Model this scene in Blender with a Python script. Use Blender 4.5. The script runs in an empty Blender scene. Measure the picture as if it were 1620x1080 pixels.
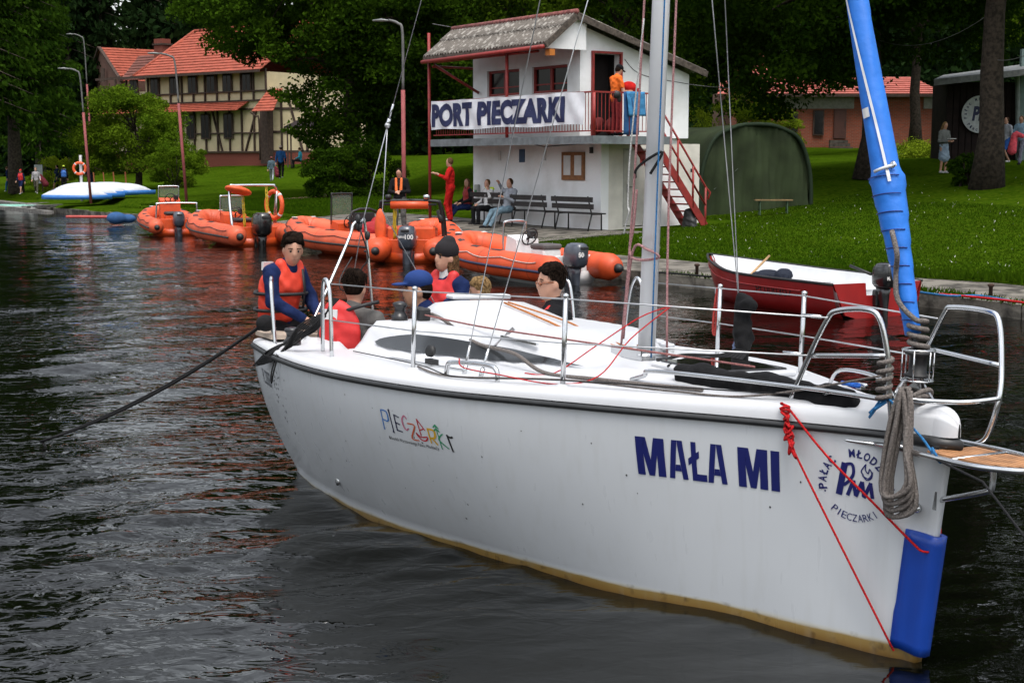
import bpy, bmesh, math, random
import numpy as np
from mathutils import Vector, Matrix
random.seed(5); RNG = np.random.default_rng(5)
PI = math.pi; R = math.radians
scn = bpy.context.scene
COL = scn.collection
# ------------------------------------------------------------ camera
PITCH = math.atan(282/2250); CAMH = 2.2
cam_d = bpy.data.cameras.new('camera'); cam = bpy.data.objects.new('camera', cam_d); COL.objects.link(cam)
cam.location = (0, 0, CAMH); cam.rotation_euler = (PI/2-PITCH, 0, 0)
cam_d.sensor_width = 36; cam_d.lens = 50.0; cam_d.clip_end = 2000; cam_d.clip_start = .1
scn.camera = cam
# ------------------------------------------------------------ world: bright broken overcast
SUN_EL, SUN_AZ = 66, 168          # azimuth measured clockwise from +Y (high behind the camera)
w = bpy.data.worlds.new("World"); scn.world = w; w.use_nodes = True
nt = w.node_tree; nt.nodes.clear()
sky = nt.nodes.new('ShaderNodeTexSky'); sky.sky_type = 'NISHITA'; sky.sun_disc = False
sky.sun_elevation = R(SUN_EL); sky.sun_rotation = R(SUN_AZ); sky.air_density = 1.3; sky.dust_density = 3.5
hs = nt.nodes.new('ShaderNodeHueSaturation'); hs.inputs['Saturation'].default_value = .3; hs.inputs['Value'].default_value = 1.25
tc = nt.nodes.new('ShaderNodeTexCoord'); mp = nt.nodes.new('ShaderNodeMapping'); mp.inputs['Scale'].default_value = (1, 1, 2.6)
nz = nt.nodes.new('ShaderNodeTexNoise'); nz.inputs['Scale'].default_value = 2.3; nz.inputs['Detail'].default_value = 6
rp = nt.nodes.new('ShaderNodeMapRange'); rp.inputs['From Min'].default_value = .42; rp.inputs['From Max'].default_value = .60
rp.inputs['To Min'].default_value = .85; rp.inputs['To Max'].default_value = 2.6
vm = nt.nodes.new('ShaderNodeVectorMath'); vm.operation = 'SCALE'
bg = nt.nodes.new('ShaderNodeBackground'); bg.inputs['Strength'].default_value = .10
out = nt.nodes.new('ShaderNodeOutputWorld')
L = nt.links.new
L(sky.outputs[0], hs.inputs['Color']); L(tc.outputs['Generated'], mp.inputs[0]); L(mp.outputs[0], nz.inputs['Vector'])
# an overcast sky is brighter overhead than at the horizon
sz = nt.nodes.new('ShaderNodeSeparateXYZ'); L(tc.outputs['Generated'], sz.inputs[0])
ov = nt.nodes.new('ShaderNodeMapRange'); ov.inputs['To Min'].default_value = .88; ov.inputs['To Max'].default_value = 1.7; L(sz.outputs[2], ov.inputs['Value'])
mm = nt.nodes.new('ShaderNodeMath'); mm.operation = 'MULTIPLY'; L(ov.outputs[0], mm.inputs[0]); L(rp.outputs[0], mm.inputs[1])
L(nz.outputs[0], rp.inputs['Value']); L(hs.outputs[0], vm.inputs[0]); L(mm.outputs[0], vm.inputs['Scale'])
L(vm.outputs[0], bg.inputs['Color']); L(bg.outputs[0], out.inputs[0])
sun_d = bpy.data.lights.new('sun', 'SUN'); sun_d.energy = 1.0; sun_d.angle = R(18); sun_d.color = (1, .95, .87)
sun = bpy.data.objects.new('sun', sun_d); COL.objects.link(sun)
_sd = Vector((math.sin(R(SUN_AZ))*math.cos(R(SUN_EL)), math.cos(R(SUN_AZ))*math.cos(R(SUN_EL)), math.sin(R(SUN_EL))))
sun.rotation_euler = _sd.to_track_quat('Z', 'Y').to_euler(); sun.location = (0, 0, 40)
scn.view_settings.view_transform = 'Standard'; scn.view_settings.look = 'None'; scn.view_settings.gamma = 1
scn.view_settings.exposure = 0.02
scn.cycles.use_denoising = True
scn.cycles.max_bounces = 6; scn.cycles.diffuse_bounces = 2; scn.cycles.glossy_bounces = 3; scn.cycles.transmission_bounces = 4; scn.cycles.transparent_max_bounces = 6

# ------------------------------------------------------------ materials
MATS = {}
def M(name, col, rough=.6, metal=0, var=.12, scale=6, bump=0., bscale=40, col2=None, spec=.5, coat=0, lo=.35, hi=.65, alpha=1, sheen=0):
    if name in MATS: return MATS[name]
    m = bpy.data.materials.new(name); m.use_nodes = True; n = m.node_tree; b = n.nodes['Principled BSDF']
    b.inputs['Roughness'].default_value = rough; b.inputs['Metallic'].default_value = metal
    b.inputs['Specular IOR Level'].default_value = spec*(.5 if rough > .7 else 1); b.inputs['Coat Weight'].default_value = coat
    b.inputs['Alpha'].default_value = alpha
    if sheen: b.inputs['Sheen Weight'].default_value = sheen
    t = n.nodes.new('ShaderNodeTexCoord')
    z = n.nodes.new('ShaderNodeTexNoise'); z.inputs['Scale'].default_value = scale; z.inputs['Detail'].default_value = 5
    n.links.new(t.outputs['Object'], z.inputs['Vector'])
    r = n.nodes.new('ShaderNodeMapRange'); r.inputs['From Min'].default_value = lo; r.inputs['From Max'].default_value = hi
    n.links.new(z.outputs[0], r.inputs['Value'])
    mx = n.nodes.new('ShaderNodeMix'); mx.data_type = 'RGBA'
    c = tuple(col); d = tuple(col2) if col2 else tuple(max(0, x*(1-var*2)) for x in c)
    mx.inputs[6].default_value = (*c, 1); mx.inputs[7].default_value = (*d, 1)
    n.links.new(r.outputs[0], mx.inputs[0]); n.links.new(mx.outputs[2], b.inputs['Base Color'])
    if bump:
        z2 = n.nodes.new('ShaderNodeTexNoise'); z2.inputs['Scale'].default_value = bscale; z2.inputs['Detail'].default_value = 4
        n.links.new(t.outputs['Object'], z2.inputs['Vector'])
        bp = n.nodes.new('ShaderNodeBump'); bp.inputs['Strength'].default_value = min(1, bump); bp.inputs['Distance'].default_value = .02
        n.links.new(z2.outputs[0], bp.inputs['Height']); n.links.new(bp.outputs[0], b.inputs['Normal'])
    MATS[name] = m; m['mix'] = mx.name
    return m
def leafmat(name, a, b, c=None):
    """foliage: colour varies leaf by leaf and softly over the crown"""
    m = bpy.data.materials.new(name); m.use_nodes = True; n = m.node_tree; p = n.nodes['Principled BSDF']
    p.inputs['Roughness'].default_value = .75; p.inputs['Specular IOR Level'].default_value = 0
    g = n.nodes.new('ShaderNodeNewGeometry'); t = n.nodes.new('ShaderNodeTexCoord')
    z = n.nodes.new('ShaderNodeTexNoise'); z.inputs['Scale'].default_value = .55; z.inputs['Detail'].default_value = 3
    n.links.new(t.outputs['Object'], z.inputs['Vector'])
    ad = n.nodes.new('ShaderNodeMath'); ad.operation = 'MULTIPLY_ADD'; ad.inputs[1].default_value = .45
    n.links.new(g.outputs['Random Per Island'], ad.inputs[0])
    r = n.nodes.new('ShaderNodeMapRange'); r.inputs['From Min'].default_value = .3; r.inputs['From Max'].default_value = .7; r.inputs['To Max'].default_value = .6
    n.links.new(z.outputs[0], r.inputs['Value']); n.links.new(r.outputs[0], ad.inputs[2])
    mx = n.nodes.new('ShaderNodeMix'); mx.data_type = 'RGBA'; mx.inputs[6].default_value = (*a, 1); mx.inputs[7].default_value = (*b, 1)
    n.links.new(ad.outputs[0], mx.inputs[0]); n.links.new(mx.outputs[2], p.inputs['Base Color'])
    tr = n.nodes.new('ShaderNodeBsdfTranslucent'); ms = n.nodes.new('ShaderNodeMixShader'); ms.inputs[0].default_value = .3
    n.links.new(mx.outputs[2], tr.inputs['Color']); n.links.new(p.outputs[0], ms.inputs[1]); n.links.new(tr.outputs[0], ms.inputs[2])
    n.links.new(ms.outputs[0], n.nodes['Material Output'].inputs[0])
    return m

# ------------------------------------------------------------ objects
def link(name, data, parent=None, mat=None, loc=None):
    o = bpy.data.objects.new(name, data); COL.objects.link(o)
    if parent is not None: o.parent = parent
    if loc is not None: o.location = loc
    if mat is not None and data is not None and not data.materials: data.materials.append(mat)
    return o
def tag(o, label=None, cat=None, group=None, kind=None):
    if label: o['label'] = label
    if cat: o['category'] = cat
    if group: o['group'] = group
    if kind: o['kind'] = kind
    return o
def thing(name, label, cat, loc=(0, 0, 0), rotz=0, group=None, matrix=None):
    o = bpy.data.objects.new(name, None); COL.objects.link(o); o.empty_display_size = .2
    if matrix is not None: o.matrix_world = matrix
    else: o.location = loc; o.rotation_euler = (0, 0, rotz)
    return tag(o, label, cat, group)
def copy_tree(o, parent=None):
    c = o.copy(); COL.objects.link(c)
    if parent is not None: c.parent = parent
    for ch in [x for x in o.children]: copy_tree(ch, c)
    return c
def frame_from(a, b):
    """rotation whose Z axis runs from a to b"""
    d = (Vector(b)-Vector(a)); return d.to_track_quat('Z', 'Y').to_matrix()

class MB:
    """collects primitives and builds ONE mesh"""
    def __init__(s): s.v = []; s.f = []; s.sm = []; s.mi = []; s.m = 0
    def add(s, vs, fs, smooth=False, T=None):
        o = len(s.v)
        if T is not None: vs = [T @ Vector(v) for v in vs]
        s.v += [tuple(v) for v in vs]; s.f += [tuple(i+o for i in f) for f in fs]; s.sm += [smooth]*len(fs); s.mi += [s.m]*len(fs); return s
    def box(s, c, d, rz=0, T=None, bev=0):
        x, y, z = d[0]/2, d[1]/2, d[2]/2
        if bev:
            b = min(bev, x*.9, y*.9, z*.9); vs = []
            for sx in (-1, 1):
                for sy in (-1, 1):
                    for sz in (-1, 1):
                        vs += [(sx*x, sy*(y-b), sz*(z-b)), (sx*(x-b), sy*y, sz*(z-b)), (sx*(x-b), sy*(y-b), sz*z)]
            bm = bmesh.new()
            for v in vs: bm.verts.new(v)
            bmesh.ops.convex_hull(bm, input=bm.verts); bm.verts.index_update()
            vs = [v.co.copy() for v in bm.verts]; fs = [[v.index for v in f.verts] for f in bm.faces]; bm.free()
        else:
            vs = [(sx*x, sy*y, sz*z) for sx in (-1, 1) for sy in (-1, 1) for sz in (-1, 1)]
            fs = [(0, 1, 3, 2), (4, 6, 7, 5), (0, 4, 5, 1), (2, 3, 7, 6), (0, 2, 6, 4), (1, 5, 7, 3)]
        Mx = Matrix.Translation(c) @ Matrix.Rotation(rz, 4, 'Z')
        vs = [Mx @ Vector(v) for v in vs]
        return s.add(vs, fs, False, T)
    def bar(s, a, b, wx, wy, up=(0, 0, 1)):
        """rectangular bar from a to b"""
        a, b = Vector(a), Vector(b); d = (b-a).normalized(); u = Vector(up)
        if abs(d.dot(u)) > .98: u = Vector((1, 0, 0))
        x = d.cross(u).normalized(); y = x.cross(d)
        vs = [p+x*sx*wx/2+y*sy*wy/2 for p in (a, b) for sx, sy in ((-1, -1), (1, -1), (1, 1), (-1, 1))]
        return s.add(vs, [(0, 3, 2, 1), (4, 5, 6, 7), (0, 1, 5, 4), (1, 2, 6, 5), (2, 3, 7, 6), (3, 0, 4, 7)])
    def tube(s, pts, r, n=8, cap=True, closed=False, flat=1.0):
        pts = [Vector(p) for p in pts]; k = len(pts); rs = r if isinstance(r, (list, tuple)) else [r]*k
        tang = []
        for i in range(k):
            a = pts[(i-1) % k] if (closed or i > 0) else pts[i]; b = pts[(i+1) % k] if (closed or i < k-1) else pts[i]
            d = b-a; tang.append(d.normalized() if d.length > 1e-9 else Vector((0, 0, 1)))
        up = Vector((0, 0, 1)) if abs(tang[0].z) < .9 else Vector((1, 0, 0))
        x = tang[0].cross(up).normalized(); vs = []
        for i in range(k):
            x = (x-tang[i]*x.dot(tang[i])).normalized(); y = tang[i].cross(x)
            for j in range(n):
                a = 2*PI*j/n; vs.append(pts[i]+x*math.cos(a)*rs[i]+y*math.sin(a)*rs[i]*flat)
        fs = [(i*n+j, i*n+(j+1) % n, (i+1)*n+(j+1) % n, (i+1)*n+j) for i in range(k-1) for j in range(n)]
        if closed: fs += [((k-1)*n+j, (k-1)*n+(j+1) % n, (j+1) % n, j) for j in range(n)]
        elif cap: fs += [tuple(range(n-1, -1, -1)), tuple(range((k-1)*n, k*n))]
        return s.add(vs, fs, True)
    def loft(s, rings, closed=True, cap=True, smooth=True):
        n = len(rings[0]); vs = [v for r_ in rings for v in r_]; m = n if closed else n-1
        fs = [(i*n+j, i*n+(j+1) % n, (i+1)*n+(j+1) % n, (i+1)*n+j) for i in range(len(rings)-1) for j in range(m)]
        if cap and closed: fs += [tuple(range(n-1, -1, -1)), tuple(range((len(rings)-1)*n, len(rings)*n))]
        return s.add(vs, fs, smooth)
    def sup(s, secs, n=20, e=3.2, axis='z', smooth=True):
        """lofted super-ellipses: (h, cx, cy, rx, ry)"""
        rings = []
        for h, cx, cy, rx, ry in secs:
            ring = []
            for j in range(n):
                a = 2*PI*j/n; c_, s_ = math.cos(a), math.sin(a)
                px = cx+rx*math.copysign(abs(c_)**(2/e), c_); py = cy+ry*math.copysign(abs(s_)**(2/e), s_)
                ring.append((px, py, h) if axis == 'z' else ((h, px, py) if axis == 'x' else (px, h, py)))
            rings.append(ring)
        return s.loft(rings, smooth=smooth)
    def lathe(s, prof, c=(0, 0, 0), n=16, T=None):
        vs = [(c[0]+r*math.cos(2*PI*j/n), c[1]+r*math.sin(2*PI*j/n), c[2]+z) for r, z in prof for j in range(n)]
        k = len(prof); fs = [(i*n+j, i*n+(j+1) % n, (i+1)*n+(j+1) % n, (i+1)*n+j) for i in range(k-1) for j in range(n)]
        fs += [tuple(range(n-1, -1, -1)), tuple(range((k-1)*n, k*n))]
        return s.add(vs, fs, True, T)
    def ball(s, c, r, n=10, T=None):
        r = r if isinstance(r, (list, tuple)) else (r, r, r); vs = [(c[0], c[1], c[2]-r[2])]; m = n//2+1
        for i in range(1, m):
            a = -PI/2+PI*i/m
            for j in range(n): vs.append((c[0]+r[0]*math.cos(a)*math.cos(2*PI*j/n), c[1]+r[1]*math.cos(a)*math.sin(2*PI*j/n), c[2]+r[2]*math.sin(a)))
        vs.append((c[0], c[1], c[2]+r[2])); fs = [(0, 1+(j+1) % n, 1+j) for j in range(n)]
        for i in range(m-2): fs += [(1+i*n+j, 1+i*n+(j+1) % n, 1+(i+1)*n+(j+1) % n, 1+(i+1)*n+j) for j in range(n)]
        o = 1+(m-2)*n; fs += [(o+j, o+(j+1) % n, len(vs)-1) for j in range(n)]
        return s.add(vs, fs, True, T)
    def poly(s, pts, th, up=None):
        """flat polygon given thickness th against its normal"""
        pts = [Vector(p) for p in pts]; nn = Vector((0, 0, 0))
        for i in range(len(pts)):
            a, b = pts[i], pts[(i+1) % len(pts)]; nn += Vector(((a.y-b.y)*(a.z+b.z), (a.z-b.z)*(a.x+b.x), (a.x-b.x)*(a.y+b.y)))
        nn.normalize(); k = len(pts); vs = pts+[p-nn*th for p in pts]
        return s.add(vs, [tuple(range(k)), tuple(range(2*k-1, k-1, -1))]+[(i, i+k, (i+1) % k+k, (i+1) % k) for i in range(k)])
    def build(s, name, mat, parent=None, loc=None, label=None, kind=None):
        me = bpy.data.meshes.new(name); me.from_pydata(s.v, [], s.f)
        me.polygons.foreach_set('use_smooth', s.sm)
        if isinstance(mat, (list, tuple)):
            for q in mat: me.materials.append(q)
            me.polygons.foreach_set('material_index', s.mi)
        else: me.materials.append(mat)
        me.update(); o = link(name, me, parent, None, loc)
        if label: o['label'] = label
        if kind: o['kind'] = kind
        return o
def np_mesh(name, V, F, mat, smooth=True, k=4):
    me = bpy.data.meshes.new(name); n = len(F)
    me.vertices.add(len(V)); me.vertices.foreach_set('co', np.ascontiguousarray(V, dtype=np.float32).ravel())
    me.loops.add(n*k); me.loops.foreach_set('vertex_index', np.ascontiguousarray(F, dtype=np.int32).ravel())
    me.polygons.add(n); me.polygons.foreach_set('loop_start', np.arange(0, n*k, k, dtype=np.int32))
    try: me.polygons.foreach_set('loop_total', np.full(n, k, dtype=np.int32))
    except Exception: pass
    me.polygons.foreach_set('use_smooth', np.full(n, smooth))
    me.update(calc_edges=True); me.validate()
    if mat is not None: me.materials.append(mat)
    return me
def smooth_path(pts, k=6, closed=False):
    P = [Vector(p) for p in pts]; n = len(P); o = []
    for i in range(n if closed else n-1):
        a = P[(i-1) % n] if closed or i > 0 else P[i]; b = P[i]; c = P[(i+1) % n]; d = P[(i+2) % n] if closed or i < n-2 else P[n-1]
        for j in range(k):
            t = j/k; o.append(.5*((2*b)+(c-a)*t+(2*a-5*b+4*c-d)*t*t+(3*b-a-3*c+d)*t**3))
    if not closed: o.append(P[-1])
    return o
def rope(pts, r, name, mat, parent=None, k=6, n=6, label=None):
    return MB().tube(smooth_path(pts, k), r, n).build(name, mat, parent, label=label)

# pixel (of the 1620x1080 photograph) at forward distance Y -> world point, used to survey the place
_cp, _sp = math.cos(PITCH), math.sin(PITCH)
def W(px, py, Y):
    dx, dz = (px-810)/2250, -(py-540)/2250
    ry, rz = _cp+dz*_sp, -_sp+dz*_cp; t = Y/ry
    return Vector((dx*t, Y, CAMH+rz*t))

# ------------------------------------------------------------ lettering
def text_mesh(body, height, width=None, bold=0.0, shear=0, spacing=1.0, strips=0):
    """2-D text as (verts, faces) with cap height `height`, stretched to `width`, left/bottom at 0"""
    c = bpy.data.curves.new('t', 'FONT'); c.body = body; c.size = 1; c.offset = bold; c.shear = shear; c.space_character = spacing; c.resolution_u = 4
    o = bpy.data.objects.new('t', c); COL.objects.link(o)
    dg = bpy.context.evaluated_depsgraph_get(); me = bpy.data.meshes.new_from_object(o.evaluated_get(dg))
    bpy.data.objects.remove(o); bpy.data.curves.remove(c)
    bm = bmesh.new(); bm.from_mesh(me); bpy.data.meshes.remove(me)
    if not bm.verts: bm.free(); return [], []
    xs = [v.co.x for v in bm.verts]; ys = [v.co.y for v in bm.verts]; x0, x1, y0 = min(xs), max(xs), 0 if min(ys) > -.1 or True else min(ys)
    sc = height/.70; sx = (width/(x1-x0)) if width else sc
    for v in bm.verts: v.co.x = (v.co.x-x0)*sx; v.co.y = v.co.y*sc; v.co.z = 0
    if strips:
        for i in range(1, strips):
            xx = (x1-x0)*sx*i/strips
            bmesh.ops.bisect_plane(bm, geom=bm.verts[:]+bm.edges[:]+bm.faces[:], plane_co=(xx, 0, 0), plane_no=(1, 0, 0))
        for i in range(1, 4):
            bmesh.ops.bisect_plane(bm, geom=bm.verts[:]+bm.edges[:]+bm.faces[:], plane_co=(0, height*i/4, 0), plane_no=(0, 1, 0))
    bm.verts.index_update(); vs = [v.co.copy() for v in bm.verts]; fs = [[v.index for v in f.verts] for f in bm.faces]; bm.free()
    return vs, fs
BLK = {'M': [[(0, 0), (.27, 0), (.25, 1), (0, 1)], [(.73, 0), (1, 0), (1, 1), (.75, 1)], [(.25, 1), (.25, .60), (.40, 0), (.5, 0), (.5, .42), (.36, 1)], [(.75, 1), (.64, 1), (.5, .42), (.5, 0), (.60, 0), (.75, .60)], [(.25, .999), (.36, 1), (.37, .96), (.25, .6)]],
       'A': [[(0, 0), (.28, 0), (.46, .78), (.5, 1), (.22, 1)], [(1, 0), (.78, 1), (.5, 1), (.54, .78), (.72, 0)], [(.33, .20), (.67, .20), (.62, .37), (.38, .37)]],
       'Ł': [[(.18, 0), (.46, 0), (.46, 1), (.18, 1)], [(.46, 0), (1, 0), (1, .18), (.46, .18)], [(0, .38), (.62, .60), (.62, .78), (0, .56)]], 'I': [[(0, 0), (1, 0), (1, 1), (0, 1)]]}
def block_text(body, height, adv, strips):
    """heavy condensed capitals built from polygons; adv = list of (x, width) per letter"""
    bm = bmesh.new()
    for ch, (x, w_) in zip(body, adv):
        for P in BLK[ch]: bm.faces.new([bm.verts.new((x+p[0]*w_, p[1]*height, 0)) for p in P])
    x1 = adv[-1][0]+adv[-1][1]
    for i in range(1, strips): bmesh.ops.bisect_plane(bm, geom=bm.verts[:]+bm.edges[:]+bm.faces[:], plane_co=(x1*i/strips, 0, 0), plane_no=(1, 0, 0))
    for i in range(1, 4): bmesh.ops.bisect_plane(bm, geom=bm.verts[:]+bm.edges[:]+bm.faces[:], plane_co=(0, height*i/4, 0), plane_no=(0, 1, 0))
    bm.verts.index_update(); vs = [v.co.copy() for v in bm.verts]; fs = [[v.index for v in f.verts] for f in bm.faces]; bm.free(); return vs, fs
def sign_text(body, h, wd, name, mat, parent, o, ux, uy, lift=.004, **kw):
    """flat lettering: origin o, text x along ux, text up along uy"""
    vs, fs = text_mesh(body, h, wd, **kw); o, ux, uy = Vector(o), Vector(ux).normalized(), Vector(uy).normalized(); nn = ux.cross(uy)
    return MB().add([o+ux*v.x+uy*v.y+nn*lift for v in vs], fs).build(name, mat, parent)
# ------------------------------------------------------------ smooth-blended figures (people, soft things)
def sdf_mesh(prims, vox, k=.03, smooth=True):
    """prims: ('c',a,b,ra,rb) tapered limb | ('e',c,(rx,ry,rz)[,rot3x3]) | ('-e',...) carved ellipsoid; returns V,F (naive surface nets)"""
    lo = np.full(3, 1e9); hi = -lo
    for p in prims:
        if p[0] == 'c': r = max(p[3], p[4]); a, b = np.array(p[1]), np.array(p[2]); lo = np.minimum(lo, np.minimum(a, b)-r); hi = np.maximum(hi, np.maximum(a, b)+r)
        elif p[0] == 'e': r = max(p[2]); a = np.array(p[1]); lo = np.minimum(lo, a-r); hi = np.maximum(hi, a+r)
    lo = lo-3*vox-k*.3; hi = hi+3*vox+k*.3; N = np.ceil((hi-lo)/vox).astype(int)+1
    D = np.full(N, 1.0, dtype=np.float32); ax = [lo[i]+np.arange(N[i])*vox for i in range(3)]
    for p in prims:
        if p[0] == 'c':
            a, b = np.array(p[1], float), np.array(p[2], float); r = max(p[3], p[4]); bl, bh = np.minimum(a, b)-r, np.maximum(a, b)+r
        else: a = np.array(p[1], float); r = max(p[2]); bl, bh = a-r, a+r
        m = k+2.5*vox; i0 = np.clip(np.floor((bl-m-lo)/vox).astype(int), 0, N-1); i1 = np.clip(np.ceil((bh+m-lo)/vox).astype(int)+1, 1, N)
        X, Y, Z = np.meshgrid(*[ax[q][i0[q]:i1[q]] for q in range(3)], indexing='ij', sparse=True)
        sl = tuple(slice(i0[q], i1[q]) for q in range(3))
        if p[0] == 'c':
            ba = b-a; L2 = max((ba*ba).sum(), 1e-9)
            t = np.clip(((X-a[0])*ba[0]+(Y-a[1])*ba[1]+(Z-a[2])*ba[2])/L2, 0, 1)
            d = np.sqrt((X-a[0]-t*ba[0])**2+(Y-a[1]-t*ba[1])**2+(Z-a[2]-t*ba[2])**2)-(p[3]+(p[4]-p[3])*t)
        else:
            q = [X-a[0], Y-a[1], Z-a[2]]
            if len(p) > 3 and p[3] is not None:
                Rm = np.array(p[3]); q = [q[0]*Rm[0, i]+q[1]*Rm[1, i]+q[2]*Rm[2, i] for i in range(3)]
            rr = p[2]; k0 = np.sqrt((q[0]/rr[0])**2+(q[1]/rr[1])**2+(q[2]/rr[2])**2)
            k1 = np.sqrt((q[0]/rr[0]**2)**2+(q[1]/rr[1]**2)**2+(q[2]/rr[2]**2)**2)+1e-9; d = k0*(k0-1)/k1
        d = d.astype(np.float32); c = D[sl]
        kk = k if not (p[0] == '-e') else k*.3
        if p[0] == '-e': h = np.maximum(kk-np.abs(-d-c), 0)/kk; D[sl] = np.maximum(c, -d)+h*h*kk*.25
        else: h = np.maximum(kk-np.abs(d-c), 0)/kk; D[sl] = np.minimum(c, d)-h*h*kk*.25
    ins = D < 0; nx, ny, nz_ = D.shape; cnt = np.zeros((nx-1, ny-1, nz_-1), np.float32); pos = np.zeros((nx-1, ny-1, nz_-1, 3), np.float32)
    def sh(A, dx, dy, dz): return A[dx:nx-1+dx, dy:ny-1+dy, dz:nz_-1+dz]
    for axis in range(3):
        for u in (0, 1):
            for v in (0, 1):
                o0 = [0, 0, 0]; o0[(axis+1) % 3] = u; o0[(axis+2) % 3] = v; o1 = list(o0); o1[axis] = 1
                a = sh(D, *o0); b = sh(D, *o1); x = (a < 0) != (b < 0); t = np.where(x, a/np.where(x, a-b, 1), 0)
                cnt += x
                for q in range(3): pos[..., q] += np.where(x, (o0[q] if q != axis else t), 0)
    act = cnt > 0; idx = np.full(act.shape, -1, np.int32); idx[act] = np.arange(act.sum()); ijk = np.argwhere(act)
    V = lo+(ijk+pos[act]/cnt[act][:, None])*vox; F = []
    for axis in range(3):
        b1, b2 = (axis+1) % 3, (axis+2) % 3; s0 = [slice(1, -1)]*3; s0[axis] = slice(0, D.shape[axis]-1); s1 = list(s0); s1[axis] = slice(1, D.shape[axis])
        A, B = ins[tuple(s0)], ins[tuple(s1)]
        for flip, msk in ((0, A & ~B), (1, ~A & B)):
            e = np.argwhere(msk)+np.array([0 if q == axis else 1 for q in range(3)])
            if not len(e): continue
            d1 = np.zeros(3, int); d1[b1] = 1; d2 = np.zeros(3, int); d2[b2] = 1
            qs = [idx[tuple((e-x).T)] for x in (d1+d2, d2, np.zeros(3, int), d1)]
            q = np.stack(qs, 1); F.append(q if not flip else q[:, ::-1])
    return V, np.concatenate(F)
FOLDS = dict(shirt=.006, sweater=.006, jacket=.008, hoodie=.007, trousers=.006, suit_top=.008, life_vest=.004, sail_bag=.010, backpack=.008, bag=.012, skirt=.008, shorts=.006)
def blob(name, prims, vox, mat, parent=None, k=.03, loc=None, label=None, T=None):
    V, F = sdf_mesh(prims, vox, k)
    if name in FOLDS:   # soft creases of cloth
        a = FOLDS[name]*(1 if vox < .013 else .8); ph = len(V) % 17
        n1 = np.sin(V[:, 0]*31+V[:, 2]*44+2.2*np.sin(V[:, 1]*19+ph)); n2 = np.sin(V[:, 1]*37-V[:, 2]*53+1.7*np.sin(V[:, 0]*23+ph)); n3 = np.sin(V[:, 2]*71+V[:, 1]*29+2*np.sin(V[:, 0]*41))
        c = V-V.mean(0); c[:, 2] *= .2; c /= np.linalg.norm(c, axis=1)[:, None]+1e-6; V = V+c*(a*(n1*.6+n2*.5+n3*.35))[:, None]
    me = np_mesh(name, V, F, mat); o = link(name, me, parent, None, loc)
    if label: o['label'] = label
    return o

SKIN = M('skin', (.46, .245, .165), .5, var=.06, scale=9); SKIN2 = M('skin_tan', (.38, .20, .125), .5, var=.06, scale=9)
def cloth(name, c, rough=.85, var=.18): return M('cloth_'+name, c, rough, var=var, scale=7, bump=.8, bscale=13, spec=.15)
HAIRS = {'dark': M('hair_dark', (.016, .010, .007), .85, scale=60, var=.4, spec=.1), 'brown': M('hair_brown', (.07, .04, .02), .85, spec=.1, scale=60, var=.4),
         'blond': M('hair_blond', (.32, .20, .09), .85, spec=.1, scale=60, var=.35), 'light': M('hair_light_brown', (.16, .09, .045), .85, spec=.1, scale=60, var=.4)}
EYEW = M('eye_dark', (.02, .015, .012), .2); LIPS = M('lips', (.36, .13, .11), .5)

def pose(kind='stand', **kw):
    """joints of a 1.75 m figure; forward +X, left +Y"""
    J = dict(pel=(0, 0, .95), chest=(.01, 0, 1.28), neck=(0, 0, 1.47), head=(.02, 0, 1.63),
             shL=(0, .185, 1.41), shR=(0, -.185, 1.41), elL=(-.03, .24, 1.13), elR=(-.03, -.24, 1.13), haL=(.08, .23, .90), haR=(.08, -.23, .90),
             hiL=(0, .09, .92), hiR=(0, -.09, .92), knL=(.03, .10, .50), knR=(.03, -.10, .50), anL=(-.02, .11, .09), anR=(-.02, -.11, .09), look=0, nod=0)
    if kind == 'walk': J.update(knL=(.20, .09, .52), anL=(.28, .09, .10), knR=(-.02, -.09, .50), anR=(-.30, -.09, .16), haL=(-.05, .25, .9), haR=(.2, -.24, .95))
    if kind == 'sit':
        J.update(pel=(0, 0, .52), chest=(-.02, 0, .86), neck=(0, 0, 1.05), head=(.03, 0, 1.21), shL=(0, .185, .99), shR=(0, -.185, .99),
                 elL=(.02, .25, .72), elR=(.02, -.25, .72), haL=(.28, .16, .62), haR=(.28, -.16, .62), hiL=(.02, .09, .50), hiR=(.02, -.09, .50),
                 knL=(.45, .12, .50), knR=(.45, -.12, .50), anL=(.44, .12, .09), anR=(.44, -.12, .09))
    J.update(kw); return J
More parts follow.
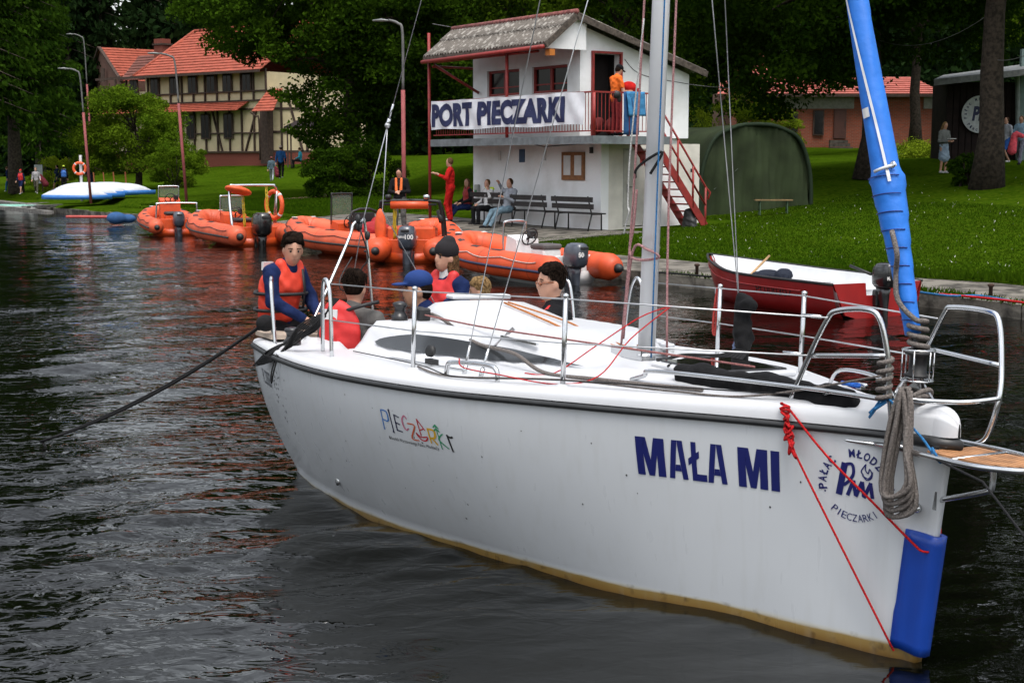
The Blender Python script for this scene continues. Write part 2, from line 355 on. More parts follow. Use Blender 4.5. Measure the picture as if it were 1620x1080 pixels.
def person(label, loc, face, J, h=1.75, top=None, topname=None, legs=None, shoes=None, hair='brown', long_hair=False, cap=None, capkind='cap', sleeves='long', legs_kind='trousers',
           vest=None, skin=SKIN, vox=.018, slim=1.0, group=None, gear=(), matrix=None, extra=None, collar=None):
    """face = heading in degrees (world, 0 = +X); joints J; clothing are child meshes"""
    s = h/1.75; root = thing('person', label, 'person', loc, R(face), group) if matrix is None else thing('person', label, 'person', group=group, matrix=matrix)
    P = {k: (np.array(v, float)*s if isinstance(v, tuple) else v) for k, v in J.items()}
    near = vox < .013
    a = R(P['look']); n_ = R(P['nod']); ca, sa = math.cos(a), math.sin(a)
    HR = np.array([[ca, -sa, 0], [sa, ca, 0], [0, 0, 1]]) @ np.array([[math.cos(n_), 0, math.sin(n_)], [0, 1, 0], [-math.sin(n_), 0, math.cos(n_)]])
    hd = P['head']; q = lambda x, y, z: tuple(hd+HR @ (np.array([x, y, z])*s))
    E = lambda c, r: ('e', q(*c), tuple(x*s for x in r), HR)
    side = ('L', 'R')
    def limbs(pad=0, arms=True, arm_to=1.0, legs_on=False):
        o = []
        for d in side:
            if arms:
                sh, el, ha = P['sh'+d], P['el'+d], P['ha'+d]
                o.append(('c', tuple(sh), tuple(el), (.052+pad)*s*slim, (.042+pad)*s*slim))
                if arm_to > .5:
                    e2 = el+(ha-el)*min(1, (arm_to-.5)*2); o.append(('c', tuple(el), tuple(e2), (.040+pad)*s*slim, (.027+pad)*s*slim))
                else: o[-1] = ('c', tuple(sh), tuple(sh+(el-sh)*arm_to*2), (.052+pad)*s*slim, (.046+pad)*s*slim)
            if legs_on:
                o.append(('c', tuple(P['hi'+d]), tuple(P['kn'+d]), (.082+pad)*s*slim, (.055+pad)*s*slim)); o.append(('c', tuple(P['kn'+d]), tuple(P['an'+d]), (.055+pad)*s*slim, (.036+pad)*s*slim))
        return o
    def torso(pad=0):
        pel, ch, nk = P['pel'], P['chest'], P['neck']; yaxis = P['shL']-P['shR']; yaxis = yaxis/np.linalg.norm(yaxis)
        up = nk-pel; up = up/np.linalg.norm(up); fx = np.cross(yaxis, up); fx /= np.linalg.norm(fx); up2 = np.cross(fx, yaxis); T = np.stack([fx, yaxis, up2], 1)
        mid = pel*.5+ch*.5
        return [('e', tuple(ch), ((.112+pad)*s, (.165*slim+pad)*s, (.19+pad*.6)*s), T), ('e', tuple(mid), ((.100+pad)*s, (.140*slim+pad)*s, (.18+pad)*s), T),
                ('e', tuple(pel), ((.112+pad)*s, (.158*slim+pad)*s, (.13+pad*.6)*s), T), ('c', tuple(P['shL']*.82+P['shR']*.18), tuple(P['shR']*.82+P['shL']*.18), (.062+pad)*s, (.062+pad)*s)]
    body = torso()+limbs(legs_on=True)+[('c', tuple(P['neck']-np.array([0, 0, .04*s])), tuple(hd-np.array([.0, 0, .03*s])), .056*s, .050*s),
        E((0, 0, .015), (.094, .074, .112)), E((.022, 0, -.045), (.068, .055, .068)), E((.055, 0, -.085), (.03, .03, .025))]
    if near: body += [E((.094, 0, -.016), (.020, .013, .022)), ('-e', q(.094, .032, .012), (.016*s, .017*s, .012*s), HR), ('-e', q(.094, -.032, .012), (.016*s, .017*s, .012*s), HR), E((.083, 0, .008), (.014, .010, .03)), E((.082, 0, -.056), (.012, .024, .012)), E((-.005, .075, -.01), (.018, .012, .03)), E((-.005, -.075, -.01), (.018, .012, .03))]
    for d, sg in (('L', 1), ('R', -1)):
        el, ha = P['el'+d], P['ha'+d]; dr = ha-el; dr = dr/np.linalg.norm(dr); sv = np.cross(dr, [0, 0, 1.]); nn_ = np.linalg.norm(sv); sv = sv/nn_ if nn_ > .2 else np.array([0, 1., 0])
        pm = ha+dr*.05*s; body.append(('c', tuple(ha), tuple(pm+dr*.02*s), .026*s, .036*s))
        for i, ln in enumerate((.062, .075, .070, .055)):
            b0 = pm+dr*.035*s+sv*(i-1.5)*.019*s; b1 = b0+(dr*.5*ln+np.array([0, 0, -.008]))*s; b2 = b1+(dr*.38*ln+np.array([0, 0, -.025]))*s
            fr = max(.0085*s, vox*.62); body += [('c', tuple(b0), tuple(b1), fr*1.05, fr), ('c', tuple(b1), tuple(b2), fr, fr*.9)]
        t0 = ha+dr*.03*s+sv*.028*s*sg; body += [('c', tuple(t0), tuple(t0+(dr*.045+sv*.03*sg)*s), max(.011*s, vox*.7), max(.009*s, vox*.6))]
        an = P['an'+d]; kd = P['kn'+d]-P['hi'+d]; fa = math.atan2(kd[1], kd[0]) if J.get('sitfeet') or np.hypot(kd[0], kd[1]) > .3*s else 0
        P['toe'+d] = an+np.array([math.cos(fa)*.15, math.sin(fa)*.15, -.045])*s
        body.append(('c', tuple(an+np.array([0, 0, -.035*s])), tuple(P['toe'+d]), .038*s, .028*s))
    blob('body', body, vox, skin, root, k=.022*s)
    if near:
        for sg in (1, -1): MB().ball(q(.079, sg*.031, .011), .0105*s, 8).build('eye', EYEW, root)
        for sg in (1, -1): MB().tube([q(.089, sg*.015, .034), q(.090, sg*.033, .038), q(.078, sg*.052, .032)], .0035*s, 5).build('eyebrow', HAIRS[hair], root)
        MB().tube([q(.086, -.022, -.056), q(.097, 0, -.054), q(.086, .022, -.056)], .006*s, 5, flat=.6).build('lips', LIPS, root)
    # clothes
    if legs is not None:
        if legs_kind == 'trousers': pr = [(t if t[0] == 'e' else t) for t in limbs(.016, arms=False, legs_on=True)]+[torso(.012)[2]]
        elif legs_kind == 'shorts':
            pr = [torso(.012)[2]]
            for d in side: pr.append(('c', tuple(P['hi'+d]), tuple(P['hi'+d]+(P['kn'+d]-P['hi'+d])*.78), .10*s*slim, .082*s*slim))
        else:  # skirt
            pr = [torso(.02)[2]]; c0 = P['pel']; kk_ = (P['knL']+P['knR'])/2; pr.append(('c', tuple(c0), tuple(c0+(kk_-c0)*.85), .14*s, .19*s))
        blob('trousers' if legs_kind == 'trousers' else legs_kind, pr, vox, legs, root, k=.03*s)
    if top is not None:
        at = {'long': 1.0, 'short': .32, 'none': .08}[sleeves]
        pr = torso(.020)+limbs(.014, arm_to=at*.97)
        pr.append(('c', tuple(P['neck']-np.array([0, 0, .03*s])), tuple(P['neck']+np.array([0, 0, .012*s])), .072*s, .066*s))
        blob(topname or 'shirt', pr, vox, top, root, k=.035*s)
    if vest is not None:
        tt = torso(.048); vv = [tt[0], tt[1]]
        for d in side: vv.append(('c', tuple(P['sh'+d]*.6+P['neck']*.4+np.array([.03, 0, .045*s])), tuple(P['chest']+(P['sh'+d]-P['chest'])*.45+np.array([.09*s, 0, -.05*s])), .05*s, .06*s))
        vo = blob('life_vest', vv, vox, vest, root, k=.03*s)
    if shoes is not None:
        for d in side: blob('shoe', [('c', tuple(P['an'+d]+np.array([0, 0, -.03*s])), tuple(P['toe'+d]), .046*s, .036*s)], vox, shoes, root, k=.01)
    if hair is not None:
        hr = [E((-.022, 0, .035), (.088, .083, .106))] if cap is None else [E((-.026, 0, .015), (.083, .080, .095))]
        if near and cap is None: hr += [E((-.01+.03*math.cos(i*1.9), .05*math.sin(i*2.3), .10+.02*math.cos(i)), (.045, .035, .035)) for i in range(7)]+[E((.045, sg*.035, .095), (.04, .04, .03)) for sg in (1, -1)]
        if long_hair: hr += [('c', q(-.06, 0, -.02), q(-.085, 0, -.22), .066*s, .045*s), E((-.01, .062, -.06), (.035, .02, .09)), E((-.01, -.062, -.06), (.035, .02, .09))]
        hr.append(('-e', q(.085, 0, -.03), (.075*s, .085*s, .085*s), HR)); blob('hair', hr, vox*.8, HAIRS[hair], root, k=.02*s)
        if near and capkind != 'beanie' and cap is None:   # loose locks over the scalp
            rg = np.random.default_rng(int(h*1000)); hm_ = MB()
            for i in range(420):
                th0, ph0 = rg.uniform(0, 2*PI), rg.uniform(.05, 1.25); th1, ph1 = th0+rg.normal(0, .25), ph0+rg.uniform(.25, .55)
                ph1 = min(ph1, 1.15 if abs(math.atan2(math.sin(th1), math.cos(th1))) < .9 else 1.95)
                if ph1 < ph0+.05: continue
                pts_ = []
                for t_ in (0, .5, 1):
                    th, ph = th0+(th1-th0)*t_, ph0+(ph1-ph0)*t_; rr_ = 1.02+.07*math.sin(t_*2.2)+rg.uniform(0, .05); pts_.append(q(-.020+.092*rr_*math.sin(ph)*math.cos(th), .087*rr_*math.sin(ph)*math.sin(th), .035+.108*rr_*math.cos(ph)))
                hm_.tube(pts_, [.0055*s, .0045*s, .001*s], 3, cap=False)
            hm_.build('hair_locks', HAIRS[hair], root, kind='stuff')
    if cap is not None:
        if capkind == 'beanie': blob('beanie', [E((-.006, 0, .068), (.109, .096, .098)), E((-.02, 0, .15), (.06, .06, .045))], vox*.8, cap, root, k=.02)
        elif capkind == 'hat': blob('sun_hat', [E((-.005, 0, .085), (.10, .088, .075)), E((0, 0, .06), (.15, .14, .014))], vox*.8, cap, root, k=.02)
        else: blob('cap', [E((-.008, 0, .075), (.105, .090, .078)), E((.115, 0, .055), (.075, .062, .012))], vox*.8, cap, root, k=.015)
    root['_h'] = 1
    del root['_h']
    return root, P, q
# ------------------------------------------------------------ terrain
QUAY = [(60, -66), (30, -16), (15, 8.5), (9.6, 16.6), (7.2, 20), (6.28, 21.9), (3.22, 25), (2.63, 25.8), (-1.0, 32.0), (-1.0, 36.3), (-4.0, 40.2), (-8.3, 47.0), (-12, 52), (-15, 56), (-25, 70), (-45, 96), (-90, 150), (-170, 240)]
NRM = np.array([.82, .57])
def sstep(x, a, b): t = np.clip((x-a)/(b-a), 0, 1); return t*t*(3-2*t)
def ground_z(X, Y):
    X = np.asarray(X, float); Y = np.asarray(Y, float); t = (X-7.2)*.82+(Y-20)*.57
    zr = np.interp(t, [-30, 0, 3, 6, 15, 21, 45, 100, 160], [.2, .2, .34, .47, 1.0, 1.95, 3.0, 5.5, 16])
    zl = np.interp(t, [-30, 0, 4, 12, 20, 25, 60, 100, 160], [.2, .25, .62, .82, 1.1, 2.1, 3.2, 7, 18])
    k = sstep(X, -9, 1); z = zl*(1-k)+zr*k
    amp = np.clip(t/14, 0, 1)*.10
    return z+amp*(np.sin(X*.55+Y*.21)+np.sin(Y*.43-X*.3+1.3))*.7
def gz(x, y): return float(ground_z(x, y))
# quay polyline resampled
qp = []
for (ax_, ay_), (bx_, by_) in zip(QUAY[:-1], QUAY[1:]):
    n_ = max(2, int(math.hypot(bx_-ax_, by_-ay_)/1.2)); n_ = min(n_, 40)
    for i in range(n_): qp.append((ax_+(bx_-ax_)*i/n_, ay_+(by_-ay_)*i/n_))
qp.append(QUAY[-1]); qp = np.array(qp)
ds = np.concatenate([[0, .35, .8, 1.4, 2.0], np.arange(2.6, 50, 1.1), np.geomspace(52, 240, 26)])
GX = qp[:, 0][:, None]+NRM[0]*ds[None, :]; GY = qp[:, 1][:, None]+NRM[1]*ds[None, :]; GZ = ground_z(GX, GY)
GZ[:, 0] = .19; GZ[:, 1:5] = np.maximum(.19, GZ[:, 1:5]*.4+.12)
V = np.stack([GX, GY, GZ], -1).reshape(-1, 3); a_, b_ = GX.shape; I = np.arange(a_*b_).reshape(a_, b_)
F = np.stack([I[:-1, :-1], I[1:, :-1], I[1:, 1:], I[:-1, 1:]], -1).reshape(-1, 4)[:, ::-1]
def grassmat():
    m = M('lawn', (.024, .056, .002), .95, var=.2, scale=.45, bump=.9, bscale=9, col2=(.012, .034, .001), spec=0, lo=.42, hi=.58)
    n = m.node_tree; b = n.nodes['Principled BSDF']; t = n.nodes.new('ShaderNodeTexCoord')
    z = n.nodes.new('ShaderNodeTexNoise'); z.inputs['Scale'].default_value = 7; z.inputs['Detail'].default_value = 8; n.links.new(t.outputs['Object'], z.inputs[0])
    r = n.nodes.new('ShaderNodeMapRange'); r.inputs[1].default_value = .35; r.inputs[2].default_value = .7; n.links.new(z.outputs[0], r.inputs[0])
    mx = n.nodes.new('ShaderNodeMix'); mx.data_type = 'RGBA'; mx.inputs[7].default_value = (.048, .078, .004, 1)
    n.links.new(r.outputs[0], mx.inputs[0]); n.links.new(n.nodes[m['mix']].outputs[2], mx.inputs[6]); n.links.new(mx.outputs[2], b.inputs['Base Color']); return m
GRASS = grassmat(); CONC = M('concrete', (.17, .155, .13), .9, var=.36, scale=2.6, bump=.8, bscale=14, lo=.42, hi=.6)
DIRT = M('dirt', (.16, .10, .06), .95, var=.2, scale=3, bump=.5, bscale=14); STONE = M('old_stone', (.10, .09, .075), .9, var=.3, scale=5, bump=.6, bscale=12)
tag(link('ground', np_mesh('ground', V, F, GRASS)), kind='structure')
# quay: low concrete strip with its slabs, one piece each
qs = thing('quay', None, None); tag(qs, kind='structure'); del_ = None
seg = []; acc = 0
QP = [Vector((x, y, 0)) for x, y in QUAY[2:-3]]
for i in range(len(QP)-1):
    a, b = QP[i], QP[i+1]; Ls = (b-a).length; k = max(1, round(Ls/2.6)); back = (2.0 if a.x > 2 else .9)
    if i in (7,): back = .6
    for j in range(k):
        p, q_ = a+(b-a)*((j+.006)/k), a+(b-a)*((j+.994)/k); n3 = Vector((NRM[0], NRM[1], 0)); z = .215+.012*math.sin(i*3.1+j*2.3)
        MB().poly([p+Vector((0, 0, z)), q_+Vector((0, 0, z)), q_+n3*back+Vector((0, 0, z+.05)), p+n3*back+Vector((0, 0, z+.05))][::-1], 1.1).build('concrete_slab', CONC, qs)
# plaza in front of the port building
m = MB(); pl = thing('plaza', None, None); tag(pl, kind='structure')
PB = Vector((2.31, 37.1, .45)); U = Vector((-.574, .819, 0)); VV = Vector((.819, .574, 0))
for i in range(8):
    for j in range(3):
        y0 = -1.8+i*1.6; x0 = -5.2+j*1.75
        c = [PB+VV*x+U*y for x, y in ((x0+.012, y0+.012), (x0+1.738, y0+.012), (x0+1.738, y0+1.588), (x0+.012, y0+1.588))]
        zz = [max(.24, gz(p.x, p.y)+.035) for p in c]; MB().poly([Vector((p.x, p.y, z_)) for p, z_ in zip(c, zz)], .3).build('paving_slab', CONC, pl)
# narrow dirt path behind the inflatables
m = MB(); pa = [W(470, 312, 57), W(520, 303, 60), W(560, 296, 64), W(610, 292, 66)]
sp = smooth_path(pa, 6)
for a, b in zip(sp[:-1], sp[1:]):
    n3 = Vector((-(b-a).y, (b-a).x, 0)).normalized()*.8; vs = [a-n3, a+n3, b+n3, b-n3]; m.add([(v.x, v.y, gz(v.x, v.y)+.05) for v in vs], [(0, 3, 2, 1)])
tag(m.build('path', DIRT), kind='structure')
# ------------------------------------------------------------ water
def watermat():
    m = bpy.data.materials.new('lake_water'); m.use_nodes = True; n = m.node_tree; b = n.nodes['Principled BSDF']
    b.inputs['Base Color'].default_value = (.0016, .0018, .0011, 1); b.inputs['Roughness'].default_value = .015; b.inputs['IOR'].default_value = 1.333
    t = n.nodes.new('ShaderNodeTexCoord'); mp = n.nodes.new('ShaderNodeMapping'); mp.inputs['Scale'].default_value = (1, 1.6, 1); mp.inputs['Rotation'].default_value = (0, 0, R(-24))
    z = n.nodes.new('ShaderNodeTexNoise'); z.inputs['Scale'].default_value = 5.0; z.inputs['Detail'].default_value = 2.6; z.inputs['Distortion'].default_value = .6
    bp = n.nodes.new('ShaderNodeBump'); bp.inputs['Strength'].default_value = .42; bp.inputs['Distance'].default_value = .05
    n.links.new(t.outputs['Object'], mp.inputs[0]); n.links.new(mp.outputs[0], z.inputs['Vector']); n.links.new(z.outputs[0], bp.inputs['Height']); n.links.new(bp.outputs[0], b.inputs['Normal'])
    # wind patches: calm in the lee of the yacht
    g = n.nodes.new('ShaderNodeTexNoise'); g.inputs['Scale'].default_value = .35; n.links.new(t.outputs['Object'], g.inputs['Vector'])
    r = n.nodes.new('ShaderNodeMapRange'); r.inputs[1].default_value = .4; r.inputs[2].default_value = .62; r.inputs[3].default_value = .22; r.inputs[4].default_value = .58
    av = n.nodes.new('ShaderNodeAttribute'); av.attribute_name = 'ripple'; ml = n.nodes.new('ShaderNodeMath'); ml.operation = 'MULTIPLY'
    n.links.new(g.outputs[0], r.inputs[0]); n.links.new(r.outputs[0], ml.inputs[0]); n.links.new(av.outputs['Fac'], ml.inputs[1]); n.links.new(ml.outputs[0], bp.inputs['Strength'])
    return m
WATER = watermat()
rr = np.geomspace(2.2, 190, 1000); th = np.radians(np.linspace(-50, 50, 330)); RR, TH = np.meshgrid(rr, th, indexing='ij')
WX = RR*np.sin(TH); WY = RR*np.cos(TH); WZ = np.zeros_like(WX)
cellr = RR*.0046
for i in range(80):
    lam = float(np.exp(RNG.uniform(np.log(.13), np.log(1.7)))); ang = R(90+30+RNG.normal(0, 24)); kx, ky = math.cos(ang)*2*PI/lam, math.sin(ang)*2*PI/lam
    sl = .0160*(lam/.6)**.15; ph = RNG.uniform(0, 6.28); ok = np.clip((lam/cellr-3)/3, 0, 1)
    WZ += ok*sl*lam/(2*PI)*np.sin(kx*WX+ky*WY+ph+.5*np.sin(.8*WX+.5*WY+i))
calm = sstep(WX*.9-WY*.12, -1.9, .1)*sstep(-WY, -13, -8); grp = .65+.6*np.sin(WX*.25+WY*1.05+.8*np.sin(WX*.4))*sstep(-WY, -30, -8)
WZ *= (1-.72*calm)*np.clip(grp, .25, 1.4)
a_, b_ = WX.shape; I = np.arange(a_*b_).reshape(a_, b_); F = np.stack([I[:-1, :-1], I[:-1, 1:], I[1:, 1:], I[1:, :-1]], -1).reshape(-1, 4)[:, ::-1]
wm_ = np_mesh('water', np.stack([WX, WY, WZ], -1).reshape(-1, 3), F, WATER); at_ = wm_.attributes.new('ripple', 'FLOAT', 'POINT'); at_.data.foreach_set('value', (1-.80*calm).astype(np.float32).ravel())
tag(link('water', wm_), kind='structure')
tag(MB().add([(-300, -60, -.05), (300, -60, -.05), (300, 300, -.05), (-300, 300, -.05)], [(0, 1, 2, 3)]).build('lake_bed', M('lake_bed', (.02, .018, .01), .9)), kind='structure')
# grass blades standing on the near lawn
def blades(n, d0, d1, h, x0, x1, seed):
    r = np.random.default_rng(seed); A = np.cumsum(np.concatenate([[0], np.hypot(*np.diff(qp, axis=0).T)])); sel = (qp[:, 0] < x1) & (qp[:, 0] > x0)
    s = r.uniform(A[sel].min(), A[sel].max(), n); X = np.interp(s, A, qp[:, 0]); Y = np.interp(s, A, qp[:, 1]); d = d0+(d1-d0)*r.random(n)**1.4
    X = X+NRM[0]*d; Y = Y+NRM[1]*d
    lx = (X-PB.x)*VV.x+(Y-PB.y)*VV.y; ly = (X-PB.x)*U.x+(Y-PB.y)*U.y; keep = ~((lx > -5.3) & (lx < 4.3) & (ly > -1.0) & (ly < 11)) | ((ly < -1.0) & (ly > -1.9) & (lx > 0) & (lx < 4)); X, Y = X[keep], Y[keep]; n = len(X)
    Z = ground_z(X, Y); a = r.uniform(0, 6.28, n); hh = h*r.uniform(.5, 1.3, n); wd = .016*r.uniform(.6, 1.3, n); lean = r.normal(0, .03, (n, 2))
    P0 = np.stack([X-np.cos(a)*wd, Y-np.sin(a)*wd, Z-.01], -1); P1 = np.stack([X+np.cos(a)*wd, Y+np.sin(a)*wd, Z-.01], -1); P2 = np.stack([X+lean[:, 0], Y+lean[:, 1], Z+hh], -1)
    return np.stack([P0, P1, P2], 1).reshape(-1, 3), np.arange(3*n).reshape(-1, 3)
GL = leafmat('grass_blade', (.018, .052, .002), (.048, .088, .004))
v1, f1 = blades(150000, 2.0, 15, .040, -1.2, 14, 1); v2, f2 = blades(50000, .9, 9, .08, -16, -1, 2); v3, f3 = blades(9000, 1.9, 2.6, .11, 2, 14, 3)
V = np.concatenate([v1, v2, v3]); F = np.concatenate([f1, f2+len(v1), f3+len(v1)+len(v2)])
tag(link('grass', np_mesh('grass', V, F, GL, False, 3)), 'short rough grass blades covering the lawn above the quay', 'grass', kind='stuff')

vd, fd_ = blades(900, 2.3, 20, .04, -1.2, 14, 9); tag(link('daisies', np_mesh('daisies', vd, fd_, M('petal_white', (.55, .55, .50), .8), False, 3)), 'tiny white daisies scattered over the lawn', 'flowers', kind='stuff')
vw, fw = blades(3200, .0, .4, .07, 2, 14, 12); vw2, fw2 = blades(1500, .0, .4, .07, -16, -1, 13); tag(link('weeds', np_mesh('weeds', np.concatenate([vw, vw2]), np.concatenate([fw, fw2+len(vw)]), GL, False, 3)), 'weeds growing out of the joints along the quay', 'weeds', kind='stuff')
# ------------------------------------------------------------ vegetation
LF = dict(linden=leafmat('leaf_linden', (.009, .026, .003), (.050, .100, .006)), oak=leafmat('leaf_oak', (.007, .022, .003), (.038, .076, .005)),
          spruce=leafmat('needle_spruce', (.009, .028, .004), (.038, .078, .006)), willow=leafmat('leaf_willow', (.045, .100, .006), (.13, .20, .012)),
          light=leafmat('leaf_light', (.09, .16, .008), (.24, .30, .02)), forest=leafmat('needle_forest', (.006, .016, .006), (.018, .036, .010)), mid=leafmat('leaf_mid', (.016, .046, .003), (.080, .130, .008)))
BARK = M('bark', (.05, .038, .028), .95, var=.35, scale=9, bump=1, bscale=26); BARKG = M('bark_grey', (.085, .07, .055), .95, var=.3, scale=9, bump=.8, bscale=24)
def quads(C, size, r, up=.35, asp=.62, hang=None):
    n = len(C); N = r.normal(0, 1, (n, 3)); N[:, 2] = np.abs(N[:, 2])*(.6+up); N /= np.linalg.norm(N, axis=1)[:, None]
    T = r.normal(0, 1, (n, 3)) if hang is None else hang+r.normal(0, .35, (n, 3)); T -= N*(T*N).sum(1)[:, None]; T /= np.linalg.norm(T, axis=1)[:, None]; B = np.cross(N, T)
    s = (size*r.uniform(.6, 1.35, n))[:, None]; a, b = T*s*.5, B*s*.5*asp
    V = np.stack([C-a, C+b*.9-a*.1, C+a, C-b*.9-a*.1], 1).reshape(-1, 3); return V, np.arange(4*n).reshape(-1, 4)
def crown_pts(n, c, rad, r, clumps, cr, low=-.75, shell=.55):
    cc = r.normal(0, 1, (clumps*3, 3)); cc /= np.linalg.norm(cc, axis=1)[:, None]; cc = cc[cc[:, 2] > low][:clumps]; k = len(cc)
    lump = 1+.16*np.sin(cc[:, 0]*5+cc[:, 2]*4)+.12*np.sin(cc[:, 1]*7+1)
    cen = np.array(c)+cc*np.array(rad)*(shell+(1-shell)*r.random(k)**.5)[:, None]*lump[:, None]
    w_ = r.uniform(.5, 1.5, k); idx = r.choice(k, n, p=w_/w_.sum()); d = r.normal(0, 1, (n, 3)); d /= np.linalg.norm(d, axis=1)[:, None]
    d *= (r.random(n)**.45)[:, None]; cs = cr*r.uniform(.6, 1.35, k); P = cen[idx]+d*cs[idx][:, None]*np.array([1, 1, .55]); P[:, 2] -= .25*(d[:, 0]**2+d[:, 1]**2)*cs[idx]
    return P, cen
def tree(label, x, y, h, c, rad, leaf, n, ls, trunk_r, clumps=140, cr=1.0, seed=1, low=-.75, z=None, cat='tree', name='broadleaf_tree', group=None, bark=None, fork=.35, leanx=0, stems=1, up=.35, shell=.55, cut=None):
    r = np.random.default_rng(seed); z = gz(x, y) if z is None else z; t = thing(name, label, cat, (x, y, z-.05), group=group)
    P, cen = crown_pts(n, c, rad, r, clumps, cr, low, shell); P = P if cut is None else P[cut(P)]; V, F = quads(P, ls, r, up); link('crown', np_mesh('crown', V, F, LF[leaf], False), t)
    m = MB()
    for st in range(stems):
        bx, by = (0, 0) if stems == 1 else (r.normal(0, .15*stems**.5), r.normal(0, .15)); hh = c[2]+rad[2]*.5
        k = 9; tp = [Vector((bx+leanx*(i/k)**1.3+.08*math.sin(i*1.7+seed), by+.08*math.cos(i*1.3+seed), hh*i/k)) for i in range(k+1)]
        rs = [trunk_r*(1.35 if i == 0 else 1)*(1-.8*(i/k)) for i in range(k+1)]; m.tube(tp, rs, 12)
    for j in range(min(26, len(cen))):
        e = Vector(cen[j]); s0 = hh*(fork+(.85-fork)*r.random()); i = min(k-1, int(s0/hh*k)); b = tp[i].lerp(tp[i+1], s0/hh*k-i); r0 = max(.03, rs[i]*.42)
        md = b.lerp(e, .5)+Vector((0, 0, .12*(e-b).length)); m.tube(smooth_path([b, md, e], 4), [r0*(1-.1*q) for q in range(9)], 6)
    m.build('trunk', bark or BARK, t); return t
def conifer(label, x, y, h, rad, n, ls, trunk_r, seed=1, leaf='spruce', z=None, base=.12, group=None):
    r = np.random.default_rng(seed); z = gz(x, y) if z is None else z; t = thing('spruce_tree', label, 'tree', (x, y, z-.05), group=group)
    nb = int(h*14); m = MB(); Cs = []; Hs = []; per = n//nb
    m.tube([(0, 0, h*i/8) for i in range(9)], [trunk_r*(1.3 if i == 0 else 1)*(1-.118*i) for i in range(9)], 12)
    for j in range(nb):
        f_ = (j+r.random())/nb; z0 = h*(base+(1-base)*f_); L_ = rad*(1-f_)**.8*r.uniform(.65, 1.1)+.25; a = r.uniform(0, 2*PI); d = np.array([math.cos(a), math.sin(a), 0])
        tt = r.random(per)**.6; side = r.normal(0, .16, per)*L_*(1-tt*.5)+r.normal(0, .06, per); perp = np.array([-d[1], d[0], 0])
        drop = -L_*(.10+.42*tt**1.5)+.22*L_*tt**3; P = d*(tt*L_)[:, None]+perp*side[:, None]; P[:, 2] = z0+drop-np.abs(r.normal(0, .22, per))*(L_/rad+.3)
        Cs.append(P); Hs.append(np.repeat((d*.7+np.array([0, 0, -.8]))[None], per, 0))
        if j % 3 == 0: m.tube([(0, 0, z0), tuple(d*L_*.5+np.array([0, 0, z0-L_*.15])), tuple(d*L_*.9+np.array([0, 0, z0-L_*.3]))], [trunk_r*.18, trunk_r*.12, .01], 4)
    V, F = quads(np.concatenate(Cs), ls, r, .1, .45, np.concatenate(Hs)); link('crown', np_mesh('crown', V, F, LF[leaf], False), t); m.build('trunk', BARKG, t); return t
def bush(label, px, d, w_, h, leaf, n, ls, seed, name='bush', z=None):
    x = (px-810)/2250*d; r = np.random.default_rng(seed); z = gz(x, d) if z is None else z; t = thing(name, label, 'bush', (x, d, z-.05))
    P, cen = crown_pts(n, (0, 0, h*.5), (w_/2, w_/2*.8, h*.52), r, 45, w_*.16, -.95, .5); P[:, 2] = np.abs(P[:, 2]); V, F = quads(P, ls, r, .6, .4); link('foliage', np_mesh('foliage', V, F, LF[leaf], False), t)
    m = MB()
    for j in range(12): e = Vector(cen[j % len(cen)]); m.tube([(r.normal(0, .12), r.normal(0, .12), 0), tuple(e*.55+Vector((0, 0, .1))), tuple(e)], [.035, .022, .008], 5)
    m.build('stem', BARK, t)
    return t
def PX(px, d): return (px-810)/2250*d
conifer('tall dark spruce at the left edge with its trunk showing', PX(30, 76), 76, 27, 3.7, 60000, .30, .34, 1, base=.19)
conifer('tall dark spruce cut by the left edge of the photo', PX(-60, 72), 72, 26, 4.6, 30000, .34, .33, 2, base=.2)
conifer('spruce behind the left one, its pointed crown near the red gable', PX(70, 92), 92, 24, 3.0, 24000, .36, .3, 3)
bush('pale yellow green bush by the white notice sign', 93, 80, 2.7, 1.75, 'light', 9000, .13, 4)
tree('round willow in front of the half timbered house', PX(222, 80), 80, 6, (0, 0, 3.2), (3.1, 2.8, 2.5), 'willow', 52000, .14, .22, 95, .85, 5, low=-.9, shell=.5, cat='tree', name='willow_tree', fork=.2)
bush('round olive bush touching the right of the willow', 283, 77, 2.9, 2.5, 'willow', 15000, .12, 6)
tree('huge dark linden between the half timbered house and the port building', PX(560, 62), 62, 17, (0, 0, 9.6), (6.0, 5.6, 8.4), 'linden', 200000, .18, .42, 600, 1.1, 7, low=-.98, shell=.45, cut=lambda P: ~((P[:, 2] < 6.0+.35*np.sin(P[:, 0]*3)) & (P[:, 0] < -1.9-.25*(P[:, 2]-2)+.4*np.sin(P[:, 2]*4))), name='linden_tree')
bush('dark bush under the linden left of the wires', 528, 57, 2.4, 2.2, 'linden', 12000, .14, 8)
bush('dark bush under the linden beside the tall lamp', 588, 58.5, 3.2, 2.5, 'linden', 14000, .14, 9)
tree('leafy tree rising behind the ridge of the port building', PX(800, 66), 66, 15, (0, 0, 9), (4.6, 4.4, 6.5), 'mid', 90000, .18, .3, 320, 1.1, 10, name='linden_tree')
tree('lighter leafy tree behind the chimneyless roof right of the mast', PX(985, 60), 60, 13, (0, 0, 7.5), (3.2, 3.4, 6), 'mid', 46000, .19, .25, 240, .95, 11, name='linden_tree')
tree('broad oak with a dark trunk in the middle of the lawn', PX(1372, 48), 48, 16, (-1.9, 1, 9.6), (7.6, 6.0, 6.9), 'oak', 150000, .18, .40, 540, 1.05, 12, low=-.96, shell=.5, name='oak_tree', fork=.45)
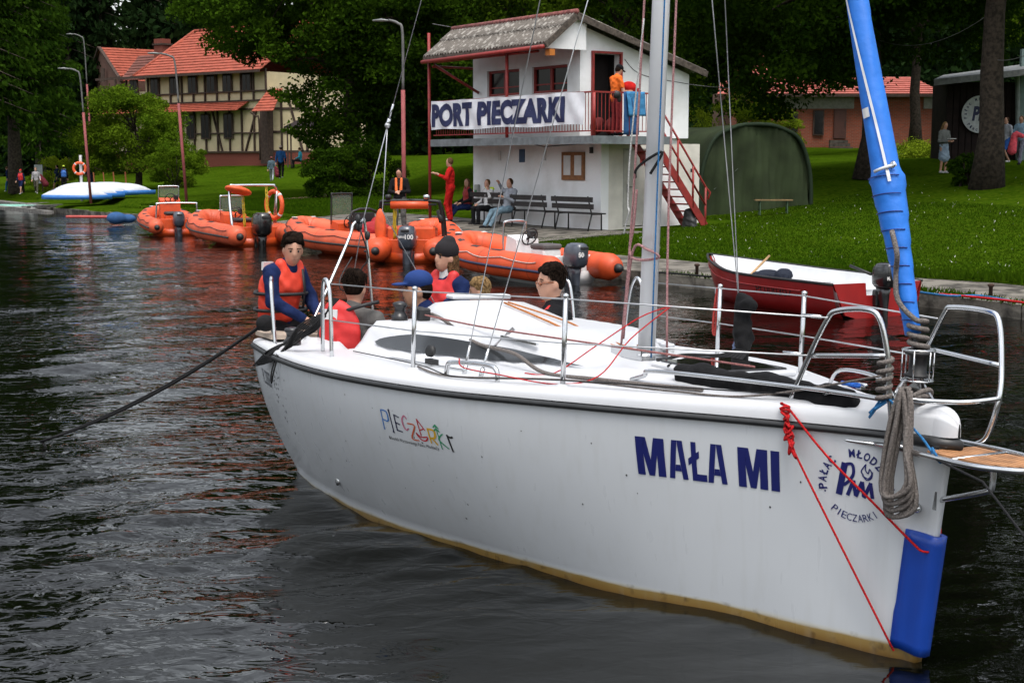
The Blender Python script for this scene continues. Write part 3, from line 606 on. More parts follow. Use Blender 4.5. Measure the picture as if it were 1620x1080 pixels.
tree('oak with the thick trunk beside the dark clubhouse', PX(1556, 42), 42, 17, (1.5, .6, 11.6), (7.0, 6.0, 7.0), 'oak', 100000, .18, .40, 420, 1.05, 13, low=-.85, name='oak_tree', fork=.6, leanx=.35)
tree('leafy tree behind the tent and the birch bushes', PX(1170, 70), 70, 15, (0, 0, 9.5), (5.5, 4.5, 7), 'oak', 70000, .24, .3, 330, 1.15, 14, low=-.8, name='oak_tree')
bush('tall pale bush behind the green tent', 1165, 58, 3.6, 3.3, 'light', 17000, .12, 15)
bush('small yellow green bush at the back right of the tent', 1240, 60, 1.5, 2.4, 'light', 6000, .11, 16)
bush('low nettles below the brick wall', 1455, 63, 3.4, .7, 'light', 6000, .12, 17)
bush('leafy shoots at the left foot of the thick oak', 1522, 43.5, .9, 1.1, 'oak', 4000, .11, 18)
tree('sunlit tree right of the thick oak above the clubhouse', PX(1625, 75), 75, 14, (0, 0, 9.5), (4.5, 4, 6.4), 'willow', 26000, .22, .28, 150, 1.0, 19, name='maple_tree')
tree('leafy tree hanging over the brick house', PX(1440, 72), 72, 14, (0, 0, 10), (5.5, 4, 5.6), 'mid', 34000, .22, .3, 160, 1.0, 20, name='maple_tree')
for i, (px, d, h_, lb) in enumerate(((120, 119, 24, 'dark pine left of the gabled house roof'), (290, 131, 26, 'tall pine between the chimney and the main roof peak'), (370, 129, 27, 'tall pine standing behind the main roof peak'), (172, 120, 21, 'bare topped conifer behind the left red roof'), (250, 126, 23, 'tall pine above the chimney'), (330, 124, 22, 'tall pine behind the main red roof'), (410, 118, 22, 'pine showing above the linden on its left'))):
    conifer(lb, PX(px, d), d, h_, 4.0, 9000, .6, .3, 30+i, leaf='forest')
# the far wood: one dark mass on the slope behind everything
r = np.random.default_rng(77); Cs = []; m = MB()
for i in range(190):
    d = r.uniform(124, 175); px = r.uniform(-900, 2600); x = PX(px, d); h_ = r.uniform(18, 27); z0 = gz(x, d)
    n = 1100; f_ = r.random(n)**1.15; a = r.uniform(0, 6.283, n); rad = (4.3*(1-f_)**.75+.3)*(.45+.6*r.random(n)); Cs.append(np.stack([x+rad*np.cos(a), d+rad*np.sin(a), z0+1.2+h_*f_-rad*.25], -1)); m.tube([(x, d, z0-.3), (x, d, z0+h_*.8)], [.28, .08], 6, cap=False)
V, F = quads(np.concatenate(Cs), 1.15, r, .2, .6); wo = link('forest', np_mesh('forest', V, F, LF['forest'], False)); tag(wo, 'dark conifer wood filling the slope behind the houses', 'forest', kind='stuff')
link_tr = m.build('trunk', BARK, wo, kind='stuff')
# undergrowth closing the wood's foot
n = 60000; C = np.stack([r.uniform(-95, 100, n), r.uniform(121, 134, n), np.zeros(n)], -1); C[:, 2] = ground_z(C[:, 0], C[:, 1])+r.random(n)*13
V, F = quads(C, .8, r, .3); tag(link('undergrowth', np_mesh('undergrowth', V, F, LF['forest'], False)), 'dark undergrowth along the foot of the wood', 'undergrowth', kind='stuff')
# ------------------------------------------------------------ port building
WHITEW = M('limewash', (.80, .81, .82), .9, var=.10, scale=1.4, bump=.35, bscale=9, col2=(.66, .66, .65), lo=.46, hi=.74); WARMW = M('limewash_warm', (.70, .67, .60), .9, var=.12, scale=1.5, bump=.35, bscale=9)
REDP = M('red_paint', (.28, .022, .018), .5, var=.15, scale=8, bump=.2); DARKG = M('window_glass', (.008, .009, .010), .14, spec=.3, var=.3); DARKI = M('dark_interior', (.012, .009, .009), .9)
ASB = M('old_roof_sheet', (.13, .115, .10), .95, var=.3, scale=7, bump=.9, bscale=22, col2=(.30, .28, .25), lo=.52, hi=.62); GREYT = M('grey_fascia', (.16, .18, .19), .6, var=.2); BOARD = M('weathered_board', (.11, .09, .075), .9, var=.3, scale=10)
BLACKW = M('black_bench_wood', (.022, .019, .018), .6, var=.3, scale=12); STEEL = M('stainless', (.62, .63, .64), .18, metal=1, var=.05); PAPER = M('paper', (.6, .6, .6), .8, var=.05); CORK = M('board_brown', (.28, .13, .06), .8, var=.15, scale=12)
BLACK = M('black_rubber', (.015, .015, .016), .55, var=.2); NAVY = M('navy_print', (.010, .016, .075), .6, var=.05)
pb = thing('port_building', 'white two storey harbour building with a red railed balcony and grey corrugated roof', 'building', tuple(PB), math.atan2(VV.y, VV.x))
def wall_holes(name, mat, parent, axis, fix, th, u0, u1, z0, z1, holes, ztop=None):
    """wall in a plane (axis 'x': plane x=fix spanning y ; 'y': plane y=fix spanning x) with rectangular openings, thickness th inward (+)"""
    us = sorted({u0, u1, *[h for o in holes for h in o[:2]]}); m = MB()
    for a, b in zip(us[:-1], us[1:]):
        hs_ = sorted([(h[2], h[3]) for h in holes if h[0] <= a+1e-6 and h[1] >= b-1e-6]); z = z0
        for c, d in hs_+[(None, None)]:
            top = c if c is not None else None
            if top is None:
                ta, tb = (ztop(a), ztop(b)) if ztop else (z1, z1)
                q = [(a, z), (b, z), (b, tb), (a, ta)]
            else: q = [(a, z), (b, z), (b, top), (a, top)]
            if q[2][1]-q[1][1] > 1e-4 or q[3][1]-q[0][1] > 1e-4:
                vs = [((fix, u, v) if axis == 'x' else (u, fix, v)) for u, v in q]+[((fix+th, u, v) if axis == 'x' else (u, fix+th, v)) for u, v in q]
                m.add(vs, [(0, 1, 2, 3), (7, 6, 5, 4), (0, 4, 5, 1), (1, 5, 6, 2), (2, 6, 7, 3), (3, 7, 4, 0)])
            if d is not None: z = d
    return m.build(name, mat, parent)
FL = 2.42  # balcony floor above the building's base (base z .45)
# lower storey: y 0..6 (left face x=0), front face y=0
wall_holes('lower_wall', WHITEW, pb, 'x', 0, .25, 0.0, 6.0, -.4, FL-.16, [])
wall_holes('lower_wall', WARMW, pb, 'y', 0.003, .25, .25, 3.42, -.4, FL-.16, [(.74, 1.60, .08, 2.13)])
wall_holes('side_wall', WHITEW, pb, 'x', 3.2, .25, .26, 6.0, -.4, FL-.16, [])
wall_holes('back_wall', WHITEW, pb, 'y', 5.75, .25, .25, 3.2, -.4, 4.2, [])
MB().box((-.004, -.012, -.18), (.0, .0, .0)).build('plinth', BOARD, pb) if False else None
m = MB(); m.box((2.5, -.03, -.12), (1.9, .06, .42)); m.box((.42, -.03, -.16), (.62, .06, .34)); m.build('plinth', M('dark_plinth', (.075, .055, .045), .9, var=.3), pb)
# upper storey
gz_ = lambda x: 5.57-abs(x+.4)*(.30 if x > -.4 else .83)-.12
upg = .92
wall_holes('upper_wall', WHITEW, pb, 'x', .002, .22, upg, 6.0, FL+.01, gz_(0.0), [(1.47, 3.08, 3.63, 4.35), (3.68, 5.27, 3.63, 4.35)])
wall_holes('gable_wall', WHITEW, pb, 'y', upg, .22, .222, 3.82, FL+.01, None, [(.43, 1.33, FL+.011, 4.62)], ztop=gz_)
wall_holes('side_wall', WHITEW, pb, 'x', 3.60, .22, upg+.22, 6.0, FL+.01, gz_(3.6), [])
MB().poly([(3.6, upg+.22, -.4), (3.6, 3.4, -.4), (3.6, 3.4, FL), (3.6, upg+.22, FL)], .22).build('side_wall', WHITEW, pb)
# white wall under the stair
MB().poly([(1.72, -.10, -.35), (3.28, -.10, -.35), (3.28, -.10, .12), (1.90, -.10, 2.1), (1.72, -.10, 2.25)], .09).build('stair_wall', WHITEW, pb)
# windows
for y0, y1 in ((1.47, 3.08), (3.68, 5.27)):
    f = MB()
    for a, b, c, d in ((y0, y1, 3.63, 3.70), (y0, y1, 4.28, 4.35), (y0, y0+.07, 3.70, 4.28), (y1-.07, y1, 3.70, 4.28), ((y0+y1)/2-.05, (y0+y1)/2+.05, 3.70, 4.28)): f.box((.10, (a+b)/2, (c+d)/2), (.06, b-a-.002, d-c-.002))
    f.box((.115, (y0+y1)/2, 3.87), (.03, y1-y0-.14, .035)); fo = f.build('window', REDP, pb)
    for k in (0, 1): yy = y0+.07+(y1-y0-.24)/2*(k+.5)+k*.1; MB().box((.13, yy, 3.99), (.012, (y1-y0-.24)/2-.004, .575)).build('pane', DARKG, fo)
# balcony door
d = MB().box((.40, upg-.02, 3.52), (.06, .10, 2.2)).box((1.36, upg-.02, 3.52), (.06, .10, 2.2)).box((.88, upg-.02, 4.65), (1.02, .10, .06)).build('door_frame', REDP, pb)
MB().box((.88, upg+.5, 3.5), (.95, .02, 2.3)).box((.41, upg+.36, 3.5), (.02, .28, 2.3)).box((1.35, upg+.36, 3.5), (.02, .28, 2.3)).build('dark_doorway', DARKI, d)
# lower door
d = MB().box((1.17, .10, 1.10), (.80, .04, 1.98)).build('door', M('door_grey', (.50, .49, .45), .5, var=.08), pb)
MB().box((.95, .072, 1.08), (.035, .02, .22)).tube([(.95, .05, 1.12), (.95, .03, 1.12), (1.08, .03, 1.12)], .012, 6).tube([(.96, .05, .98), (.965, .045, .7)], .012, 6).build('handle', BLACK, d)
MB().box((1.42, .072, 1.78), (.10, .008, .19)).build('warning_sign', M('sign_red', (.45, .03, .03), .5), d)
for x in (.74, 1.585): MB().box((x+.008, .06, 1.10), (.035, .12, 2.05)).build('door_frame', M('door_frame_grey', (.42, .41, .38), .6), pb)
MB().box((1.17, .06, 2.115), (.80, .11, .03)).build('door_lintel', MATS['door_frame_grey'], pb)
# balcony
m = MB(); m.poly([(-1.25, -1.25, FL), (1.25, -1.25, FL), (1.25, .9, FL), (-.0, .9, FL), (-.0, 6.3, FL), (-1.25, 6.3, FL)], .14); m.build('balcony_slab', M('balcony_concrete', (.12, .12, .105), .95, var=.3, scale=4, bump=.5), pb)
MB().box((-1.262, 2.52, FL-.10), (.022, 7.60, .20)).box((-.005, -1.262, FL-.10), (2.49, .022, .20)).build('fascia', GREYT, pb)
rl = MB().bar((-1.2, -1.2, FL+1.07), (-1.2, 6.25, FL+1.07), .05, .04).bar((-1.2, -1.2, FL+.12), (-1.2, 6.25, FL+.12), .03, .03).bar((-1.2, -1.2, FL+1.07), (.86, -1.2, FL+1.07), .05, .04).bar((-1.2, -1.2, FL+.12), (.86, -1.2, FL+.12), .03, .03)
rl.build('rail', REDP, pb); bal = None
for k in range(62):
    p = (-1.2, -1.1+k*.12, FL+.595) if k*.12 < 7.3 else None
    if p is None: continue
    if bal is None: bal = MB().box((0, 0, 0), (.014, .014, .92)).build('baluster', REDP, pb, loc=p)
    else: o = bal.copy(); COL.objects.link(o); o.parent = pb; o.location = p
for k in range(16):
    o = bal.copy(); COL.objects.link(o); o.parent = pb; o.location = (-1.08+k*.12, -1.2, FL+.595)
for x, y, z0, z1 in ((-1.2, -1.2, FL, FL+1.05), (-1.2, 2.55, FL, 4.78), (-1.24, 6.42, -.30, 5.45), (.86, -1.2, FL, FL+1.05), (.4, 6.5, -.25, 4.7), (-.1, -1.2, FL, FL+1.05)):
    MB().tube([(x, y, z0), (x, y, z1)], .045, 8).build('post', REDP, pb)
MB().tube([(-1.15, 6.3, 4.55), (-.06, 5.6, 3.75)], .04, 8).tube([(-1.15, 6.3, 4.62), (-1.15, 1.2, 4.62)], .035, 8).tube([(-1.2, 6.3, 4.5), (.4, 6.4, 4.5)], .035, 8).build('canopy_beam', REDP, pb)
# stairs down to the right
a, b = Vector((.80, 0, FL-.02)), Vector((2.60, 0, .20)); 
for y in (-1.15, -.35): MB().bar((a.x, y, a.z-.1), (b.x, y, b.z-.1), .04, .20).build('stringer', REDP, pb)
for k in range(11):
    p = a.lerp(b, (k+.6)/11.3); MB().box((p.x, -.75, p.z-.05), (.22, .78, .035)).build('step', REDP, pb)
for y in (-1.15,):
    hr = MB()
    for h in (.45, .92): hr.tube([(a.x+.05, y, a.z+h), (b.x, y, b.z+h)]+([(b.x+.16, y, b.z+h-.14), (b.x+.08, y, b.z+h-.32)] if h > .5 else []), .028, 8)
    for t_ in (.12, .45, .75, 1.0): p = a.lerp(b, t_); hr.tube([(p.x, y, p.z-.15 if t_ < 1 else -.2), (p.x, y, p.z+.92)], .028, 8)
    hr.build('handrail', REDP, pb)
# roof: corrugated sheets
def corr(x0, z0, x1, z1, y0, y1, name, mat, parent, pitch=.146, amp=.028, th=.02):
    n = int((y1-y0)/pitch*6); vs = []; fs = []
    for i in range(n+1):
        y = y0+(y1-y0)*i/n; w_ = amp*math.sin(2*PI*(y-y0)/pitch)
        for x, z in ((x0, z0), (x1, z1)): vs += [(x, y, z+w_), (x, y, z+w_-th)]
    for i in range(n): o = 4*i; fs += [(o, o+4, o+6, o+2), (o+1, o+3, o+7, o+5), (o, o+1, o+5, o+4), (o+2, o+6, o+7, o+3)]
    return MB().add(vs, fs, True).build(name, mat, parent)
yA, yB = .55, 6.45; ns = 6
for k in range(ns):
    ya, yb = yA+(yB-yA)*k/ns+.004, yA+(yB-yA)*(k+1)/ns-.004
    corr(-1.42, 4.80+.004*(k % 2), -.85, 5.24, ya, yb, 'roof_sheet', ASB, pb); corr(-.88, 5.25+.004*(k % 2), -.42, 5.60, ya, yb, 'roof_sheet', ASB, pb)
    corr(-.38, 5.60, 1.9, 4.92, ya, yb, 'roof_sheet', ASB, pb); corr(1.85, 4.955, 4.15, 4.28, ya, yb, 'roof_sheet', ASB, pb)
MB().tube([(-.40, yA-.02, 5.61), (-.40, yB, 5.61)], .075, 8).build('ridge_cap', M('ridge_red', (.27, .10, .09), .9, var=.3, scale=10), pb)
MB().bar((-.40, yA-.02, 5.50), (4.15, yA-.02, 4.18), .03, .16).bar((-.40, yA-.02, 5.50), (-1.40, yA-.02, 4.72), .03, .15).build('barge_board', BOARD, pb)
MB().bar((-1.40, yA, 4.72), (-1.40, yB, 4.72), .05, .10).build('eaves_board', BOARD, pb)
MB().tube([(-1.46, yA, 4.68), (-1.46, yB, 4.62)], .055, 8).build('gutter', REDP, pb)
MB().poly([(-1.3, yA+.12, 4.66), (.0, yA+.12, 4.66), (.0, yA+.12, 5.38), (-.4, yA+.12, 5.46)], .03).build('gable_panel', WHITEW, pb)
MB().box((-1.2, .62, 4.55), (.16, .2, .16)).build('floodlight', M('lamp_orange', (.5, .16, .02), .5), pb)
# things on the left face
nb_ = MB().box((-.03, 1.155, 1.67), (.05, .97, .74)).build('notice_board', CORK, pb)
for k, (yy, ww) in enumerate(((1.39, .30), (.92, .30))):
    pp = MB().box((-.058, yy, 1.69), (.006, ww, .52)).build('notice_sheet', PAPER, nb_)
for yy, ww, hh, mt in ((3.52, .24, .36, M('sign_blue', (.03, .08, .16), .6)), (2.45, .10, .26, PAPER), (4.62, .10, .26, PAPER)):
    MB().box((-.015, yy, 1.95), (.03, ww, hh)).build('wall_sign', mt, pb)
vs = MB().box((-.04, 5.75, .95), (.08, .22, .36), bev=.02).build('socket_box', M('box_grey', (.35, .36, .34), .5), pb); MB().box((-.09, 5.75, .90), (.03, .10, .14)).build('socket', M('socket_green', (.05, .2, .08), .5), vs)
MB().box((-.03, .38, 2.08), (.06, .09, .16)).build('wall_lamp', BLACK, pb)
MB().box((2.95, -.115, .13), (.17, .03, .17)).build('vent', PAPER, pb); MB().box((3.05, -.115, 1.55), (.10, .03, .10)).build('switch_box', BLACK, pb)
MB().tube(smooth_path([(1.5, upg-.01, 4.5), (2.1, upg-.01, 4.12), (3.8, upg-.01, 3.92)], 6), .008, 4).tube([(-1.0, -1.0, FL-.17), (-1.1, 1.0, FL-.25), (-.9, 1.8, FL-.17)], .012, 4).build('cable', BLACK, pb)
def pbw(x, y, z): return PB+VV*x+U*y+Vector((0, 0, z))
# banner
bn = thing('banner', 'white PORT PIECZARKI banner tied along the balcony railing', 'banner', tuple(pbw(-1.27, 6.25, FL+.3)), math.atan2(-U.y, -U.x))
n_x, n_z = 70, 10; vs = []; Lb = 7.15
def bwave(x, z): return -.008-.022*math.sin(x*3.1+z*2)*math.sin(z*3)-.016*math.sin(x*8+z*7+math.sin(x*2))-.014*math.sin(x*1.3)
for i in range(n_x+1):
    for j in range(n_z+1): x = Lb*i/n_x; z = -.03+.82*j/n_z+.022*math.sin(x*2.2)*(1-j/n_z)-.018*abs(math.sin(x*2.0))*(j/n_z); vs.append((x, bwave(x, z), z))
fs = [(i*(n_z+1)+j, (i+1)*(n_z+1)+j, (i+1)*(n_z+1)+j+1, i*(n_z+1)+j+1) for i in range(n_x) for j in range(n_z)]
MB().add(vs, fs, True).build('cloth', M('banner_white', (.74, .76, .80), .6, var=.10, scale=2.5, bump=.3, bscale=5), bn)
v_, f_ = text_mesh('PORT PIECZARKI', .56, 6.35, bold=.062, strips=46, spacing=1.06)
MB().add([(.06+v.x, bwave(.06+v.x, .10+v.y)-.012, .10+v.y) for v in v_], f_).build('lettering', NAVY, bn)
# towels, bag on the railing
def towel(label, x0, x1, z0, z1, col, name, y=-1.24, sk=.0):
    vs = []; n = 10
    for i in range(n+1):
        for j in range(n+1): x = x0+(x1-x0)*i/n; z = z0+(z1-z0)*j/n; p = pbw(x+sk*(1-j/n), y-.015-.02*math.sin(i*1.1+j*.3), z); vs.append(tuple(p))
    o = MB().add(vs, [(i*(n+1)+j, (i+1)*(n+1)+j, (i+1)*(n+1)+j+1, i*(n+1)+j+1) for i in range(n) for j in range(n)], True).build(name, cloth(col[0], col[1])); tag(o, label, 'towel')
    md = o.modifiers.new('thick', 'SOLIDIFY'); md.thickness = .012; return o
towel('bright blue towel hanging over the balcony rail on top of another', -.24, .34, FL+.50, FL+1.10, ('blue', (.07, .26, .50)), 'towel', -1.27, .08)
towel('longer striped darker blue towel hanging beneath the bright one', -.30, .22, FL+.03, FL+1.095, ('blue_dark', (.035, .10, .24)), 'towel')
blob('life_jacket', [('e', tuple(pbw(-.5, -1.2, FL+1.02)), (.12, .07, .10)), ('e', tuple(pbw(-.42, -1.22, FL+.92)), (.06, .05, .10))], .02, BLACK); tag(COL.objects[-1], 'small black cloth hanging on the railing beside the banner', 'cloth')
o = blob('backpack', [('c', tuple(pbw(2.22, -.95, .06)), tuple(pbw(2.22, -.95, .42)), .20, .15), ('c', tuple(pbw(2.2, -1.12, .08)), tuple(pbw(2.2, -1.1, .22)), .12, .11), ('c', tuple(pbw(2.1, -.95, .5)), tuple(pbw(2.3, -.95, .5)), .03, .03)], .02, BLACK, k=.06)
tag(o, 'black backpack standing on the grass under the red stair', 'backpack')
# red life jackets heaped by the door
for k, (x, y) in enumerate(((-.25, -.1), (-.0, -.35))):
    o = blob('life_jacket', [('e', tuple(pbw(x, y, FL+.25)), (.16, .2, .2)), ('e', tuple(pbw(x+.1, y, FL+.38)), (.12, .14, .12))], .03, M('vest_red_dark', (.10, .012, .012), .8), k=.08)
    tag(o, ['dark red life jacket heap left of the balcony doorway behind the bars', 'dark red life jacket heap right in front of the balcony doorway'][k], 'life jacket')
# benches
def bench(label, x, y, rz_off=0, L_=1.75):
    p = pbw(x, y, 0); p.z = max(.24, gz(p.x, p.y)+.045); t = thing('bench', label, 'bench', tuple(p), math.atan2(U.y, U.x)+rz_off+PI, 'dark wooden benches against the port building')
    # local x along the bench, y towards the wall is -y
    for k, (yy, zz) in enumerate(((.08, .44), (.20, .445), (.32, .44))): MB().box((0, yy, zz), (L_, .10, .035)).build('seat_slat', BLACKW, t)
    for k, (yy, zz) in enumerate(((-.045, .62), (-.075, .80))): MB().box((0, yy, zz), (L_, .03, .13)).build('back_slat', BLACKW, t)
    for sx in (-1, 1):
        MB().tube([(sx*L_*.40, .36, 0), (sx*L_*.40, .36, .42), (sx*L_*.40, .04, .42), (sx*L_*.40, -.09, .88)], .022, 6).tube([(sx*L_*.40, -.08, 0), (sx*L_*.40, .04, .42)], .022, 6).build('leg', BLACK, t)
    return t
bench('black slatted bench farthest left, its left end behind the sitting people', -.62, 4.35); bench('black slatted bench in the middle of the row of three', -.62, 2.35)
bench('black slatted bench at the right end of the row, nearest the door', -.62, .35)

# ------------------------------------------------------------ half timbered house
TILE = M('roof_tile_red', (.36, .085, .050), .75, var=.18, scale=3, bump=.3); TILED = M('roof_tile_brown', (.16, .060, .045), .8, var=.2, scale=3); PLAS = M('plaster_cream', (.56, .47, .30), .9, var=.06, scale=2); TIMB = M('timber_brown', (.075, .050, .040), .85, var=.2)
BRICK = M('brick_plain', (.22, .065, .045), .9, var=.25, scale=20); BRNW = M('wall_brown', (.17, .095, .075), .9, var=.12)
A0 = Vector((-17.0, 100, 2.2)); hu = Vector((-.8, .6, 0)); hv = Vector((.6, .8, 0))
hh = thing('half_timbered_house', 'big half timbered house with cream panels and bright red tiled roofs', 'house', tuple(A0), math.atan2(hv.y, hv.x)-PI/2+0)
# local: x = hv rotated... use world->local via inverse
HI = Matrix.Translation(A0) @ Matrix.Rotation(math.atan2(-hu.y, -hu.x), 4, 'Z'); hh.matrix_world = HI; hI = HI.inverted()
def hl(px, py, Y): return hI @ W(px, py, Y)
# local frame: x runs along the facade to the right (towards its near end), y away from the lake; facade at y=0, x in [-17,0]
MB().box((-9, 5, .1), (18, 10, 1.2)).build('plinth', BRICK, hh)
HW = [(-.9-k*2.15, 1.0 if k % 2 == 0 else 0) for k in range(8)]
lw = []  # windows on lower and upper floor
xs_ = [-16.4+1.26*i for i in range(14)]
m = MB(); m.box((-8.5, 5, 3.0), (17, 9.96, 4.6)); m.box((-6.5, 5, 5.79), (13, 9.96, 1.0)); m.build('wall', PLAS, hh)
def beam(a, b, w_=.16, y=-.05): MB().bar((a[0], y, a[1]), (b[0], y, b[1]), .10, w_, up=(0, 1, 0)).build('timber', TIMB, hh)
for z0, z1, zm in ((.78, 3.75, 2.1), (4.35, 6.45, 5.0)):
    beam((-17, z0), (0, z0)); beam((-17, z1), (0, z1)); beam((-17, zm), (0, zm), y=-.055)
    for x in xs_: beam((x, z0), (x, z1), .13, -.06)
beam((-4.6, .8), (-5.6, 3.7), .13, -.066); beam((-2.2, .8), (-1.0, 3.7), .13, -.066)
def hwin(x, z0, z1, w_=.95):
    f = MB().box((x, -.09, (z0+z1)/2), (w_, .10, z1-z0)).build('window', TIMB, hh); MB().box((x, -.148, (z0+z1)/2), (w_-.2, .01, z1-z0-.2)).build('pane', DARKG, f)
    MB().box((x, -.156, (z0+z1)/2), (.05, .012, z1-z0-.2)).build('glazing_bar', TIMB, f)
for x in (-3.9, -6.3, -7.9, -10.2, -12.6, -15.0): hwin(x, 1.7, 3.5)
for x in (-1.9, -3.9, -5.6, -7.6, -9.6, -11.8, -14.2): hwin(x, 4.95, 6.3)
# lean-to roof between the floors, and the main roofs, laid in tile courses
def courses(p, name, mat, parent, rows, lap=.05, th=.06, lip=.07):
    """p = eave-left, eave-right, top-right, top-left corners (local)"""
    el, er, tr, tl = [Vector(q) for q in p]; nn = (er-el).cross(tl-el).normalized()
    if nn.z < 0: nn = -nn
    for k in range(rows):
        a, b = k/rows, min(1, (k+1+lap)/rows); q = [el.lerp(tl, a), er.lerp(tr, a), er.lerp(tr, b), el.lerp(tl, b)]
        q = [q[0]+nn*lip, q[1]+nn*lip, q[2]+nn*.012, q[3]+nn*.012]; MB().poly(q, th).build(name, mat, parent)
courses([(-17.2, -1.25, 3.62), (-1.8, -1.25, 3.62), (-1.8, -.06, 4.28), (-17.2, -.06, 4.28)], 'roof_course', TILE, hh, 5)
courses([(-13.2, -.9, 6.35), (.3, -.9, 6.35), (.3, 4.8, 10.0), (-12.9, 4.8, 10.0)], 'roof_course', TILE, hh, 16)
courses([(-17.6, -.9, 6.33), (-9.1, 4.9, 10.1), (-9.1, 10.6, 9.7), (-17.6, 10.6, 6.3)], 'roof_course', TILED, hh, 12) if False else None
MB().poly([(-13.2, 10.6, 6.35), (.3, 10.6, 6.35), (.3, 4.8, 9.95), (-12.9, 4.8, 9.95)][::-1], .1).build('back_roof', TILE, hh)
MB().bar((-17.6, -.95, 6.28), (.3, -.95, 6.28), .1, .16).build('gutter', TIMB, hh)
MB().tube([(-12.9, 4.8, 10.06), (.3, 4.8, 10.06)], .13, 6).tube([(-13.2, -.9, 6.4), (-12.9, 4.8, 10.06)], .12, 6).build('ridge_tiles', TILE, hh)
# hipped porch roof at the right end with the thick dark corner post
courses([hl(398, 177, 97), hl(432, 176, 97), hl(447, 140, 100), hl(425, 142, 100)], 'roof_course', TILE, hh, 8)
MB().box((.25, -.35, 1.9), (.75, .5, 3.9)).build('corner_post', TIMB, hh)
MB().tube(smooth_path([(-.7, -.95, 3.5), (-.4, -.7, 3.2), (-.2, -.62, 3.0), (-.15, -.62, .2)], 3), .06, 6).build('drainpipe', TIMB, hh)
# right wing facing the lake
wv = MB(); ta, tb = hl(430, 262, 100), hl(520, 262, 100); tu = (tb-ta).normalized(); tn = Vector((tu.y, -tu.x, 0))
def wp(s_, z, o=0): p = ta+tu*s_+tn*o; return Vector((p.x, p.y, z))
WL_ = (tb-ta).length
wv.poly([wp(0, -.3), wp(WL_, -.3), wp(WL_, 5.2), wp(0, 5.2)], .4).build('wall', PLAS, hh); MB().poly([wp(0, -.4, .06), wp(WL_, -.4, .06), wp(WL_, .72, .06), wp(0, .72, .06)], .1).build('plinth', BRICK, hh)
for a, b in (((0, .8), (WL_, .8)), ((0, 2.15), (WL_, 2.15)), ((0, 3.75), (WL_, 3.75)), ((.08, .8), (.08, 5.1)), ((.75, .8), (.75, 5.1)), ((2.5, .8), (2.5, 2.1)), ((1.1, 5.0), (2.2, .8)), ((3.4, .8), (3.4, 5.1))):
    MB().bar(wp(a[0], a[1], .04), wp(b[0], b[1], .04), .16, .06, up=tuple(tn)).build('timber', TIMB, hh)
# chimney
ch = MB().box(hl(257, 79, 111), (1.0, .8, 1.6)).build('chimney', BRICK, hh); cc = hl(257, 74, 111); MB().box(cc+Vector((0, 0, .15)), (1.2, 1.0, .12)).build('chimney_cap', TIMB, ch)
# separate building on the left
lh = thing('gabled_house', 'red roofed house with a plain brown gable left of the half timbered house', 'house', tuple(W(165, 240, 114)), 0); lI = Matrix.Translation(W(165, 240, 114)).inverted()
def ll(px, py, Y): return lI @ W(px, py, Y)
g0, g1, ga = ll(138, 140, 122), ll(191, 128, 113), ll(158, 78, 117); z0 = -2.5
b0, b1 = Vector((g0.x, g0.y, z0)), Vector((g1.x, g1.y, z0))
MB().poly([b0, b1, g1, ga, g0], .3).build('wall', BRNW, lh)
MB().poly([b1, Vector((b1.x+13, b1.y+9, z0)), Vector((g1.x+13, g1.y+9, g1.z)), g1], .3).build('wall', BRNW, lh)
e1, e2, r2, r1 = ll(192, 129, 112.6), ll(300, 131, 121), ll(300, 82, 125), ll(157, 75, 116.5)
courses([e1, e2, r2, r1], 'roof_course', TILE, lh, 13); MB().poly([r1, ll(300, 82, 125), ll(300, 135, 132), ll(136, 142, 122.5)], .12).build('roof', TILE, lh)
MB().bar(r1, e1, .25, .12).build('barge_board', TIMB, lh); MB().bar(r1, ll(137, 142, 122), .3, .15).build('barge_board', TIMB, lh)
courses([ll(190, 128, 108), ll(245, 126, 108), ll(288, 84, 113), ll(220, 89, 113)], 'roof_course', TILED, lh, 9)
f = MB().poly([ll(160, 108, 115.6), ll(166, 108, 115.4), ll(166, 130, 115.4), ll(160, 130, 115.6)], .05).build('window', TIMB, lh)

# ------------------------------------------------------------ brick house, dark clubhouse, tent
def brickmat():
    m = M('brick_wall', (.40, .12, .07), .9, var=.15, scale=4); n = m.node_tree; t = n.nodes.new('ShaderNodeTexCoord'); bt = n.nodes.new('ShaderNodeTexBrick'); mp = n.nodes.new('ShaderNodeMapping'); mp.inputs['Rotation'].default_value = (R(90), 0, 0)
    bt.inputs['Scale'].default_value = 1; bt.inputs['Brick Width'].default_value = .26; bt.inputs['Row Height'].default_value = .085; bt.inputs['Mortar Size'].default_value = .010
    bt.inputs['Color1'].default_value = (.30, .070, .035, 1); bt.inputs['Color2'].default_value = (.21, .055, .032, 1); bt.inputs['Mortar'].default_value = (.20, .13, .10, 1)
    n.links.new(t.outputs['Object'], mp.inputs[0]); n.links.new(mp.outputs[0], bt.inputs['Vector']); n.links.new(bt.outputs[0], n.nodes['Principled BSDF'].inputs['Base Color']); return m
BRW = brickmat()
def flat_wall(parent, I4, name, mat, pts, th=.3): return MB().poly([I4 @ W(*p) for p in pts], th).build(name, mat, parent)
bo = W(1290, 236, 84); bh = thing('brick_house', 'red brick house with a dark doorway and red roof behind the lawn', 'house', tuple(bo)); bi = Matrix.Translation(bo).inverted(); RDF = M('roof_pink_red', (.42, .12, .09), .8, var=.15, scale=2)
def bl(px, py, Y): return bi @ W(px, py, Y)
wx = lambda px: bl(px, 236, 84).x
zt = bl(1290, 150, 84).z
MB().box(((wx(1180)+wx(1483))/2, 3.2, zt/2-.3), (wx(1483)-wx(1180), 6, zt+.6)).build('wall', BRW, bh)
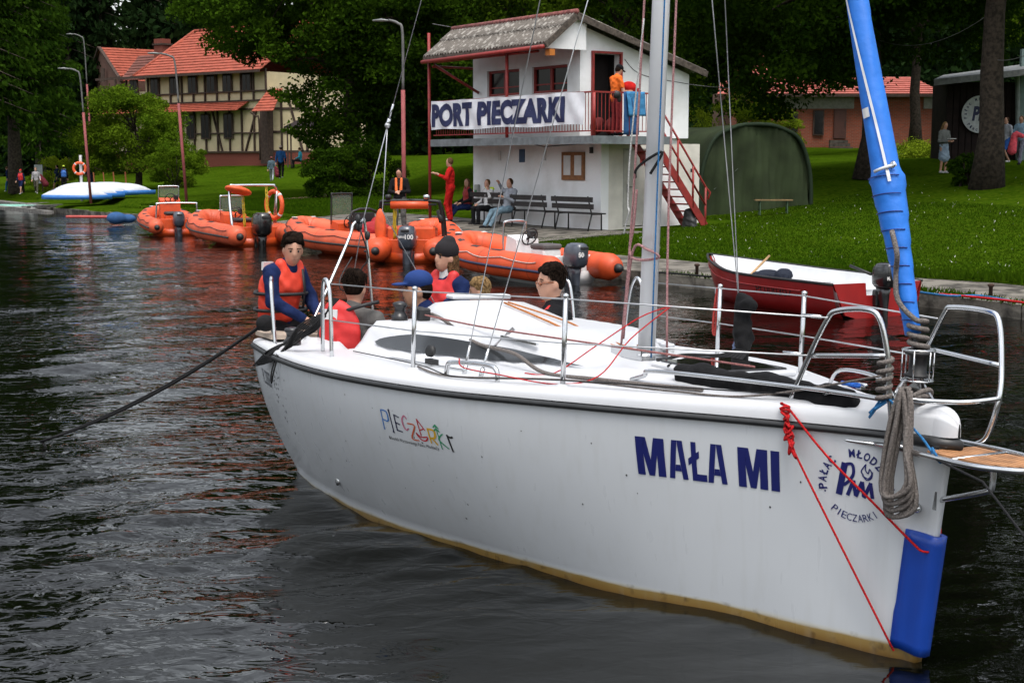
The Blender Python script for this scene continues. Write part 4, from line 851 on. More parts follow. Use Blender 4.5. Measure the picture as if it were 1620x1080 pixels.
zb = bl(1290, 172, 84).z; MB().box(((wx(1240)+wx(1350))/2, .17, (zb+zt)/2), (wx(1350)-wx(1240), .1, zt-zb)).build('plaster_band', M('plaster_grey', (.30, .29, .27), .9), bh)
MB().box(((wx(1460)+wx(1483))/2, .17, (zb+zt)/2), (wx(1483)-wx(1460), .1, zt-zb)).build('plaster_band', MATS['plaster_grey'], bh)
for a, b, c, d in ((1286, 1303, 174, 214), (1250, 1262, 176, 212), (1391, 1404, 176, 212)):
    z_a, z_b = bl(a, d, 84).z, bl(a, c, 84).z; f = MB().box(((wx(a)+wx(b))/2, .13, (z_a+z_b)/2), (wx(b)-wx(a), .12, z_b-z_a)).build('window', TIMB, bh); MB().box(((wx(a)+wx(b))/2, .062, (z_a+z_b)/2), (wx(b)-wx(a)-.14, .01, z_b-z_a-.14)).build('pane', DARKG, f)
z_a, z_b = bl(1318, 219, 84).z, bl(1318, 173, 84).z; d = MB().box(((wx(1319)+wx(1338))/2, .12, (z_a+z_b)/2), (wx(1338)-wx(1319), .14, z_b-z_a)).build('door', M('door_brown', (.07, .022, .015), .6), bh)
MB().box((wx(1336), .04, (z_a+z_b)/2), (.04, .04, .3)).build('handle', BLACK, d)
for k in range(5): MB().box(((wx(1314)+wx(1340))/2-.1, -1.5+k*.3, z_a-1.0+k*.2), (wx(1340)-wx(1296)-k*.15, .32, .18)).build('step', STONE, bh)
courses([Vector((wx(1170), -.4, zt)), Vector((wx(1490), -.4, zt)), Vector((wx(1475), 5, zt+1.3)), Vector((wx(1185), 5, zt+1.3))], 'roof_course', RDF, bh, 9)
MB().box(((wx(1170)+wx(1490))/2, -.42, zt-.06), (wx(1490)-wx(1170), .1, .16)).build('gutter', TIMB, bh); MB().tube([(wx(1476), -.2, zt), (wx(1476), -.05, -.4)], .07, 6).build('drainpipe', TIMB, bh)
# further red roof glimpsed through the oak
rf = thing('far_house', 'distant house whose pink red roof shows through the oak leaves', 'house', tuple(W(1165, 200, 96))); fi = Matrix.Translation(W(1165, 200, 96)).inverted()
courses([fi @ W(1135, 150, 94), fi @ W(1220, 148, 94), fi @ W(1205, 62, 100), fi @ W(1150, 60, 100)], 'roof_course', RDF, rf, 10)
p = fi @ W(1175, 190, 97); MB().box((p.x, p.y+1, p.z), (3.4, 3, 3.6)).build('wall', BRNW, rf)
# dark timber clubhouse on the right
co = W(1495, 262, 54); cb = thing('clubhouse', 'dark timber clubhouse with a round white emblem and a flat grey roof', 'building', tuple(co)); ci = Matrix.Translation(co).inverted(); DKW = M('dark_timber', (.020, .011, .010), .8, var=.3, scale=3)
def cl(px, py, Y=54): return ci @ W(px, py, Y)
x0, x1, zt = cl(1494, 262).x, cl(1700, 262).x, cl(1500, 128).z
MB().box(((x0+x1)/2, .95, zt/2-.4), (x1-x0, 1.8, zt+.7)).build('wall', DKW, cb)
nbd = 20; bd = None
for k in range(nbd):
    w_ = (x1-x0)/nbd; p = (x0+w_*(k+.5), .02, zt/2-.25)
    if bd is None: bd = MB().box((0, 0, 0), (w_-.03, .05, zt+.4)).build('board', DKW, cb, loc=p)
    else: o = bd.copy(); COL.objects.link(o); o.parent = cb; o.location = p
MB().poly([cl(1477, 126, 51.5), cl(1720, 98, 51.5), cl(1720, 88, 56.5), cl(1492, 119, 56.5)], .22).build('roof', M('flat_roof_grey', (.20, .21, .21), .8, var=.2), cb)
MB().tube(smooth_path([cl(1594, 112, 53), cl(1608, 118, 53.3), cl(1610, 135, 53.5), cl(1610, 250, 53.5)], 3), .09, 8).build('drainpipe', M('pipe_grey', (.22, .26, .26), .5), cb)
MB().box(cl(1616, 190, 53.8), (.25, .2, 5.2)).build('corner_board', M('board_teal', (.16, .24, .23), .7), cb)
em = thing('round_emblem', 'white round club emblem on the dark wall half hidden by the oak trunk', 'emblem', tuple(W(1551, 181, 53.85))); er = 29/2250*53.85
MB().add([(er*math.cos(2*PI*k/48), 0, er*math.sin(2*PI*k/48)) for k in range(48)]+[(er*math.cos(2*PI*k/48), .04, er*math.sin(2*PI*k/48)) for k in range(48)], [tuple(range(48)), tuple(range(95, 47, -1))]+[(k, k+48, (k+1) % 48+48, (k+1) % 48) for k in range(48)]).build('disc', M('emblem_white', (.55, .58, .60), .7), em)
def ring_text(body, a0, a1, rad, h, mat, parent, fn, inward=False, wd=.62, bold=.02, name='lettering'):
    n = len(body); V_, F_ = [], []
    for i, chh in enumerate(body):
        if chh == ' ': continue
        v_, f_ = text_mesh(chh, h, (h*wd if chh not in 'I•' else None), bold=bold); a = R(a0+(a1-a0)*(i+.5)/n); xs = [v.x for v in v_]; cxm = (max(xs)+min(xs))/2; o = len(V_)
        for v in v_:
            if not inward: rr_ = rad+v.y; px_, py_ = rr_*math.cos(a)+(v.x-cxm)*math.sin(a), rr_*math.sin(a)-(v.x-cxm)*math.cos(a)
            else: rr_ = rad-v.y; px_, py_ = rr_*math.cos(a)-(v.x-cxm)*math.sin(a), rr_*math.sin(a)+(v.x-cxm)*math.cos(a)
            V_.append(fn(px_, py_))
        F_ += [[q_+o for q_ in f__] for f__ in f_]
    return MB().add(V_, F_).build(name, mat, parent, kind='stuff')
ring_text('Pałac Młodzieży', 200, -10, er*.74, er*.17, NAVY, em, lambda x, y: (x, -.005, y)); ring_text('Pieczarki', 215, 325, er*.90, er*.17, NAVY, em, lambda x, y: (x, -.005, y), inward=True)
v_, f_ = text_mesh('Pm', er*.7, er*.9, bold=.05, shear=.2); MB().add([(v.x-er*.45, -.006, v.y-er*.3) for v in v_], f_).build('monogram', NAVY, em)
# army tent
to = W(1200, 333, 42); to.z = gz(to.x, to.y); tn_ = thing('army_tent', 'large dark green arched army tent behind the red stair', 'tent', tuple(to)); ti = Matrix.Translation(to).inverted(); TENT = M('tent_canvas', (.034, .050, .020), .8, var=.25, scale=1.2, bump=.5, bscale=3)
r0 = 85/2250*42; hT = W(1200, 198, 42).z-to.z; rings = []
fa = Vector((.93, .36, 0)); ba = Vector((-.36, .93, 0)); cx0 = W(1196, 333, 42); cx0.z = to.z; cen = ti @ cx0
for d_, sc in ((0, .86), (.0, 1), (.25, 1.02), (.8, .985), (1.5, 1.015), (2.2, .985), (3.0, 1.01), (3.8, .98), (4.6, 1.0), (7, .98)):
    ring = []
    for k in range(33):
        a = PI*k/32; cs, sn = math.cos(a), math.sin(a); x = r0*1.19*math.copysign(abs(cs)**.62, cs)*sc; z = hT*abs(sn)**.72*sc*(1+.012*math.sin(9*a+d_)); z = z-.25 if k in (0, 32) else z
        ring.append(cen+fa*x+ba*d_+Vector((0, 0, z)))
    rings.append(ring)
tb_ = MB(); tb_.loft(rings[1:], closed=False, cap=False); tb_.build('canvas_roof', TENT, tn_)
fr = MB(); base = []; n = 40
def tentz(x): c_ = min(1, abs(x)/(r0*1.19)); a = math.acos(min(1, c_**(1/.62))); return hT*math.sin(a)**.72
rows = 8; vs = []
for i in range(n+1):
    x = -r0*1.175+2*r0*1.175*i/n; zt_ = max(.05, tentz(x)*.985)
    for j in range(rows+1): z = zt_*j/rows; fold = .07*math.sin(i*1.25+.9*math.sin(j*.8)+.02*i*i)*(1-j/rows*.7)+.07*math.sin(i*.45+j*.5)+.03*math.sin(i*2.9+j); vs.append(cen+fa*x+ba*(.06+fold)+Vector((0, 0, z-(.2 if j == 0 else 0))))
fr.add(vs, [(i*(rows+1)+j, (i+1)*(rows+1)+j, (i+1)*(rows+1)+j+1, i*(rows+1)+j+1) for i in range(n) for j in range(rows)], True).build('front_curtain', TENT, tn_)
MB().tube(rings[1], .06, 8, cap=False).build('front_seam', M('tent_seam', (.018, .032, .016), .8), tn_)
# lighter canvas apron falling to the left of the tent
aw = []
tp0, tp1 = ti @ W(1225, 199, 42.5), ti @ W(1085, 206, 45); bt0, bt1 = ti @ W(1130, 300, 41.5), ti @ W(1080, 262, 44)
for i in range(17):
    for j in range(9): a = tp1.lerp(tp0, i/16); b = bt1.lerp(bt0, i/16); q_ = a.lerp(b, j/8); q_.z -= .14*math.sin(PI*j/8)*(.5+i/32); q_ += Vector((0, -.04*math.sin(i*1.9), 0)); aw.append(q_)
MB().add(aw, [(i*9+j, (i+1)*9+j, (i+1)*9+j+1, i*9+j+1) for i in range(16) for j in range(8)], True).build('apron', M('tent_canvas_light', (.10, .13, .10), .6, var=.25, scale=1.5), tn_)
bb = thing('beer_bench', 'small folding bench with a light wooden top in front of the tent', 'bench', tuple(W(1223, 338, 40))); bb.location.z = gz(bb.location.x, 40)
MB().box((0, 0, .42), (1.05, .28, .03)).build('seat', M('wood_light', (.22, .14, .06), .7), bb)
for x in (-.38, .38): MB().bar((x, -.11, 0), (x, -.08, .4), .03, .03).bar((x, .11, 0), (x, .08, .4), .03, .03).bar((x, -.1, .15), (x, .1, .15), .03, .03).build('leg', M('leg_green', (.03, .07, .03), .6), bb)

# ------------------------------------------------------------ lamp posts
PINK = M('lamp_red', (.27, .060, .060), .7, var=.12, scale=3); GALV = M('galvanised', (.13, .13, .125), .6, var=.15)
def lamp(label, x, y, h, ang=180, lean=-.02, reach=.75, split=.68, z=None):
    z = gz(x, y) if z is None else z; t = thing('street_lamp', label, 'street lamp', (x, y, z), group='street lamps along the lake shore')
    MB().tube([(0, 0, -.1), (lean*h*split, 0, h*split)], .058, 10).build('post', PINK, t)
    d = Vector((math.cos(R(ang)), math.sin(R(ang)), 0)); p = Vector((lean*h*split, 0, h*split)); q_ = Vector((lean*h, 0, h*.95))
    MB().tube(smooth_path([p, q_, q_+d*reach*.25+Vector((0, 0, h*.045)), q_+d*reach*.75+Vector((0, 0, h*.062))], 5), .036, 8).build('arm', GALV, t)
    e = q_+d*(reach*.72)+Vector((0, 0, h*.060)); MB().tube([e, e+d*.25+Vector((0, 0, .02)), e+d*.5+Vector((0, 0, .02))], [.035, .07, .04], 8, flat=.6).build('lamp_head', M('lamp_head_grey', (.22, .23, .22), .4), t)
    return t
lamp('street lamp standing between the racks and the leftmost inflatable, before the willow', PX(298, 56), 56, 5.75, 180, -.055, .75)
lamp('street lamp rising in front of the stack of white and blue boats', PX(147, 62), 62, 5.6, 180, -.05, .6)
lamp('street lamp just left of the port building, behind the boy in black', PX(640, 38.5), 38.5, 5.55, 155, .0, .55)
lamp('far street lamp whose top shows left of the brown gable', PX(152, 86), 86, 8.9, 165, -.03, .9)
# overhead cables
cb_ = MB()
for a, b, s_ in ((W(684, 38, 41.5), W(1030, 42, 52), .35), (W(1030, 42, 52), W(1350, 20, 48), .4), (W(1380, 60, 48), W(1560, 26, 42), .5), (W(1345, 54, 47), W(1180, 70, 60), .4), (W(1085, 133, 41), W(1250, 133, 60), .15), (W(1565, 93, 42), W(1640, 78, 40), .15)):
    cb_.tube([a.lerp(b, t_/14)-Vector((0, 0, s_*4*(t_/14)*(1-t_/14))) for t_ in range(15)], .011, 4)
tag(cb_.build('cable', GALV), 'thin overhead cables strung from the port building through the oaks', 'cables', kind='stuff')
# ------------------------------------------------------------ the sailing yacht (aft distance s, port y, up z in her own heeled frame)
_th, _he = 2.0922, .0363
_a = Vector((-math.cos(_th), -math.sin(_th), 0)); _port = Vector((-_a.y, _a.x, 0)); _pt = _port*math.cos(_he)-Vector((0, 0, 1))*math.sin(_he); _u = Vector((0, 0, 1))*math.cos(_he)+_port*math.sin(_he)
YM = Matrix(((_a.x, _pt.x, _u.x, 1.857), (_a.y, _pt.y, _u.y, 6.006), (_a.z, _pt.z, _u.z, 0), (0, 0, 0, 1)))
def B(s, y, z): return Vector((-s, y, z))
def BW(s, y, z): return YM @ B(s, y, z)
GEL = M('gelcoat_white', (.70, .71, .73), .22, var=.03, scale=2, coat=.4); GELD = M('deck_white', (.55, .56, .58), .42, var=.03, scale=3)
NAVYV = M('vinyl_navy', (.006, .010, .105), .35, var=.03); RUBR = M('rub_rail', (.02, .021, .022), .45, var=.15, scale=20); ALU = M('anodised_mast', (.66, .67, .68), .36, metal=.2, var=.06, scale=1.5)
GLASSB = M('tinted_window', (.030, .033, .036), .12, var=.1, coat=.5)
def hullmat():
    m = M('hull_gelcoat', (.58, .60, .62), .26, var=.03, scale=1.2, coat=.3); n = m.node_tree; b = n.nodes['Principled BSDF']; t = n.nodes.new('ShaderNodeTexCoord'); sx = n.nodes.new('ShaderNodeSeparateXYZ'); n.links.new(t.outputs['Object'], sx.inputs[0])
    z = n.nodes.new('ShaderNodeTexNoise'); z.inputs['Scale'].default_value = 3.5; z.inputs['Detail'].default_value = 7; mp = n.nodes.new('ShaderNodeMapping'); mp.inputs['Scale'].default_value = (.5, .5, 3); n.links.new(t.outputs['Object'], mp.inputs[0]); n.links.new(mp.outputs[0], z.inputs['Vector'])
    ma = n.nodes.new('ShaderNodeMath'); ma.operation = 'MULTIPLY_ADD'; ma.inputs[1].default_value = -.05; n.links.new(z.outputs[0], ma.inputs[0]); n.links.new(sx.outputs[2], ma.inputs[2])
    fx = n.nodes.new('ShaderNodeMath'); fx.operation = 'MULTIPLY_ADD'; fx.inputs[1].default_value = -.020; n.links.new(sx.outputs[0], fx.inputs[0]); n.links.new(ma.outputs[0], fx.inputs[2])   # band sinks towards the stern
    r1 = n.nodes.new('ShaderNodeValToRGB'); e = r1.color_ramp.elements; e[0].position = 0; e[0].color = (.30, .22, .07, 1); e[1].position = 1; e[1].color = (0, 0, 0, 0)
    for p_, c_ in ((.35, (.10, .05, .010, 1)), (.55, (.20, .115, .028, 1)), (.78, (.27, .18, .055, 1)), (.86, (.50, .47, .36, .6)), (.97, (.6, .6, .58, 0))): q_ = e.new(p_); q_.color = c_
    mr = n.nodes.new('ShaderNodeMapRange'); mr.inputs[1].default_value = -.09; mr.inputs[2].default_value = .062; n.links.new(fx.outputs[0], mr.inputs[0]); n.links.new(mr.outputs[0], r1.inputs[0])
    mx = n.nodes.new('ShaderNodeMix'); mx.data_type = 'RGBA'; n.links.new(r1.outputs[1], mx.inputs[0]); n.links.new(n.nodes[m['mix']].outputs[2], mx.inputs[6]); n.links.new(r1.outputs[0], mx.inputs[7])
    z3 = n.nodes.new('ShaderNodeTexNoise'); z3.inputs['Scale'].default_value = 16; z3.inputs['Detail'].default_value = 8; n.links.new(t.outputs['Object'], z3.inputs['Vector'])
    cr = n.nodes.new('ShaderNodeMapRange'); cr.inputs[1].default_value = .56; cr.inputs[2].default_value = .75; cr.inputs[4].default_value = .8; n.links.new(z3.outputs[0], cr.inputs[0])
    m2 = n.nodes.new('ShaderNodeMix'); m2.data_type = 'RGBA'; m2.inputs[7].default_value = (.05, .025, .008, 1); n.links.new(mx.outputs[2], m2.inputs[6])
    mu = n.nodes.new('ShaderNodeMath'); mu.operation = 'MULTIPLY'; n.links.new(cr.outputs[0], mu.inputs[0]); n.links.new(r1.outputs[1], mu.inputs[1]); n.links.new(mu.outputs[0], m2.inputs[0]); mp2 = n.nodes.new('ShaderNodeMapping'); mp2.inputs['Scale'].default_value = (7, 7, .55); z5 = n.nodes.new('ShaderNodeTexNoise'); z5.inputs['Scale'].default_value = 2.2; z5.inputs['Detail'].default_value = 6; n.links.new(t.outputs['Object'], mp2.inputs[0]); n.links.new(mp2.outputs[0], z5.inputs['Vector'])
    c5 = n.nodes.new('ShaderNodeMapRange'); c5.inputs[1].default_value = .52; c5.inputs[2].default_value = .75; c5.inputs[4].default_value = .14; n.links.new(z5.outputs[0], c5.inputs[0])
    m5 = n.nodes.new('ShaderNodeMix'); m5.data_type = 'RGBA'; m5.inputs[7].default_value = (.36, .35, .30, 1); n.links.new(c5.outputs[0], m5.inputs[0]); n.links.new(m2.outputs[2], m5.inputs[6]); n.links.new(m5.outputs[2], b.inputs['Base Color'])
    r5 = n.nodes.new('ShaderNodeMapRange'); r5.inputs[3].default_value = .2; r5.inputs[4].default_value = .42; n.links.new(z5.outputs[0], r5.inputs[0]); n.links.new(r5.outputs[0], b.inputs['Roughness']); return m
HULL = hullmat()
yt = thing('sailing_yacht', 'white sailing yacht with a furled blue headsail in the foreground, navy name on her bow', 'sailing boat', matrix=YM)
S_ = [0, .15, .45, .7, .96, 1.35, 1.7, 2.0, 2.36, 2.87, 3.4, 3.9, 4.55, 5.3]
HB = [.035, .065, .185, .30, .425, .665, .86, 1.02, 1.22, 1.355, 1.44, 1.45, 1.385, 1.245]
HW_ = [.0, .02, .12, .20, .275, .46, .60, .69, .79, .92, 1.02, 1.06, 1.04, .93]
def sheer_b(s): return float(np.interp(s, S_, HB))
def sheer_z(s): return .88+.14*max(0, 1-s/5.9)**1.5
def cubic(xs, ys, x):
    # smooth monotone-ish resampling through averaging
    return float(np.mean([np.interp(x+d, xs, ys) for d in (-.18, -.09, 0, .09, .18)])) if .2 < x < 5.1 else float(np.interp(x, xs, ys))
def hull_y(s, z):
    bs, bw = cubic(S_, HB, s), cubic(S_, HW_, s); zs = sheer_z(s); t = z/zs; p = 1.05+.65*min(1, s/2.6)
    if z >= 0: return bw+(bs-bw)*(1-(1-min(t, 1))**p)
    return bw*math.sqrt(max(0, 1-(z/-.42)**2))*(1+.0*z)
def stem_s(z): return .105*(1-z/1.02)**1.0 if z > 0 else .105+abs(z)*.9
ns = 80; zs_ = [-.42, -.36, -.25, -.12, -.04]+[i/16 for i in range(17)]
def hull_side(sign):
    rings = []
    for i in range(ns+1):
        f_ = i/ns; ring = []
        for q_ in zs_:
            z = q_ if q_ < 0 else q_*sheer_z(5.3*f_); s0 = stem_s(z); s1 = 5.3-.12*max(0, .88-z)+(.0 if z >= 0 else z*.3); s = s0+(s1-s0)*(f_**1.15)
            y = hull_y(s, z) if f_ > 0 else .022; y = max(.022 if z > -.3 else 0, y) if f_ > 0 else (.022 if z > -.1 else .0)
            k = min(1, (s-s0)/.12); y = .022+(y-.022)*k if y > .022 else y
            ring.append(B(s, sign*y, z))
        rings.append(ring)
    return rings
hm = MB(); rs_, rp_ = hull_side(-1), hull_side(1)
hm.loft(rs_[::-1] if True else rs_, closed=False, cap=False); hm.loft(rp_, closed=False, cap=False)
hm.loft([rp_[0], rs_[0]], closed=False, cap=False); hm.loft([rs_[-1], rp_[-1]], closed=False, cap=False, smooth=False)
hull = hm.build('hull', HULL, yt)
bm = bmesh.new(); bm.from_mesh(hull.data); bmesh.ops.remove_doubles(bm, verts=bm.verts, dist=.002); bmesh.ops.recalc_face_normals(bm, faces=bm.faces); bm.to_mesh(hull.data); bm.free()
# deck moulding: bulwark roll, side decks, coachroof and cockpit in one moulded shell
def cabw(s): return float(np.interp(s, [1.2, 2.25, 2.6, 3.0, 3.6, 4.1, 4.4], [.42, .36, .38, .54, .70, .80, .84]))
def ss(t): t = min(1, max(0, t)); return t*t*(3-2*t)
def deck_z(s, y):
    b = cubic(S_, HB, s); base = sheer_z(s)+float(np.interp(s,[0,.8,2,4,5.3],[.10,.085,.058,.028,.02])); z = base+.045*(1-min(1, abs(y)/max(b, .05))**2)
    if s > 1.2:
        h_ = (.05+.13*ss((s-2.25)/.8))*ss((s-1.2)/1.0)*(1-ss((s-4.30)/.07)); w_ = cabw(s); z += h_*(1-ss((abs(y)-w_+.07)/.15))
    if s > 4.30 and abs(y) < .98:
        k = ss((s-4.32)/.05)*(1-ss((abs(y)-.86)/.07))*(1-ss((s-5.12)/.05)); fl = .70 if abs(y) > .38 else .34
        if .34 < abs(y) < .42: fl = .34+(.36)*ss((abs(y)-.34)/.08)
        z += .035*ss((s-4.3)/.2)*(1-ss((abs(abs(y)-.95)-.02)/.08)) if abs(y) > .8 else 0
        z = z*(1-k)+fl*k
    return z
dm = MB(); rings = []; sv = list(np.linspace(.06, 5.3, 150)); 
for s in sv:
    b = cubic(S_, HB, s) if s > .2 else float(np.interp(s, S_, HB)); zs = sheer_z(s); ring = []
    kb = min(1, b/.25); e_ = .085*kb
    rh = float(np.interp(s, [0, .8, 2, 4, 5.3], [.10, .088, .066, .045, .04]))
    for yy, zz in ((b+.004, zs+.012), (b+.002, zs+rh*.5), (b-.010*kb, zs+rh*.85), (b-.034*kb, zs+rh*1.03), (b-.06*kb, zs+rh*1.03)): ring.append((yy, zz))
    for k in range(1, 29): y = (b-e_)*(1-k/28.0); ring.append((y, deck_z(s, y)))
    full = [B(s, -y, z) for y, z in ring]+[B(s, y, z) for y, z in ring[::-1][1:]]; rings.append(full)
dm.loft(rings, closed=False, cap=False); dm.add([B(.06, p_.y, p_.z) for p_ in rings[0]]+[B(-.015, 0, sheer_z(0)+.03)], [tuple(list(range(len(rings[0])))[::-1])])
dm.add(rings[-1]+[B(5.3, -1.2, .86), B(5.3, 1.2, .86)], [tuple(range(len(rings[-1])))+(len(rings[-1])+1, len(rings[-1]))])
nose = []
for q_ in range(9):
    s = -.045+.105*(q_/8)**1.6; k = math.sqrt(max(.02, 1-((.06-s)/.105)**2)); nose.append([B(s, p_.y*k, (p_.z-sheer_z(0)-.02)*(.35+.65*k)+sheer_z(0)+.02) for p_ in rings[0]])
dm.loft(nose, closed=False, cap=False)
deck = dm.build('deck', GELD, yt)
# black rub rail along the sheer
for sg in (-1, 1):
    MB().tube([B(s, sg*((cubic(S_, HB, s) if s > .2 else float(np.interp(s, S_, HB)))+.008), sheer_z(s)-.008) for s in np.linspace(.02, 5.3, 70)]+[B(5.32, sg*1.15, .87), B(5.33, 0, .87)], .016, 8).build('rub_rail', RUBR, yt)
MB().tube([B(.14, -.07, 1.0), B(.03, -.05, 1.004), B(-.05, 0, 1.004), B(.03, .05, 1.004), B(.14, .07, 1.0)], .026, 8).build('bow_bumper', RUBR, yt)
# raised sliding-hatch garage
gr = []
for s, z, w_ in ((2.95, 1.115, .20), (3.2, 1.155, .26), (3.6, 1.205, .33), (4.0, 1.245, .36), (4.20, 1.262, .37), (4.32, 1.255, .36), (4.42, 1.18, .35), (4.46, 1.08, .34)):
    z0 = deck_z(min(s, 4.2), 0)-.05; e_ = max(.0, z-z0); gr.append([B(s, -w_-.07, z0), B(s, -w_-.03, z0+e_*.45), B(s, -w_, z-.035), B(s, -w_+.05, z-.006), B(s, -w_*.4, z+.008), B(s, w_*.4, z+.008), B(s, w_-.05, z-.006), B(s, w_, z-.035), B(s, w_+.03, z0+e_*.45), B(s, w_+.07, z0)])
g_ = MB(); g_.loft(gr, closed=True, cap=True); go = g_.build('hatch_garage', GELD, yt)
MB().box(B(4.36, .05, 1.285), (.12, .46, .03), bev=.01).build('hatch_handle', GELD, go)
# long dark windows on both coachroof sides
for sg in (-1, 1):
    vs = []; n = 44
    for i in range(n+1):
        f_ = i/n; s = 2.30+(4.12-2.30)*f_; w_ = cabw(s); lo = .86-.22*math.sin(PI*min(1, f_*1.4))*.5; env = min(1, (1-f_)*5)**.5*min(1, f_*3.2)**.75
        c_ = .66+.05*math.sin(f_*6); half = .22*env*(.7+.3*min(1, f_*1.6))
        for t_ in (c_-half, c_, c_+half):
            y = w_-.07+.15*min(1.05, max(-.10, t_)); z = deck_z(s, y); z2 = deck_z(s, y+.01); nn = Vector((0, -(z2-z)/.01, 1)).normalized(); vs.append(B(s, sg*(y+nn.y*.016), z+nn.z*.016))
    MB().add(vs, [(i*3+j, i*3+j+1, i*3+j+4, i*3+j+3) for i in range(n) for j in (0, 1)], True).build('side_window', GLASSB, yt)
# fore hatch
fh = MB().box(B(1.70, .10, deck_z(1.7, .1)+.012), (.56, .56, .035), rz=0, bev=.012).build('fore_hatch', GELD, yt); MB().box(B(1.70, .10, deck_z(1.7, .1)+.034), (.48, .48, .012), bev=.005).build('hatch_glass', M('hatch_glass', (.015, .014, .014), .06, coat=.6), fh)
for y in (.02, .3): MB().box(B(1.99, y-.1, deck_z(1.95, 0)+.02), (.05, .07, .03)).build('hinge', BLACK, fh)
# stanchions and lifelines
ST = {}
for s, hb in ((3.02, 1.10), (1.876, .80)):
    for sg in (-1, 1):
        z0 = deck_z(s, hb)-.02; top = z0+.475
        so = MB().tube([B(s, sg*hb, z0), B(s, sg*hb, top)], .0135, 10).lathe([(.0135, 0), (.017, .004), (.017, .02), (.008, .026)], tuple(B(s, sg*hb, top-.004)), 8).build('stanchion', STEEL, yt)
        MB().sup([(z0-.02, -s, sg*hb, .06, .045), (z0+.025, -s, sg*hb, .035, .03), (z0+.03, -s, sg*hb, .02, .02)], 12).build('stanchion_base', GELD, so); ST[(s, sg)] = (z0, top)
# pushpit: gate loops and stern corners
def dz(s, y): return deck_z(s, y)
for sg in (-1, 1):
    z0 = dz(4.0, 1.2)-.01
    MB().tube(smooth_path([B(3.98, sg*1.20, z0), B(4.02, sg*1.20, z0+.36), B(4.07, sg*1.20, z0+.475), B(4.13, sg*1.20, z0+.475), B(4.17, sg*1.19, z0+.36), B(4.20, sg*1.17, z0+.02)], 5), .0135, 8).build('gate_loop', STEEL, yt)
    z1 = dz(5.1, 1.2)-.03
    MB().tube(smooth_path([B(4.92, sg*1.22, z1), B(5.02, sg*1.22, z1+.40), B(5.08, sg*1.20, z1+.46), B(5.15, sg*1.17, z1+.44), B(5.18, sg*1.14, z1+.0)], 5), .0135, 8).build('stern_loop', STEEL, yt)
ll_ = MB(); 
for sg in (-1, 1):
    z0 = dz(4.0, 1.2)-.01; pr = (.54, .245*sg) if sg < 0 else (.40, .30)
    for h_, zp in ((.468, 1.50), (.24, 1.315)):
        a = B(4.0, sg*1.20, z0+h_); b1 = B(3.02, sg*1.10, ST[(3.02, sg)][0]+h_); b2 = B(1.876, sg*.80, ST[(1.876, sg)][0]+h_); e = B(pr[0]+(.12 if h_ < .3 else 0), pr[1], zp)
        ll_.tube([a, b1, b2, e], .0042, 6)
ll_.build('lifeline', M('wire', (.55, .56, .57), .3, metal=.8), yt)
for s, y, z in ((.56, -.245, 1.50), (.68, -.245, 1.315)): MB().tube([B(s+.02, y, z), B(s+.11, y-.03, z)], .010, 6).build('turnbuckle', STEEL, yt)
# pulpit
def tb(pts, r, name='pulpit_tube', k=5): return MB().tube(smooth_path([B(*p_) for p_ in pts], k), r, 10).build(name, STEEL, yt)
tb([(.77, -.235, 1.06), (.765, -.235, 1.10), (.66, -.235, 1.31), (.555, -.232, 1.49), (.50, -.225, 1.535), (.34, -.205, 1.555), (.27, -.19, 1.52), (.235, -.165, 1.36), (.225, -.15, 1.18), (.20, -.13, 1.0), (.16, -.10, .955), (.10, -.075, .94)], .0125)
tb([(.64, .30, 1.06), (.63, .30, 1.12), (.47, .31, 1.35), (.36, .30, 1.53), (.31, .30, 1.56), (.10, .29, 1.56), (.03, .285, 1.52), (-.03, .25, 1.33), (-.07, .20, 1.19), (-.03, .19, 1.03), (.02, .18, .985)], .0125)
tb([(.655, -.235, 1.315), (.24, -.17, 1.36)], .011); tb([(.46, .31, 1.355), (-.03, .25, 1.335)], .011); tb([(.23, -.15, 1.175), (.0, .03, 1.18), (-.075, .20, 1.20)], .011)
# grab rails on the deck
tb([(1.78, -.44, dz(1.78, -.4)-.01), (1.66, -.44, 1.10), (1.55, -.43, 1.135), (.70, -.235, 1.16), (.235, -.155, 1.165)], .011, 'grab_rail')
tb([(1.20, .40, dz(1.2, .4)), (1.10, .38, 1.17), (.75, .30, 1.18), (.62, .27, dz(.62, .2))], .010, 'grab_rail')
zc = lambda s, y: dz(s, y)
tb([(2.60, -1.10, zc(2.6, -1.1)-.02), (2.59, -1.10, zc(2.6, -1.1)+.06), (2.53, -1.09, zc(2.6, -1.1)+.085), (2.30, -1.02, zc(2.3, -1.02)+.085), (2.22, -1.00, zc(2.2, -1.)+.06), (2.21, -1.0, zc(2.2, -1.)-.02)], .0135, 'grab_rail')
# bow platform with teak slats
PLm = M('teak', (.42, .20, .085), .6, var=.2, scale=14)
pf = MB().tube(smooth_path([B(.32, -.13, .955), B(.10, -.15, .965), B(-.25, -.16, .965), B(-.46, -.09, .975), B(-.50, .0, .985), B(-.46, .10, .985), B(-.2, .17, .985), B(.10, .16, .985)], 5), .013, 8).tube([B(-.16, -.16, .972), B(-.16, .165, .982)], .008, 6).build('platform_frame', STEEL, yt)
for k in range(9):
    y = -.125+k*.0325
    for s0, s1 in ((.0, -.145), (-.175, -.43+.9*y*y*6)): MB().box(B((s0+s1)/2, y, .975), (abs(s1-s0), .026, .012)).build('teak_slat', PLm, pf)
MB().box(B(-.01, .01, .958), (.10, .30, .012)).build('platform_plate', STEEL, pf)
tb([(-.24, .0, .965), (-.24, 0, .86), (-.20, 0, .83), (.045, 0, .745)], .013, 'platform_stay'); MB().box(B(.045, 0, .745), (.02, .05, .08)).build('stay_plate', STEEL, yt)
